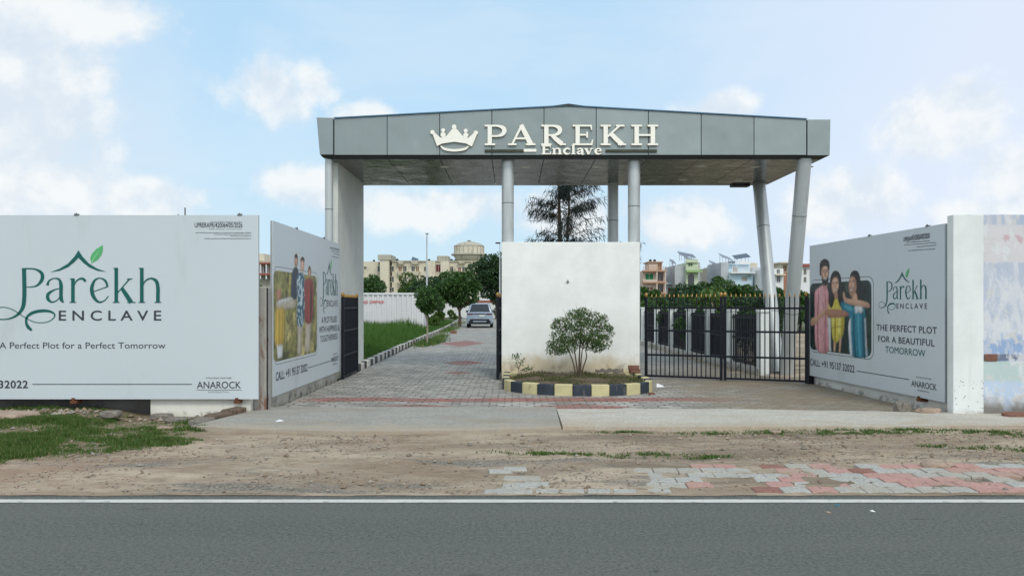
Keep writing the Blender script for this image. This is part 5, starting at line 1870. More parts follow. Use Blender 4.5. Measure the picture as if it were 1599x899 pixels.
    for (cx_, cz_, r) in [(68, 115, 14), (138, 103, 13), (210, 80, 15), (286, 106, 13), (352, 119, 14), (138, 132, 17), (286, 134, 17)]:
        ctr = z9((cx_, cz_))
        rr = r * 0.2376 * S
        c.prism([(ctr[0] + rr * math.cos(a), ctr[1] + rr * math.sin(a)) for a in np.linspace(0, 2 * math.pi, 17)[:-1]], Y0 - 0.002, Y1, 0, 1)
    ribbon_solid(c, [(*z9((122, 206)), 8 * .2376 * S), (*z9((150, 226)), 15 * .2376 * S), (*z9((212, 234)), 16 * .2376 * S), (*z9((276, 226)), 15 * .2376 * S), (*z9((304, 208)), 8 * .2376 * S)], Y0 - 0.001, Y1, 0, 1)
    c.build('crown_emblem', [M['gold_face'], M['gold_side']], root)


name_sign()


# ------------------------------------------------------------------ feature wall, planter, shrubs
def feature_wall():
    root = thing('feature_wall', 'plain white free standing wall block in the middle of the entrance, brown splash stains at its foot', 'wall', (1.22, 15.3, 0))
    mb = MB()
    mb.box(-1.435, 0, -0.02, 1.435, 0.60, 2.892)
    mb.build('wall_block', M['wall'], root, bevel=0.012)
    mb = MB()
    x, z = gx(887, 15.3) - 1.22, gz(440, 15.3)
    mb.tube([(x, -0.03, z), (x, 0.01, z)], 0.022, 10)
    mb.tube([(x, -0.028, z + 0.012), (x + 0.002, -0.034, z + 0.045)], 0.008, 6)
    mb.tube([(x - 0.03, -0.005, z - 0.012), (x + 0.03, -0.005, z - 0.012)], 0.008, 6)
    mb.build('wall_fitting', M['seam'], root)
    mb = MB()
    rr = random.Random(9)
    x0 = gx(930, 15.3) - 1.22
    x = x0
    up, lo = [], []
    while x < x0 + 0.62:
        up.append((x, 0.21 + rr.uniform(0.03, 0.075)))
        lo.append((x, 0.20 - rr.uniform(0.0, 0.03)))
        x += 0.045
    mb.prism(lo + up[::-1], -0.004, 0.004)
    mb.build('broken_plaster', M['rock'], root)


def planter():
    root = thing('planter', 'bow fronted planter bed with a black and yellow painted kerb before the white wall', 'planter', (1.22, 14.0, 0))
    path = [(-0.16, 15.25), (-0.17, 14.6), (-0.18, 13.95), (-0.12, 13.60), (0.06, 13.28), (0.36, 13.02), (0.72, 12.84), (1.10, 12.76), (1.45, 12.75), (1.80, 12.80), (2.20, 12.98), (2.46, 13.26), (2.60, 13.62), (2.62, 14.0), (2.61, 14.6), (2.60, 15.25)]
    s = catmull(path, 14)
    # arc length
    L = [0]
    for i in range(1, len(s)):
        L.append(L[-1] + np.linalg.norm(s[i] - s[i - 1]))
    L = np.array(L)
    S_ = np.array(s)

    def at(l):
        return np.array([np.interp(l, L, S_[:, 0]), np.interp(l, L, S_[:, 1])])
    i_mid = int(np.argmin(S_[:, 1]))
    bw = 0.325
    tot = L[-1]
    lm = np.interp(gx(938, 12.8), S_[len(s) // 4: 3 * len(s) // 4, 0], L[len(s) // 4: 3 * len(s) // 4])     # a yellow block is centred here
    k0 = int(math.floor((0 - lm) / bw)) - 1
    for k in range(k0, 60):
        a, b = lm + (k - 0.5) * bw, lm + (k + 0.5) * bw
        a, b = max(a, 0.0), min(b, tot)
        if b - a < 0.03:
            continue
        outer, inner = [], []
        for l in np.linspace(a + 0.004, b - 0.004, 6):
            p, q = at(max(0, l - 0.01)), at(min(tot, l + 0.01))
            t = (q - p) / np.linalg.norm(q - p)
            nrm = np.array([t[1], -t[0]])
            c = at(l)
            # keep the outward side: away from bed centre
            if np.dot(nrm, c - np.array([1.22, 14.2])) < 0:
                nrm = -nrm
            outer.append(c + nrm * 0.0)
            inner.append(c - nrm * 0.13)
        pts = [(p[0] - 1.22, p[1] - 14.0) for p in outer + inner[::-1]]
        mb = MB()
        mb.hprism(pts, -0.02, 0.205 + random.uniform(-0.004, 0.004))
        mb.build('kerb_block', M['kerb_y'] if k % 2 == 0 else M['kerb_b'], root, bevel=0.014)
    # low plinth ledges beside the wall
    for xx in ((-0.20, 0.10), (2.33, 2.62)):
        mb = MB()
        mb.box(xx[0] + 0.14 - 1.22 if xx[0] < 0 else xx[0] - 1.22 - 0.02, 15.0 - 14.0, 0.0, xx[1] - 1.22 if xx[0] < 0 else xx[1] - 0.14 - 1.22, 15.28 - 14.0, 0.20)
        mb.build('ledge', M['kerb_y'], root, bevel=0.01)
    # soil mound
    mb = MB()
    nx, ny = 30, 26
    v, f = [], []
    for j in range(ny + 1):
        for i in range(nx + 1):
            u, w = i / nx, j / ny
            y = 12.9 + (15.28 - 12.9) * w
            xl = np.interp(-y, -S_[:i_mid, 1][::1], S_[:i_mid, 0]) if y > 12.76 else 1.3
            xr = np.interp(y, S_[i_mid:, 1], S_[i_mid:, 0])
            x = xl + 0.1 + (xr - xl - 0.2) * u
            e = min(1, 6 * min(u, 1 - u)) * min(1, 5 * w)
            z = 0.13 + e * (0.06 + 0.05 * mnoise.noise(Vector((x * 2, y * 2, 0))) + 0.02 * mnoise.noise(Vector((x * 7, y * 7, 0))))
            v.append((x - 1.22, y - 14.0, z))
    for j in range(ny):
        for i in range(nx):
            f.append((j * (nx + 1) + i, j * (nx + 1) + i + 1, (j + 1) * (nx + 1) + i + 1, (j + 1) * (nx + 1) + i))
    mb.add(v, f)
    mb.build('soil', M['soil'], root, smooth=True)
    V = np.array(v)
    P = []
    while len(P) < 4200:
        p = V[random.randrange(len(V))] + np.array([random.gauss(0, 0.05), random.gauss(0, 0.05), 0])
        if mnoise.noise(Vector((p[0] * 1.6 + 4, p[1] * 1.9, 2))) + 0.15 > 0.25 * random.random() and not (-1.36 > p[0] or p[0] > 1.36) and p[1] < 1.25:
            P.append(p)
    P = np.array(P)
    g = blades_obj('planter_grass', P, RNG.uniform(0.02, 0.07, len(P)), RNG.uniform(0.006, 0.011, len(P)), M['drygrass'], 0.8, root)
    g['kind'] = 'stuff'


def planter_shrub():
    root = thing('shrub', 'bushy round topped shrub on several bare stems in the planter', 'shrub', (1.29, 14.3, 0.15))
    stems = [[(0.02, 0, 0), (0.015, 0.01, 0.3), (0.03, 0.02, 0.65), (0.05, 0.0, 1.05)], [(-0.03, 0.02, 0), (-0.11, 0.03, 0.35), (-0.22, 0.02, 0.60), (-0.38, 0.02, 0.85)],
             [(0.0, 0.03, 0), (-0.05, 0.05, 0.4), (-0.10, 0.06, 0.7), (-0.16, 0.03, 1.1)], [(0.05, 0.0, 0), (0.09, 0.0, 0.22), (0.16, 0.02, 0.42), (0.15, 0.0, 0.6), (0.30, 0.0, 0.9)], [(0.03, -0.02, 0.0), (0.06, -0.05, 0.5), (0.16, -0.08, 0.95)]]
    for st in stems:
        mb = MB()
        mb.tube([tuple(c) for c in catmull(st, 4)], list(np.linspace(0.024 if st is stems[0] else 0.017, 0.006, (len(st) - 1) * 4 + 1)), 7)
        mb.build('stem', M['bark'], root, smooth=True)
    # crown: clumps placed to give the photo's mushroom outline
    cl = [(-0.50, 0, 0.56, .14), (-0.36, .1, 0.62, .19), (-0.22, -.1, 0.66, .2), (-0.40, 0, 0.83, .16), (-0.14, 0, 0.86, .24), (-0.32, .1, 1.05, .18), (-0.08, -.12, 1.12, .22), (0.10, 0.1, 1.20, .21), (0.28, 0, 1.16, .19), (0.44, 0.05, 1.06, .17),
          (0.52, 0, 0.90, .18), (0.46, -.1, 0.72, .19), (0.30, -.14, 0.78, .2), (0.14, -.1, 0.90, .24), (0.22, 0.14, 0.68, .17), (0.38, 0.05, 0.62, .14), (0.04, 0.16, 0.74, .18), (-0.10, .05, 1.26, .13), (0.06, 0, 1.30, .11), (-0.42, 0, 1.12, .08), (0.6, 0, 0.98, .08), (-0.48, 0, 1.02, .07), (0.5, 0, 1.2, .07), (-0.55, 0.0, 0.7, .08)]
    cs = np.array([c[:3] for c in cl])
    rs = np.array([c[3] for c in cl])
    n = 8200
    pr = rs ** 2 / (rs ** 2).sum()
    idx = RNG.choice(len(cl), n, p=pr)
    d = RNG.normal(size=(n, 3))
    d /= np.linalg.norm(d, axis=1, keepdims=True)
    P = cs[idx] + d * (RNG.uniform(0.2, 1.0, n) ** 0.5 * rs[idx])[:, None] * np.array([1.05, 1.0, 0.9])
    D = d * 0.5 + RNG.normal(size=(n, 3)) * 0.5 + np.array([0, 0, -0.45])
    leaves_obj('foliage', P, D, RNG.uniform(0.035, 0.065, n), RNG.uniform(0.012, 0.022, n), M['lf_shrub'], root)
    # bare twigs poking out of the top
    mb = MB()
    for (a, b) in [((-0.3, 0, 1.0), (-0.52, 0, 1.16)), ((0.0, 0, 1.2), (-0.04, 0, 1.42)), ((0.2, 0, 1.15), (0.26, 0, 1.38)), ((0.4, 0, 1.0), (0.62, 0, 1.18)), ((-0.2, 0, 1.1), (-0.3, 0, 1.36)), ((0.1, 0, 1.2), (0.14, 0, 1.41))]:
        mb.tube([a, ((a[0] + b[0]) / 2, 0.02, (a[2] + b[2]) / 2 + 0.02), b], [0.006, 0.004, 0.002], 5)
    mb.build('twigs', M['bark'], root)
    # sapling by the left end of the bed
    r2 = thing('sapling', 'thin straggly sapling with few leaves at the left end of the planter', 'plant', (0.16, 14.75, 0.14))
    mb = MB()
    br = [[(0, 0, 0), (-0.04, 0, 0.2), (-0.10, 0, 0.44)], [(-0.01, 0, 0.05), (0.05, 0, 0.16), (0.16, 0.02, 0.2)], [(-0.03, 0, 0.18), (0.03, 0, 0.28), (0.06, 0.01, 0.36)], [(0.05, 0, 0.16), (0.12, 0, 0.12), (0.24, 0, 0.16)]]
    for b in br:
        mb.tube(b, [0.007, 0.005, 0.003], 6)
    mb.build('stem', M['bark'], r2)
    C = []
    for b in br:
        for _ in range(34):
            t = random.uniform(0.35, 1.05)
            p = Vector(b[0]).lerp(Vector(b[2]), t) + Vector((random.gauss(0, 0.03), random.gauss(0, 0.03), random.gauss(0, 0.025)))
            C.append(p)
    for _ in range(60):
        C.append((-0.08 + random.gauss(0, 0.06), random.gauss(0, 0.04), 0.42 + random.gauss(0, 0.03)))
    C = np.array([tuple(c) for c in C])
    leaves_obj('foliage', C, RNG.normal(size=C.shape) + np.array([0, 0, -0.3]), RNG.uniform(0.03, 0.055, len(C)), RNG.uniform(0.018, 0.03, len(C)), M['lf_shrub'], r2)


feature_wall()
planter()
planter_shrub()


def small_debris():
    def brick(x, y, z, rz, label, m='brick', s=(0.22, 0.11, 0.075), grp='loose bricks'):
        mb = MB()
        mb.box(-s[0] / 2, -s[1] / 2, 0, s[0] / 2, s[1] / 2, s[2])
        o = mb.build('brick', M[m], None, (x, y, z), rz, bevel=0.008)
        return tag(o, label, 'brick', grp)
    brick(2.50, 15.02, 0.205, 0.3, 'red brick lying on the right ledge of the planter, below the other')
    brick(2.48, 15.03, 0.28, -0.2, 'red brick topmost of the pair on the planter ledge')
    brick(2.46, 12.98, 0.0, 0.2, 'small red brick bit at the foot of the planter kerb', s=(0.1, 0.07, 0.05))
    brick(gx(709, 40), 40.0, 0.012, 0.1, 'lone red brick lying on the drive before the grey car', s=(0.32, 0.2, 0.16))
    # crumpled bag by the planter
    mb = MB()
    mb.add([(-0.09, -0.06, 0), (0.08, -0.05, 0), (0.10, 0.05, 0), (-0.07, 0.07, 0), (-0.06, -0.01, 0.07), (0.01, -0.03, 0.045), (0.07, 0.01, 0.03), (-0.03, 0.05, 0.06)],
           [(0, 1, 5, 4), (1, 2, 6, 5), (2, 3, 7, 6), (3, 0, 4, 7), (4, 5, 6, 7)])
    tag(mb.build('paper_bag', M['bag'], None, (2.84, 14.2, 0.012), 0.3), 'crumpled white bag by the right end of the planter', 'bag')
    # rubble
    rock('stone', 'grey broken block leaning on the right wall foot under the family board', 5.62, 10.62, 0.05, 0.12, 0.09, 0.09, 'rock', rz=0.4, group='stones at the right wall')
    rock('stone', 'flat pinkish stone between the grey block and the white wall end', 5.93, 10.48, 0.05, 0.17, 0.09, 0.045, 'rock_p', rz=0.1, group='stones at the right wall')
    rock('stone', 'large flat mossy slab before the left board, half sunk in grass', -6.95, 9.85, 0.06, 0.55, 0.22, 0.06, 'rock_p', group='stones on the left bank')
    rock('stone', 'broken slab at the left frame edge on the grass bank', -7.25, 9.35, 0.05, 0.35, 0.2, 0.08, 'rock', group='stones on the left bank')
    rock('stone', 'brown stone lump under the dark part of the left wall', -5.55, 10.2, 0.04, 0.14, 0.1, 0.055, 'rock', group='stones on the left bank')
    rock('stone', 'pale small flat stone below the pale wall near the drain edge', -4.45, 9.45, -0.015, 0.12, 0.07, 0.03, 'rock_p', group='stones on the left bank')
    rock('stone', 'grey stone left of the brick drain edging', -4.62, 10.15, -0.03, 0.16, 0.08, 0.045, 'rock', group='stones on the left bank')
    rock('stone', 'dark earthy lump at the foot of the pale left wall', -4.98, 10.45, -0.03, 0.16, 0.08, 0.05, 'rock', group='stones on the left bank')
    rock('stone', 'pale flat stone on the dirt before the concrete strip, right of the gate', 3.25, 9.1, 0.01, 0.07, 0.05, 0.02, 'rock_p', group='stones on the right verge')
    rock('stone', 'reddish brick lump at the foot of the mural wall', 7.0, 10.15, 0.03, 0.25, 0.1, 0.05, 'brick', group='stones on the right verge')
    rock('stone', 'second brick lump along the mural wall foot at the frame edge', 7.5, 10.1, 0.02, 0.2, 0.12, 0.05, 'brick', group='stones on the right verge')
    rock('stone', 'buff crumbling lump on the patterned footway edge', 4.15, 7.2, 0.01, 0.16, 0.07, 0.035, 'rock_p', group='stones on the right verge')
    # old edging of bricks running slantwise to the apron
    root = thing('brick_edging', 'old slanting brick drain edging beside the concrete apron on the left', 'edging', (-4.05, 9.95, 0))
    pts = [(-0.10, -0.32), (-0.03, 0.0), (0.06, 0.36), (0.14, 0.68)]
    for i, (a, b) in enumerate(zip(pts[:-1], pts[1:])):
        d = Vector((b[0] - a[0], b[1] - a[1]))
        n = Vector((-d.y, d.x)).normalized() * 0.11
        mb = MB()
        q = [(a[0] + n.x, a[1] + n.y), (a[0] - n.x, a[1] - n.y), (b[0] - n.x * 0.9, b[1] - n.y * 0.9), (b[0] + n.x * 0.9, b[1] + n.y * 0.9)]
        mb.hprism(q, -0.03, 0.085 + 0.02 * i)
        mb.build('edging_stone', M['rock'] if i == 0 else M['old_brick'], root, bevel=0.025)
    # litter on the road
    for (px, py, s, m, lab) in [(1308, 789, 0.02, 'p_teal', 'tiny blue scrap on the road just below the edge line'), (1363, 798, 0.024, 'bag', 'bright white scrap on the road right of the blue one'), (1294, 800, 0.026, 'rock_p', 'dull pale scrap on the road left of the white one'), (437, 664, 0.06, 'bag', 'white torn plastic scrap on the concrete apron')]:
        D = gd(py)
        mb = MB()
        mb.add([(-s, -s * 0.6, 0.0), (s, -s * 0.5, 0.002), (s * 0.9, s * 0.6, 0.0), (-s * 0.7, s * 0.6, 0.0), (0, 0, s * 0.35)], [(0, 1, 4), (1, 2, 4), (2, 3, 4), (3, 0, 4)])
        tag(mb.build('litter', M[m], None, (gx(px, D), D, 0.058 if py < 700 else 0.003), random.uniform(0, 3)), lab, 'litter', 'scraps of litter')


small_debris()


# ------------------------------------------------------------------ gates
def gate_leaf(label, p0, p1, nb=15, h=1.76, big_first=True, big_last=True):
    p0, p1 = Vector(p0), Vector(p1)
    d = p1 - p0
    L = d.length
    root = thing('gate_leaf', label, 'gate', (p0.x, p0.y, 0), math.atan2(d.y, d.x), 'black bar gate leaves')
    mb = MB()
    for x in (0.0, L - 0.055):
        mb.box(x, -0.028, 0.03, x + 0.055, 0.028, h + 0.0)
    for z in (0.05, 0.50, 1.02, 1.50):
        mb.box(0.055, -0.018, z, L - 0.055, 0.018, z + 0.04)
    mb.build('frame', M['gate'], root)
    mb = MB()
    xs = np.linspace(0.055, L - 0.055, nb + 2)[1:-1]
    for x in xs:
        mb.tube([(x, 0, 0.06), (x, 0, h - 0.01)], 0.0115, 6)
    mb.build('bars', M['gate'], root)
    fm = MB()
    fm.lathe([(0.010, -0.015), (0.012, 0.0), (0.016, 0.012), (0.008, 0.026), (0.012, 0.034), (0.003, 0.058)], 0, 0, 8)
    first = None
    for x in xs:
        if first is None:
            first = fm.build('finial', M['gold'], root, (x, 0, h), smooth=True)
        else:
            c = first.copy()
            COL.objects.link(c)
            c.parent = root
            c.location = (x, 0, h)
    for x, on in ((0.0275, big_first), (L - 0.0275, big_last)):
        if on:
            b = MB()
            b.lathe([(0.022, -0.005), (0.026, 0.01), (0.038, 0.038), (0.038, 0.052), (0.024, 0.08), (0.008, 0.092)], 0, 0, 12)
            b.build('post_knob', M['gold'], root, (x, 0, h), smooth=True)
    return root, L


def gates():
    gate_leaf('black bar gate leaf folded back beside the left board and pier', (-3.56, 15.46), (-3.60, 17.12))
    gate_leaf('black bar gate leaf seen edge on against the left side of the white wall', (-0.30, 15.42), (-0.27, 17.0))
    gate_leaf('closed black bar gate leaf next to the right side of the white wall', (2.86, 15.85), (4.36, 15.245))
    gate_leaf('closed black bar gate leaf meeting the right board wall', (4.38, 15.24), (5.88, 14.64), 15)
    # hinge post at the right wall
    o = MB()
    o.box(-0.05, -0.05, 0, 0.05, 0.05, 1.72)
    tag(o.build('gate_post', M['gate'], None, (5.965, 14.72, 0), bevel=0.006), 'short black hinge post between the closed gate and the right board', 'post')
    # boundary fence beyond
    root = thing('grille_fence', 'dark grille fence between white pillars along the drive behind the closed gate', 'fence', (5.6, 16.4, 0))
    ys = [16.6, 18.75, 20.6, 22.6, 24.8, 27.0, 29.4, 32.0, 34.8]
    xx = lambda y: 5.66 - 0.03 * (y - 16.4)
    for i, y in enumerate(ys):
        mb = MB()
        mb.box(-0.11, -0.11, -0.02, 0.11, 0.11, 1.42)
        mb.box(-0.14, -0.14, 1.42, 0.14, 0.14, 1.48)
        mb.build('pillar', M['wall_white'], root, (xx(y) - 5.6, y - 16.4, 0), bevel=0.01)
        if i < len(ys) - 1:
            y2 = ys[i + 1]
            mb = MB()
            n = 15
            for k in range(n):
                yy = y + 0.16 + (y2 - y - 0.32) * k / (n - 1)
                mb.box(xx(yy) - 5.6 - 0.012, yy - 16.4 - 0.022, 0.16, xx(yy) - 5.6 + 0.012, yy - 16.4 + 0.022, 1.36)
            for z in (0.2, 0.76, 1.26):
                a, b = y + 0.11, y2 - 0.11
                mb.add([(xx(a) - 5.6 - 0.018, a - 16.4, z), (xx(b) - 5.6 - 0.018, b - 16.4, z), (xx(b) - 5.6 + 0.018, b - 16.4, z), (xx(a) - 5.6 + 0.018, a - 16.4, z),
                        (xx(a) - 5.6 - 0.018, a - 16.4, z + 0.05), (xx(b) - 5.6 - 0.018, b - 16.4, z + 0.05), (xx(b) - 5.6 + 0.018, b - 16.4, z + 0.05), (xx(a) - 5.6 + 0.018, a - 16.4, z + 0.05)],
                       [(3, 2, 1, 0), (4, 5, 6, 7), (0, 1, 5, 4), (1, 2, 6, 5), (2, 3, 7, 6), (3, 0, 4, 7)])
            mb.build('grille', M['gate'], root)
    mb = MB()
    mb.add([(xx(16.5) - 5.6 - 0.13, 0.1, 0), (xx(36) - 5.6 - 0.13, 19.6, 0), (xx(36) - 5.6 + 0.1, 19.6, 0), (xx(16.5) - 5.6 + 0.1, 0.1, 0),
            (xx(16.5) - 5.6 - 0.13, 0.1, 0.15), (xx(36) - 5.6 - 0.13, 19.6, 0.15), (xx(36) - 5.6 + 0.1, 19.6, 0.15), (xx(16.5) - 5.6 + 0.1, 0.1, 0.15)],
           [(3, 2, 1, 0), (4, 5, 6, 7), (0, 1, 5, 4), (1, 2, 6, 5), (2, 3, 7, 6), (3, 0, 4, 7)])
    mb.build('plinth', M['wall_raw'], root)


gates()


# ------------------------------------------------------------------ drive, field, container, car
def kerb_line(name, pts, inner, outer, h, blk, m1, m2):
    """a run of kerb stones as one structure, painted alternately"""
    s = np.array(catmull(pts, 10))
    L = np.concatenate([[0], np.cumsum(np.linalg.norm(np.diff(s, axis=0), axis=1))])
    mb = MB()
    n = int(L[-1] / blk)
    for k in range(n):
        q = []
        for l in (k * blk + 0.008, (k + 1) * blk - 0.008):
            q.append((np.interp(l, L, s[:, 0]), np.interp(l, L, s[:, 1])))
        a, b = q
        j = random.uniform(-0.012, 0.012)
        mb.hprism([(a[0] + inner + j, a[1]), (b[0] + inner + j, b[1]), (b[0] - outer, b[1]), (a[0] - outer, a[1])], -0.02, h + random.uniform(-0.008, 0.008), k % 2)
    return struct(mb.build(name, [M[m1], M[m2]], bevel=0.012))


def drive_side():
    kp = [(-3.64, 17.0), (-3.70, 20), (-3.84, 25), (-3.98, 34), (-4.22, 48), (-4.9, 66), (-5.8, 86)]
    kerb_line('drive_kerb', kp, 0.0, 0.16, 0.17, 0.42, 'kerb_w', 'kerb_b2')
    mb = MB()
    mb.add([(-3.78, 15.5, 0.02), (-3.78, 17.5, 0.05), (-4.1, 34, 0.07), (-4.35, 48, 0.07), (-5.95, 86, 0.07), (-40, 86, 0.07), (-40, 15.5, 0.02)], [(0, 1, 2, 3, 4, 5, 6)])
    struct(mb.build('field', M['field']))
    P = []
    xs_ = np.array(kp)
    while len(P) < 46000:
        y = 17.0 + (random.random() ** 1.4) * 50
        kx = np.interp(y, xs_[:, 1], xs_[:, 0]) - 0.25
        span = 0.5 + (y - 16) * 0.135
        x = kx - random.random() * span * 1.25
        P.append((x, y, 0.05))
    P = np.array(P)
    kx = np.interp(P[:, 1], xs_[:, 1], xs_[:, 0])
    dist = kx - P[:, 0]
    nz = np.array([mnoise.noise(Vector((p[0] * 0.6, p[1] * 0.35, 5))) for p in P])
    h = (0.14 + np.clip((dist - 0.3) * 0.32, 0, 0.42)) * (1 + 0.5 * nz) * RNG.uniform(0.6, 1.25, len(P))
    h *= np.where(P[:, 1] > 45, 0.6, 1.0)
    w = 0.010 + 0.0006 * P[:, 1]
    stuff(blades_obj('tall_grass', P, h, w * RNG.uniform(0.7, 1.3, len(P)), M['tallgrass'], 0.5))
    # ragged weeds on the drive side of the kerb, under the first tree
    P = []
    for (cx, cy, ax, ay, n) in [(-3.4, 29.5, 0.35, 2.4, 1100), (-3.2, 31, 0.4, 2.0, 700), (-3.9, 45, 0.5, 6, 900), (-3.4, 34.5, 0.25, 2.5, 500), (-4.3, 60, 0.5, 6, 300)]:
        for _ in range(n):
            P.append((random.gauss(cx, ax * 0.5), random.gauss(cy, ay * 0.5), 0.012))
    P = np.array(P)
    stuff(blades_obj('kerb_weeds', P, RNG.uniform(0.06, 0.22, len(P)), RNG.uniform(0.015, 0.035, len(P)), M['grass'], 0.6))


M['kerb_b2'] = mat('grey_black_kerb', (0.075, 0.075, 0.07), 0.9, 0.3, 2, 30, 0.3)
drive_side()


def container():
    D = 42.0
    x1 = gx(662, D)
    x0 = x1 - 12.1
    root = thing('shipping_container', 'long white corrugated container used as an office, standing in the field', 'container', (x0, D, 0.0))
    mb = MB()
    L, Wd, Hc = 12.1, 2.4, gz(457, D)
    n = 42
    pr = []
    per = (L - 0.2) / n
    for i in range(n):
        x = 0.1 + i * per
        pr += [(x, 0.0), (x + per * 0.30, 0.0), (x + per * 0.48, 0.07), (x + per * 0.82, 0.07)]
    pr.append((L - 0.1, 0.0))
    v, f = [], []
    for (x, y) in pr:
        v += [(x, y, 0.2), (x, y, Hc - 0.12)]
    for i in range(len(pr) - 1):
        f.append((2 * i, 2 * i + 2, 2 * i + 3, 2 * i + 1))
    mb.add(v, f)
    mb.box(0.1, 0.14, 0.2, L - 0.1, Wd, Hc - 0.1)
    mb.build('corrugated_side', M['container'], root)
    mb = MB()
    mb.box(0, -0.02, 0.05, L, Wd + 0.02, 0.2)
    mb.box(0, -0.02, Hc - 0.12, L, Wd + 0.02, Hc)
    for x in (0, L - 0.1):
        mb.box(x, -0.022, 0.2, x + 0.1, 0.1, Hc - 0.12)
    mb.build('frame_rails', M['container'], root, bevel=0.01)
    a, b = gx(560.5, D - 0.03) - x0, gx(600, D - 0.03) - x0
    text_mesh('MARKETING OFFICE', a - 0.9, b, gz(473.5, D), 0.16, -0.006, 0.02, 'lettering', M['red_ink'], root)


container()


def car():
    D = 49.5
    x = gx(749.5, D)
    root = thing('parked_car', 'silver white compact suv seen from behind on the drive', 'car', (x, D, 0.012), 0.02)
    W = 0.89

    # body as loft: sections along y (0 rear .. 4.2 front), each (z_low, half width low, belt z, half width belt)
    mb = MB()
    secs = [(0.00, 0.42, 0.78, 0.98, 0.80), (0.06, 0.30, 0.86, 1.02, 0.86), (0.5, 0.24, 0.89, 1.04, 0.88), (2.1, 0.22, 0.89, 1.02, 0.88), (3.1, 0.24, 0.89, 1.0, 0.87), (3.9, 0.30, 0.86, 0.86, 0.80), (4.15, 0.42, 0.76, 0.72, 0.66)]
    ring = []
    for (y, zl, wl, zb, wb) in secs:
        zm = zl + (zb - zl) * 0.5
        ring.append([(-wl * 0.94, y, zl), (-wl, y, zl + 0.12), (-wl * 1.01, y, zm), (-wb, y, zb), (0, y, zb + 0.03), (wb, y, zb), (wl * 1.01, y, zm), (wl, y, zl + 0.12), (wl * 0.94, y, zl)])
    n = 9
    v = [p for r in ring for p in r]
    f = []
    for i in range(len(ring) - 1):
        for k in range(n - 1):
            f.append((i * n + k, i * n + k + 1, (i + 1) * n + k + 1, (i + 1) * n + k))
        f.append((i * n + n - 1, i * n, (i + 1) * n, (i + 1) * n + n - 1))
    f.append(tuple(range(n - 1, -1, -1)))
    f.append(tuple((len(ring) - 1) * n + k for k in range(n)))
    mb.add(v, f)
    # greenhouse and roof
    sec2 = [(0.02, 1.00, 0.80, 1.00, 0.80), (0.42, 1.03, 0.84, 1.56, 0.62), (0.60, 1.03, 0.84, 1.61, 0.62), (1.9, 1.02, 0.84, 1.62, 0.63), (2.4, 1.02, 0.83, 1.55, 0.60), (3.15, 1.0, 0.80, 1.02, 0.76)]
    ring = []
    for (y, zl, wl, zt, wt) in sec2:
        ring.append([(-wl, y, zl - 0.02), (-wt, y, zt), (0, y, zt + 0.03), (wt, y, zt), (wl, y, zl - 0.02)])
    n = 5
    v = [p for r in ring for p in r]
    f = []
    for i in range(len(ring) - 1):
        for k in range(n - 1):
            f.append((i * n + k, i * n + k + 1, (i + 1) * n + k + 1, (i + 1) * n + k))
    f.append(tuple(range(n - 1, -1, -1)))
    f.append(tuple((len(ring) - 1) * n + k for k in range(n)))
    mb.add(v, f)
    mb.build('body', M['car'], root, bevel=0.03, smooth=True)
    # rear window on the sloping tail
    mb = MB()
    mb.add([(-0.70, 0.035, 1.075), (0.70, 0.035, 1.075), (0.56, 0.345, 1.52), (-0.56, 0.345, 1.52), (-0.66, 0.095, 1.085), (0.66, 0.095, 1.085), (0.53, 0.395, 1.50), (-0.53, 0.395, 1.50)],
           [(0, 1, 2, 3), (7, 6, 5, 4), (0, 4, 5, 1), (1, 5, 6, 2), (2, 6, 7, 3), (3, 7, 4, 0)])
    mb.build('rear_window', M['glass'], root)
    for sx in (-1, 1):
        mb = MB()
        mb.add([(sx * 0.845, 0.5, 1.05), (sx * 0.855, 2.9, 1.05), (sx * 0.655, 2.2, 1.54), (sx * 0.665, 0.75, 1.54), (sx * 0.80, 0.5, 1.05), (sx * 0.80, 2.9, 1.05), (sx * 0.6, 2.2, 1.54), (sx * 0.6, 0.75, 1.54)],
               [(0, 1, 2, 3) if sx > 0 else (3, 2, 1, 0), (4, 5, 6, 7), (0, 4, 5, 1), (1, 5, 6, 2), (2, 6, 7, 3), (3, 7, 4, 0)])
        mb.build('side_window', M['glass'], root)
        mb = MB()
        mb.box(sx * 0.48, -0.035, 0.90, sx * 0.83, 0.06, 0.985)
        mb.build('tail_light', M['lamp_red'], root, bevel=0.012)
        mb = MB()
        mb.box(sx * 0.88, 2.55, 1.02, sx * 1.04, 2.72, 1.16)
        mb.build('mirror', M['car_black'], root, bevel=0.03)
        mb = MB()
        mb.tube([(sx * 0.57, 0.75, 1.66), (sx * 0.57, 2.0, 1.67)], 0.018, 6)
        mb.build('roof_rail', M['car_black'], root)
        for yy in (0.80, 3.35):
            mb = MB()
            prof = [(0.20, -0.10), (0.31, -0.10), (0.335, -0.06), (0.335, 0.06), (0.31, 0.10), (0.20, 0.10)]
            m = 20
            vv, ff = [], []
            for (r, w) in prof:
                vv += [(sx * 0.79 + w, yy + r * math.cos(2 * math.pi * k / m), 0.335 + r * math.sin(2 * math.pi * k / m)) for k in range(m)]
            for i in range(len(prof) - 1):
                for k in range(m):
                    ff.append((i * m + k, i * m + (k + 1) % m, (i + 1) * m + (k + 1) % m, (i + 1) * m + k))
            mb.add(vv, ff)
            wl = MB()
            wh = mb.build('wheel', M['tyre'], root, smooth=True)
            rm = MB()
            rm.tube([(sx * 0.79 - 0.09, yy, 0.335), (sx * 0.79 + 0.09, yy, 0.335)], 0.215, 16)
            rm.build('rim', M['rim'], wh)
    mb = MB()
    mb.box(-0.80, -0.045, 0.935, 0.80, 0.01, 0.985)
    mb.build('light_bar', M['car_black'], root, bevel=0.01)
    mb = MB()
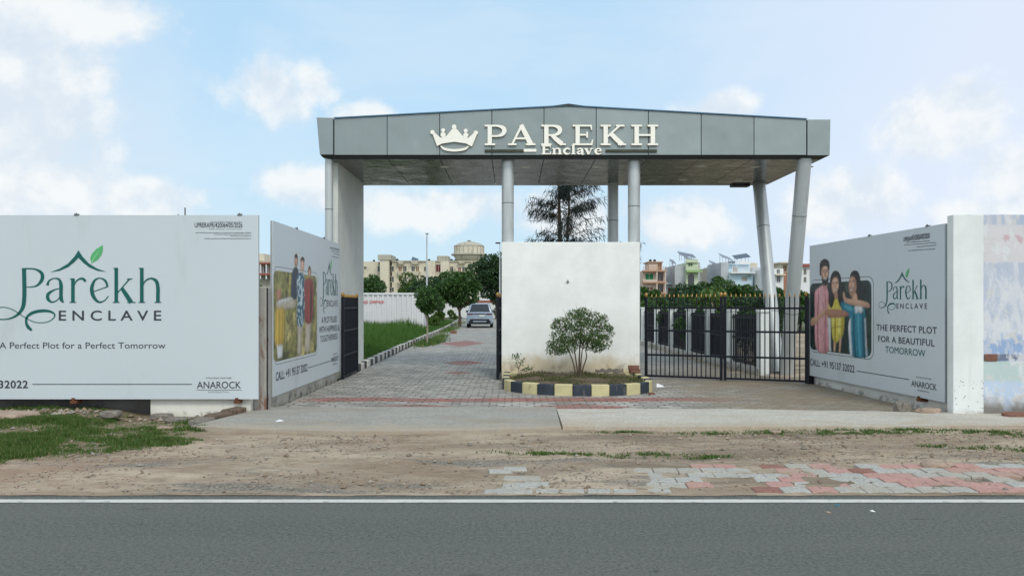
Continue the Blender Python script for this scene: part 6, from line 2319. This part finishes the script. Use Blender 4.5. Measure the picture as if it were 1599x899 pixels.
    mb.prism([(-0.62, 0.60), (-0.74, 0.42), (-0.72, 0.30), (0.72, 0.30), (0.74, 0.42), (0.62, 0.60)], -0.05, 0.10)
    mb.build('bumper', M['car_black'], root, bevel=0.02)
    mb = MB()
    mb.box(-0.45, -0.062, 0.40, 0.45, -0.03, 0.47)
    mb.build('skid_plate', M['car'], root, bevel=0.012)
    mb = MB()
    mb.box(-0.02, -0.035, 0.75, 0.34, 0.02, 0.86)
    mb.build('number_plate', M['plate'], root, bevel=0.006)
    mb = MB()
    mb.box(-0.56, 0.30, 1.585, 0.56, 0.55, 1.625)
    mb.build('spoiler', M['car'], root, bevel=0.02)


car()


# ------------------------------------------------------------------ trees
def trees():
    tree('sapling_tree', 'slim young tree with a small round crown beside the drive kerb', -3.32, 28.75, 1.15, 1.78, 0.60, 0.56, 3800, 0.13, 'lf_tree', 'bark_pale', 20, trunk_r=0.035)
    tree('roadside_tree', 'wide dark green roadside tree left of the silver car', gx(718, 53), 53, 1.1, 2.55, 1.75, 1.25, 6500, 0.26, 'lf_tree', 'bark', 26, trunk_r=0.10)
    tree('roadside_tree', 'dark bushy tree between the young sapling tree and the lamp pole', gx(668, 60), 60, 1.0, 2.3, 1.6, 1.4, 5000, 0.26, 'lf_dark', 'bark', 22, trunk_r=0.10)
    tree('roadside_tree', 'tall dark leafy tree at the left edge of the white wall', gx(776, 80), 80, 1.6, 4.2, 3.1, 2.5, 8000, 0.36, 'lf_dark', 'bark', 30, trunk_r=0.16)
    tree('field_tree', 'light green tree standing behind the white container', gx(574, 60), 60, 1.2, 2.75, 1.7, 1.5, 4800, 0.28, 'lf_tree', 'bark', 22, trunk_r=0.1)
    tree('field_tree', 'pale green tree showing above the container roof right of the green cloth', gx(652, 75), 75, 1.4, 3.2, 2.0, 1.7, 4500, 0.3, 'lf_light', 'bark', 20, trunk_r=0.1)
    tree('field_tree', 'leafy tree behind the wide roadside tree, left of the water tower', gx(700, 90), 90, 1.6, 3.6, 2.6, 2.0, 5000, 0.36, 'lf_tree', 'bark', 22, trunk_r=0.12)
    # low bushes by the far end of the drive
    for (px, D, rz, rx, lab) in [(694, 64, 0.55, 1.2, 'low rounded bush beside the drive before the far wall'), (672, 50, 0.45, 0.9, 'low bright bush at the field edge behind the young tree'), (640, 56, 0.6, 1.4, 'low green bush at the right end of the container'), (782, 83, 0.8, 1.2, 'dark low bush at the end of the drive')]:
        tree('bush', lab, gx(px, D), D, 0.2, rz * 0.9, rx, rz, 1900, 0.2, 'lf_light' if px < 780 else 'lf_dark', 'bark', 14, cat='bush', group='bushes along the drive', trunk_r=0.03)
    # right: vegetation behind the gate
    for (px, D, top, rx, lm, lab) in [(1085, 56, 447, 2.0, 'lf_dark', 'dark green tree left of the lime house, above the gate'), (1118, 62, 436, 2.3, 'lf_tree', 'tallest broad tree above the closed gate before the beige house'),
                                      (1100, 44, 455, 1.5, 'lf_light', 'lighter green tree low behind the gate centre'), (1150, 58, 446, 2.1, 'lf_tree', 'rounded tree before the pale blue house'),
                                      (1178, 48, 456, 1.5, 'lf_dark', 'dark tree left of the leaning columns'), (1222, 52, 452, 1.9, 'lf_tree', 'green tree seen between the two leaning columns'),
                                      (1040, 40, 467, 1.2, 'lf_dark', 'dark bush like tree below the peach house'), (1012, 36, 450, 0.7, 'lf_tree', 'narrow tree right beside the white wall edge'), (1250, 46, 462, 1.2, 'lf_tree', 'tree behind the right leaning column'), (1478, 40, 443, 0.9, 'lf_tree', 'tree glimpsed in the gap before the mural wall')]:
        zt = gz(top, D)
        tree('garden_tree', lab, gx(px, D), D, zt * 0.35, zt * 0.58, rx * 1.3, zt * 0.44, 6500, 0.26, lm, 'bark', 30, group='trees behind the closed gate', trunk_r=0.08)
    # creeper-grown bushes against the grille fence
    for i, (y, x, hh, lab) in enumerate([(19.8, 6.5, 1.5, 'bush hanging over the grille fence nearest the leaning columns'), (23, 6.1, 1.6, 'bush behind the middle of the grille fence'), (26.5, 6.0, 1.7, 'bush behind the farther part of the grille fence'), (31, 5.9, 1.8, 'bush at the far end of the grille fence'), (22.0, 7.6, 1.9, 'tall leafy bush behind the fence by the leaning columns')]):
        tree('bush', lab, x, y, 0.4, hh * 0.6, 0.95, hh * 0.42, 2600, 0.11, 'lf_tree' if i % 2 else 'lf_dark', 'bark', 18, cat='bush', group='bushes behind the grille fence', trunk_r=0.03)
    # weedy stem plants through the gate
    root = thing('banana_plant', 'pale long leaved plant standing above the gate centre', 'plant', (gx(1112, 34), 34, 0))
    mb = MB()
    mb.tube([(0, 0, 0), (0.02, 0, 1.0), (0.0, 0, 1.7)], [0.09, 0.08, 0.05], 8)
    mb.build('stem', M['bark_pale'], root, smooth=True)
    for k in range(9):
        a = k * 0.72
        r = random.uniform(0.5, 0.75)
        pts = [(0, 0, 1.6), (0.35 * r * math.cos(a), 0.35 * r * math.sin(a), 2.0 + 0.1 * (k % 3)), (0.8 * r * math.cos(a), 0.8 * r * math.sin(a), 2.05 + 0.1 * (k % 3)), (1.2 * r * math.cos(a), 1.2 * r * math.sin(a), 1.8)]
        c = catmull(pts, 4)
        V, Fq = [], []
        side = Vector((-math.sin(a), math.cos(a), 0))
        for i, p in enumerate(c):
            w = 0.10 * math.sin(math.pi * min(1, (i + 0.6) / len(c)))
            V += [tuple(Vector(p) + side * w), tuple(Vector(p) + Vector((0, 0, -0.02))), tuple(Vector(p) - side * w)]
        for i in range(len(c) - 1):
            Fq += [(3 * i, 3 * i + 1, 3 * i + 4, 3 * i + 3), (3 * i + 1, 3 * i + 2, 3 * i + 5, 3 * i + 4)]
        mb = MB()
        mb.add(V, Fq)
        mb.build('leaf', M['lf_light'], root, smooth=True)


trees()


def casuarina():
    """feathery dark tree rising behind the white wall"""
    D = 33.0
    root = thing('casuarina_tree', 'dark feathery drooping needle tree rising behind the white wall', 'tree', (gx(876, D), D, 0))
    mb = MB()
    mb.tube([(0, 0, -0.05), (0.02, 0, 3.0), (-0.05, 0, 5.2), (-0.10, 0, 7.2), (-0.12, 0, 9.0)], [0.16, 0.12, 0.085, 0.05, 0.02], 8)
    mb.tube([(0.05, 0.05, 2.4), (0.25, 0.05, 3.6), (0.36, 0.0, 5.6), (0.44, 0.0, 7.8)], [0.09, 0.07, 0.05, 0.02], 8)
    C, Dr, Ln = [], [], []
    rr = np.random.default_rng(5)
    for k in range(112):
        z0 = 2.0 + 6.2 * rr.random() ** 1.15
        side = k % 2
        bx = (-0.07 if side else 0.36) * (z0 / 6)
        az = rr.uniform(0, 2 * np.pi)
        ln = rr.uniform(1.0, 2.1) * (1.12 if z0 < 4.2 else 0.98 - 0.04 * (z0 - 4.2))
        if z0 < 3.4 and math.cos(az) > 0.2:
            ln *= 1.7
        d = np.array([math.cos(az), math.sin(az), 0])
        rise = rr.uniform(0.25, 0.75)
        pts = [np.array([bx, 0, z0]), np.array([bx, 0, z0]) + d * ln * 0.5 + np.array([0, 0, rise * ln * 0.42]), np.array([bx, 0, z0]) + d * ln + np.array([0, 0, rise * ln * 0.5])]
        mb.tube([tuple(p) for p in pts], [0.022, 0.014, 0.006], 5, cap=False)
        c = catmull(pts, 6)
        for _ in range(125 if z0 < 3.9 else 80):
            t = rr.uniform(0.25, 1.0)
            p = c[int(t * (len(c) - 1))]
            p = p + rr.normal(size=3) * np.array([0.12, 0.12, 0.10])
            dr = d * rr.uniform(0.1, 0.9) + rr.normal(size=3) * 0.35 + np.array([0, 0, -0.75])
            C.append(p + np.array([0, 0, -0.10]))
            Dr.append(dr)
            Ln.append(rr.uniform(0.22, 0.5))
    mb.build('trunk', M['bark'], root, smooth=True)
    C, Dr, Ln = np.array(C), np.array(Dr), np.array(Ln)
    leaves_obj('crown', C, Dr, Ln, 0.020 + 0.018 * RNG.random(len(C)), M['lf_cas'], root)


casuarina()


# ------------------------------------------------------------------ far buildings
class Bld:
    """a building placed at distance D; measures are given in photo pixels and turned into metres there"""
    def __init__(s, name, label, D, px, cat, group=None):
        s.D = D
        s.x0 = gx(px, D)
        s.root = thing(name, label, cat, (s.x0, D, 0), 0, group)

    def X(s, px):
        return gx(px, s.D) - s.x0

    def Z(s, py):
        return gz(py, s.D)

    def block(s, name, m, px0, px1, pt, pb=None, y0=0.0, y1=8.0, lab=None, bevel=0.0):
        mb = MB()
        mb.box(s.X(px0), y0, -0.05 if pb is None else s.Z(pb), s.X(px1), y1, s.Z(pt))
        o = mb.build(name, M[m], s.root, bevel=bevel)
        if lab:
            o['label'] = lab
        return o

    def window(s, px0, py0, px1, py1, pane='glass', frame='hwhite', name='window', y=0.0):
        x0, x1, z0, z1 = s.X(px0), s.X(px1), s.Z(py1), s.Z(py0)
        t = 0.07
        mb = MB()
        mb.box(x0 - t, y - 0.06, z0 - t, x1 + t, y + 0.02, z0)
        mb.box(x0 - t, y - 0.06, z1, x1 + t, y + 0.02, z1 + t)
        mb.box(x0 - t, y - 0.06, z0, x0, y + 0.02, z1)
        mb.box(x1, y - 0.06, z0, x1 + t, y + 0.02, z1)
        mb.box((x0 + x1) / 2 - 0.03, y - 0.05, z0, (x0 + x1) / 2 + 0.03, y - 0.012, z1)
        w = mb.build(name, M[frame], s.root)
        mb = MB()
        mb.box(x0, y - 0.012, z0, x1, y + 0.02, z1)
        mb.build('pane', M[pane], w)

    def slab(s, px0, px1, py, m, out=0.9, th=0.16, name='balcony_slab', y=0.0):
        mb = MB()
        mb.box(s.X(px0), y - out, s.Z(py) - th, s.X(px1), y + 0.02, s.Z(py))
        return mb.build(name, M[m], s.root)

    def parapet(s, px0, px1, pt, pb, m, y=-0.9, th=0.1, name='parapet'):
        mb = MB()
        mb.box(s.X(px0), y, s.Z(pb), s.X(px1), y + th, s.Z(pt))
        return mb.build(name, M[m], s.root)

    def railing(s, px0, px1, pt, pb, m, y=-0.9, n=9):
        mb = MB()
        x0, x1, z0, z1 = s.X(px0), s.X(px1), s.Z(pb), s.Z(pt)
        mb.box(x0, y, z1 - 0.08, x1, y + 0.08, z1)
        mb.box(x0, y, z0, x1, y + 0.08, z0 + 0.08)
        for k in range(n + 1):
            x = x0 + (x1 - x0 - 0.07) * k / n
            mb.box(x, y + 0.01, z0 + 0.08, x + 0.07, y + 0.07, z1 - 0.08)
        return mb.build('railing', M[m], s.root)


def solar(px0, px1, py_hi, py_lo, D, zfoot_px, label, tilt_right=True, y=2.0):
    """a tilted rooftop panel array on thin legs; stands on a roof"""
    x0, x1 = gx(px0, D), gx(px1, D)
    root = thing('solar_array', label, 'solar panel', (x0, D + y, gz(zfoot_px, D)), 0, 'rooftop solar arrays')
    zf = gz(zfoot_px, D)
    za, zb = gz(py_hi, D) - zf, gz(py_lo, D) - zf
    if not tilt_right:
        za, zb = zb, za
    L = x1 - x0
    # sheet rises to one side and slopes to the front as well
    dz = 0.5
    c = [(0, 0, za - dz * 0.4), (L, 0, zb - dz * 0.4), (L, 2.2, zb + dz), (0, 2.2, za + dz)]
    mb = MB()
    t = 0.06
    mb.add(c + [(p[0], p[1], p[2] - t) for p in c], [(0, 1, 2, 3), (7, 6, 5, 4), (0, 4, 5, 1), (1, 5, 6, 2), (2, 6, 7, 3), (3, 7, 4, 0)])
    mb.build('panel', M['solar'], root)
    mb = MB()
    for (u, v) in ((0.12, 0.15), (0.88, 0.15), (0.12, 0.85), (0.88, 0.85), (0.5, 0.5)):
        zz = (c[0][2] * (1 - u) + c[1][2] * u) * (1 - v) + (c[3][2] * (1 - u) + c[2][2] * u) * v
        mb.tube([(L * u, 2.2 * v, 0), (L * u, 2.2 * v, zz - 0.05)], 0.04, 6)
    mb.build('stand', M['pole'], root)


def tank(px, py_top, py_bot, D, label, y=3.0, r=None):
    h = gz(py_top, D) - gz(py_bot, D)
    r = r or h * 0.48
    mb = MB()
    mb.lathe([(r * 0.95, 0), (r, 0.05 * h), (r, 0.28 * h), (r * 0.96, 0.31 * h), (r, 0.34 * h), (r, 0.62 * h), (r * 0.96, 0.65 * h), (r, 0.68 * h), (r * 0.9, 0.82 * h), (r * 0.35, 0.94 * h), (r * 0.33, h)], 0, 0, 16)
    tag(mb.build('water_tank', M['tank'], None, (gx(px, D), D + y, gz(py_bot, D)), smooth=True), label, 'water tank', 'black rooftop tanks')


def far_left():
    # cream apartment row
    q = lambda x: 560 + x * 0.14384
    r = lambda y: 370 + y * 0.14388
    D = 150.0
    b = Bld('apartment_block', 'long weathered cream three storey apartment block behind the container', D, 600, 'building')
    b.block('wall', 'cream', q(365), q(1310), r(268), None, 0, 10)
    b.block('left_wing', 'cream', q(-60), q(205), r(262), None, 1.2, 10)
    b.block('stair_tower', 'cream', q(250), q(345), r(205), None, -1.6, 6)
    b.block('tower_cap', 'cream_d', q(228), q(368), r(198), r(255), -1.8, 5)
    b.block('recess', 'cream_d', q(204), q(251), r(300), None, 0.8, 8)
    b.block('stair_tower', 'cream', q(900), q(990), r(272), None, -1.4, 6)
    b.block('tower_cap', 'cream_d', q(850), q(975), r(203), r(270), 0.5, 6)
    b.block('wall_pilaster', 'cream', q(750), q(838), r(262), None, -0.7, 6)
    b.block('right_wing', 'hwhite', q(1310), q(1700), r(268), None, 0.8, 10)
    b.block('roof_parapet', 'cream_d', q(340), q(1312), r(256), r(270), -0.25, 10)
    for (x0, x1, y0, y1) in [(425, 508, 262, 296), (572, 668, 262, 296), (1080, 1170, 262, 290), (1220, 1305, 265, 300), (425, 500, 372, 412), (556, 672, 376, 416), (1060, 1190, 395, 420), (430, 500, 484, 515)]:
        mb = MB()
        a0, a1 = b.X(q(x0)), b.X(q(x1))
        zt, zb_ = b.Z(r(y0)), b.Z(r(y1))
        mb.add([(a0, -1.1, zt), (a1, -1.1, zt), (a1, 0.02, zt), (a0, 0.02, zt), (a0 + 0.4, -0.9, zb_), (a1 - 0.4, -0.9, zb_), (a1 - 0.4, 0.02, zb_), (a0 + 0.4, 0.02, zb_)],
               [(0, 1, 2, 3), (7, 6, 5, 4), (1, 0, 4, 5), (2, 1, 5, 6), (3, 2, 6, 7), (0, 3, 7, 4)])
        mb.build('balcony', M['cream'], b.root)
    for (x0, y0, x1, y1, p) in [(345, 318, 384, 372, 'glass'), (440, 322, 470, 374, 'wood'), (488, 316, 523, 372, 'glass'), (578, 322, 613, 372, 'glass'), (628, 322, 658, 376, 'wood'), (715, 322, 738, 370, 'glass'),
                                (1000, 322, 1030, 378, 'glass'), (1086, 330, 1112, 386, 'maroon'), (1130, 326, 1168, 374, 'glass'), (1208, 326, 1244, 376, 'maroon'), (1262, 326, 1288, 374, 'maroon'),
                                (345, 430, 384, 486, 'glass'), (440, 438, 470, 486, 'wood'), (488, 438, 523, 486, 'glass'), (578, 438, 613, 486, 'glass'), (1130, 438, 1168, 480, 'glass'), (1208, 440, 1244, 476, 'wood'),
                                (345, 548, 384, 592, 'glass'), (440, 548, 470, 592, 'wood'), (1000, 436, 1030, 486, 'glass')]:
        b.window(q(x0), r(y0), q(x1), r(y1), p, 'cream')
    b.window(q(206), r(316), q(248), r(370), 'glass', 'cream_d', 'stair_opening', 0.8)
    b.window(q(206), r(430), q(248), r(480), 'glass', 'cream_d', 'stair_opening', 0.8)
    b.window(q(845), r(300), q(898), r(376), 'maroon', 'cream_d', 'stair_opening', 0.0)
    b.window(q(845), r(430), q(898), r(480), 'glass', 'cream_d', 'stair_opening', 0.0)
    b.window(q(50), r(318), q(76), r(345), 'glass', 'cream', 'window', 1.2)
    for (x, yt, yb, lab) in [(140, 236, 262, 'black tank on the left wing of the apartment roof'), (397, 225, 258, 'black tank right of the left stair tower'), (750, 228, 258, 'black tank by the lamp pole on the apartment roof'), (1000, 228, 262, 'black tank right of the second stair tower'), (1044, 230, 264, 'black tank under the water tower, left one'), (1350, 238, 268, 'black tank right of the water tower base')]:
        tank(q(x), r(yt), r(yb), D, lab, 3)
    solar(q(552), q(620), r(222), r(248), D, r(258), 'dark tilted sheet on the apartment roof left of the lamp pole', True, 3)
    # round water tower
    D = 200.0
    cx = q(1203)
    root = thing('water_tower', 'round concrete water tower with a domed roof rising behind the apartments', 'water tower', (gx(cx, D), D, 0))
    k = 0.14384 * D / F
    z = lambda y: gz(r(y), D)
    mb = MB()
    mb.lathe([(2.6, 0), (2.6, z(262)), (3.4, z(255)), (146 * k, z(245)), (170 * k, z(205)), (170 * k, z(190)), (162 * k, z(186)), (162 * k, z(104)), (167 * k, z(100))], 0, 0, 40)
    mb.build('tank_drum', M['cream'], root, smooth=True)
    mb = MB()
    mb.lathe([(168 * k, z(101)), (150 * k, z(88)), (110 * k, z(68)), (60 * k, z(55)), (10 * k, z(50))], 0, 0, 40)
    mb.build('dome', M['cream_d'], root, smooth=True)
    mb = MB()
    mb.lathe([(12 * k, z(52)), (12 * k, z(42)), (26 * k, z(42)), (24 * k, z(36)), (2 * k, z(34))], 0, 0, 16)
    mb.build('vent_cap', M['cream_d'], root)
    mb = MB()
    mb.lathe([(170 * k, z(206)), (194 * k, z(200)), (194 * k, z(186)), (186 * k, z(186)), (186 * k, z(194)), (163 * k, z(196))], 0, 0, 40)
    mb.build('gallery', M['cream_d'], root)
    for i in range(20):
        a = 2 * math.pi * i / 20
        mb = MB()
        mb.box(-0.12, -0.1, z(186), 0.12, 0.06, z(104))
        o = mb.build('rib', M['cream_d'], root, (162 * k * math.cos(a), 162 * k * math.sin(a), 0), a - math.pi / 2)
    # far white wall at the end of the drive
    D = 88.0
    root = thing('boundary_wall', 'long low white wall with red coping at the far end of the drive', 'wall', (-8, D, 0))
    mb = MB()
    mb.box(-14, 0, -0.05, 11, 0.25, gz(472.5, D))
    mb.build('wall_body', M['hwhite'], root)
    mb = MB()
    mb.box(-14.03, -0.04, gz(472.4, D), 11.03, 0.29, gz(469, D))
    mb.build('coping', M['wallred'], root)
    # green cloth awning beside the trees
    D = 78.0
    x0, x1 = gx(632, D), gx(649, D)
    root = thing('shade_cloth', 'bright green cloth screen above the container roof', 'screen', ((x0 + x1) / 2, D, 0))
    w = (x1 - x0) / 2
    mb = MB()
    v, f = [], []
    zt, zb_ = gz(442, D), gz(453.5, D)
    for j in range(5):
        for i in range(9):
            v.append((-w + 2 * w * i / 8, 0.06 * math.sin(i * 1.9 + j), zb_ + (zt - zb_) * j / 4 - 0.05 * math.sin(math.pi * i / 8) * (j == 4)))
    for j in range(4):
        for i in range(8):
            f.append((j * 9 + i, j * 9 + i + 1, (j + 1) * 9 + i + 1, (j + 1) * 9 + i))
    mb.add(v, f)
    mb.build('cloth', M['net'], root, smooth=True)
    for xx in (-w, 0, w):
        mb = MB()
        mb.tube([(xx, 0.08, -0.02), (xx, 0.08, zt + 0.05)], 0.035, 6)
        mb.build('pole', M['pole'], root)
    # lamp pole
    D = 58.0
    root = thing('street_lamp', 'tall thin grey lamp pole with a small bent arm behind the young tree', 'street lamp', (gx(667, D), D, 0))
    mb = MB()
    zt = gz(372, D)
    mb.tube([(0, 0, -0.02), (0, 0, 3), (0, 0, zt)], [0.09, 0.075, 0.045], 10)
    mb.build('pole', M['pole'], root, smooth=True)
    mb = MB()
    mb.tube([(0, 0, zt - 0.1), (0.02, -0.1, zt + 0.15), (0.08, -0.5, zt + 0.28)], 0.03, 8)
    mb.build('arm', M['pole'], root, smooth=True)
    mb = MB()
    mb.box(0.0, -1.0, zt + 0.25, 0.2, -0.45, zt + 0.34)
    mb.build('lamp_head', M['pole'], root, bevel=0.02)
    D = 70
    root = thing('street_lamp', 'small lamp head on a thin pole just left of the white wall top', 'street lamp', (gx(781, D), D, 0))
    mb = MB()
    zt = gz(380, D)
    mb.tube([(0, 0, -0.02), (0, 0, zt)], [0.08, 0.04], 8)
    mb.build('pole', M['pole'], root, smooth=True)
    mb = MB()
    mb.box(-0.42, -0.1, zt - 0.03, 0.05, 0.1, zt + 0.1)
    mb.build('lamp_head', M['car_black'], root, bevel=0.02)
    # house glimpsed between the two left boards
    D = 70.0
    b = Bld('town_house', 'beige house with red balcony bands glimpsed between the two left boards', D, 414, 'house', 'houses beyond the wall')
    b.block('wall', 'cream_d', 398, 445, 407, None, 0, 8)
    b.block('stair_room', 'cream', 396, 408, 395, 412, 1, 5)
    for (pt, pb) in ((410.5, 413), (427, 430)):
        b.parapet(396, 446, pt, pb, 'wallred', -0.9, 0.9, 'balcony_band')
    for px in (411, 420, 430, 440):
        b.block('post', 'hwhite', px, px + 1.6, 413, 436, -0.85, -0.7)
    b.window(402, 416, 409, 426, 'glass', 'hwhite')
    b.window(413, 416, 419, 426, 'glass', 'hwhite')
    tree('garden_tree', 'green tuft showing above the rusty corner post on the left', gx(416, 40), 40, 0.8, 2.0, 1.0, 0.75, 2600, 0.16, 'lf_tree', 'bark', 14, trunk_r=0.06)


def far_right():
    q = lambda x: 1000 + x * 0.15009
    r = lambda y: 380 + y * 0.15015
    D = 120.0
    G = 'houses beyond the wall'
    b = Bld('town_house', 'narrow peach three storey house with orange balconies, nearest the white wall', D, q(30), 'house', G)
    b.block('wall', 'peach', q(30), q(258), r(285), None)
    b.block('stair_room', 'peach', q(108), q(243), r(195), r(285), 1.0, 5)
    b.block('stair_roof', 'peach_t', q(92), q(250), r(185), r(196), 0.7, 5.3)
    b.window(q(200), r(210), q(232), r(275), 'wood', 'peach_t', 'door', 1.0)
    b.railing(q(22), q(264), r(248), r(278), 'peach_t', -0.9)
    for yy in (282, 400, 512):
        b.slab(q(18), q(268), r(yy), 'peach_t', 1.0, 0.22)
    b.parapet(q(22), q(160), r(378), r(400), 'peach', -0.98)
    b.parapet(q(22), q(160), r(500), r(512), 'peach', -0.98)
    b.block('post', 'peach', q(158), q(170), r(285), None, -0.95, -0.6)
    b.block('post', 'peach', q(243), q(256), r(285), None, -0.95, -0.6)
    b.window(q(55), r(318), q(136), r(388), 'net', 'peach', 'curtained_window')
    b.window(q(174), r(305), q(236), r(388), 'glass', 'peach_t', 'door')
    b.window(q(68), r(452), q(134), r(503), 'wood', 'hwhite')
    b.window(q(174), r(432), q(236), r(505), 'glass', 'peach_t', 'door')
    tank(q(137), r(155), r(186), D, 'left black tank on the peach house roof', 2.5)
    tank(q(182), r(155), r(186), D, 'right black tank on the peach house roof', 2.5)
    b = Bld('town_house', 'low blue and white house between the peach and lime houses', D + 4, q(268), 'house', G)
    b.block('wall', 'hblue', q(262), q(492), r(418), None)
    b.slab(q(258), q(494), r(412), 'hblue', 0.8, 0.2)
    b.block('upper_room', 'hwhite', q(357), q(478), r(322), r(420), 0.6, 7)
    b.block('roof_slab', 'hwhite', q(345), q(482), r(312), r(323), 0.2, 7.4)
    b.block('upper_room', 'hwhite', q(262), q(350), r(335), r(418), 3, 7)
    b.window(q(265), r(345), q(300), r(405), 'glass', 'hgrey', 'window', 3)
    b.window(q(335), r(340), q(352), r(400), 'glass', 'hgrey', 'window', 3)
    b.window(q(375), r(378), q(470), r(405), 'cream_d', 'hwhite', 'window', 0.6)
    b.window(q(290), r(458), q(338), r(520), 'maroon', 'hwhite', 'door')
    b.window(q(388), r(436), q(480), r(520), 'glass', 'hwhite', 'garage_opening')
    b = Bld('town_house', 'lime green house with an arched porch and rooftop panels', D, q(480), 'house', G)
    b.block('wall', 'hgreen', q(480), q(605), r(200), None)
    b.block('side_wall', 'hgrey', q(376), q(479), r(225), None, 1.0, 9)
    b.block('side_wall', 'hgrey', q(606), q(648), r(190), None, 1.5, 9)
    b.block('parapet', 'hgreen', q(474), q(598), r(165), r(200), -0.3, 0.1)
    b.window(q(502), r(202), q(544), r(232), 'glass', 'hgreen_d')
    b.slab(q(470), q(630), r(280), 'hgreen_d', 1.1, 0.35)
    b.railing(q(478), q(620), r(243), r(272), 'hgreen', -1.0, 10)
    # arch
    mb = MB()
    x0, x1, zb_, zt = b.X(q(498)), b.X(q(562)), 0.5, b.Z(r(345))
    rad = (x1 - x0) / 2
    pts = [(x0, zb_), (x1, zb_)] + [(x0 + rad + rad * math.cos(a), zt + rad * math.sin(a)) for a in np.linspace(0, math.pi, 12)]
    mb.prism(pts, -0.06, 0.05)
    mb.build('arched_opening', M['glass'], b.root)
    solar(q(430), q(600), r(98), r(132), D, r(170), 'long dark panel array on the lime house roof, upper left part', True, 1)
    solar(q(520), q(655), r(128), r(178), D, r(195), 'long dark panel array on the lime house roof, lower right part', True, 3.2)
    solar(q(385), q(432), r(168), r(182), D, r(226), 'small panel on the grey side wing of the lime house', True, 4)
    b = Bld('town_house', 'small beige house between the lime and pale blue houses', D + 10, q(720), 'house', G)
    b.block('wall', 'cream_d', q(722), q(862), r(252), None)
    b.block('roof_slab', 'hwhite', q(735), q(858), r(240), r(254), -0.4, 5)
    b.window(q(766), r(272), q(792), r(302), 'glass', 'hwhite')
    b.window(q(815), r(262), q(848), r(282), 'glass', 'hwhite')
    solar(q(778), q(852), r(188), r(214), D + 10, r(241), 'panel array on the small beige house', True, 2)
    b = Bld('town_house', 'pale blue two storey house with white balcony and two roof panel arrays', D, q(930), 'house', G)
    b.block('wall', 'hblue', q(932), q(1172), r(300), None)
    b.block('side_wall', 'hgrey', q(852), q(931), r(196), None, 0.5, 9)
    b.block('upper_storey', 'hblue', q(932), q(1172), r(215), r(300), 1.4, 8)
    b.block('parapet', 'hwhite', q(915), q(1030), r(180), r(216), 0.8, 1.0)
    b.block('parapet', 'hwhite', q(1050), q(1165), r(176), r(216), 0.8, 1.0)
    b.window(q(932), r(182), q(958), r(205), 'glass', 'hblue', 'parapet_grille', 0.8)
    b.window(q(966), r(182), q(1000), r(205), 'glass', 'hblue', 'parapet_grille', 0.8)
    b.slab(q(925), q(1180), r(298), 'hwhite', 1.0, 0.25)
    b.railing(q(935), q(1058), r(250), r(290), 'hwhite', -0.95, 10)
    b.railing(q(1062), q(1174), r(250), r(290), 'hwhite', -0.95, 10)
    b.window(q(990), r(240), q(1040), r(296), 'wood', 'hwhite', 'door', 1.4)
    b.window(q(1062), r(345), q(1110), r(388), 'cream_d', 'hgrey')
    b.window(q(1126), r(335), q(1140), r(346), 'glass', 'hgrey')
    b.window(q(958), r(395), q(985), r(430), 'glass', 'hgrey')
    solar(q(886), q(1008), r(112), r(160), D, r(196), 'left panel array on tall legs above the pale blue house', True, 2)
    solar(q(1036), q(1192), r(116), r(140), D, r(180), 'right panel array on tall legs above the pale blue house', False, 2)
    b = Bld('town_house', 'grey cement house with a cream top between the blue house and the leaning columns', D + 2, q(1172), 'house', G)
    b.block('wall', 'hgrey', q(1176), q(1300), r(250), None)
    b.block('upper_room', 'cream', q(1180), q(1262), r(195), r(252), 2, 7)
    b.block('porch', 'cream_d', q(1178), q(1240), r(350), None, -1.0, 0)
    b.window(q(1195), r(365), q(1225), r(395), 'glass', 'hwhite', 'window', -1.0)
    tank(q(1188), r(178), r(196), D + 2, 'small dark tank on the cream topped grey house', 4)
    b = Bld('town_house', 'white and beige house seen between the leaning columns', D - 6, q(1395), 'house', G)
    b.block('wall', 'hwhite', q(1330), q(1492), r(262), None)
    b.slab(q(1390), q(1492), r(320), 'cream', 0.9, 0.2)
    b.window(q(1425), r(272), q(1450), r(310), 'glass', 'hgrey')
    b.window(q(1425), r(340), q(1455), r(400), 'glass', 'hgrey')
    solar(q(1385), q(1435), r(222), r(248), D - 6, r(263), 'small panel array seen between the leaning columns', True, 2)
    b = Bld('town_house', 'bare brick house with a cream upper storey behind the right leaning column', D, q(1490), 'house', G)
    b.block('wall', 'hbrick', q(1494), q(1640), r(300), None)
    b.block('upper_storey', 'cream', q(1476), q(1640), r(205), r(302), 0.5, 8)
    b.block('roof_slab', 'cream', q(1448), q(1645), r(194), r(206), -0.6, 8.5)
    b.window(q(1500), r(230), q(1535), r(290), 'wood', 'cream_d', 'door', 0.5)
    b = Bld('town_house', 'pale house with a red roof line just left of the right board', D, 1246, 'house', G)
    b.block('wall', 'hwhite', 1247, 1300, 416, None)
    b.block('roof_band', 'wallred', 1245, 1302, 412, 416.5, -0.5, 8)
    b.window(1256, 420, 1259, 428, 'glass', 'cream_d')
    b.window(1256, 433, 1259, 440, 'glass', 'cream_d')
    b = Bld('town_house', 'peach coloured house glimpsed in the gap before the mural wall', 60.0, 1472, 'house', G)
    b.block('wall', 'peach', 1466, 1500, 434, None)
    b.block('roof_band', 'peach_t', 1465, 1501, 431.5, 434.5, -0.4, 8)
    b.window(1474, 437, 1478, 443, 'glass', 'hwhite')


far_left()
far_right()
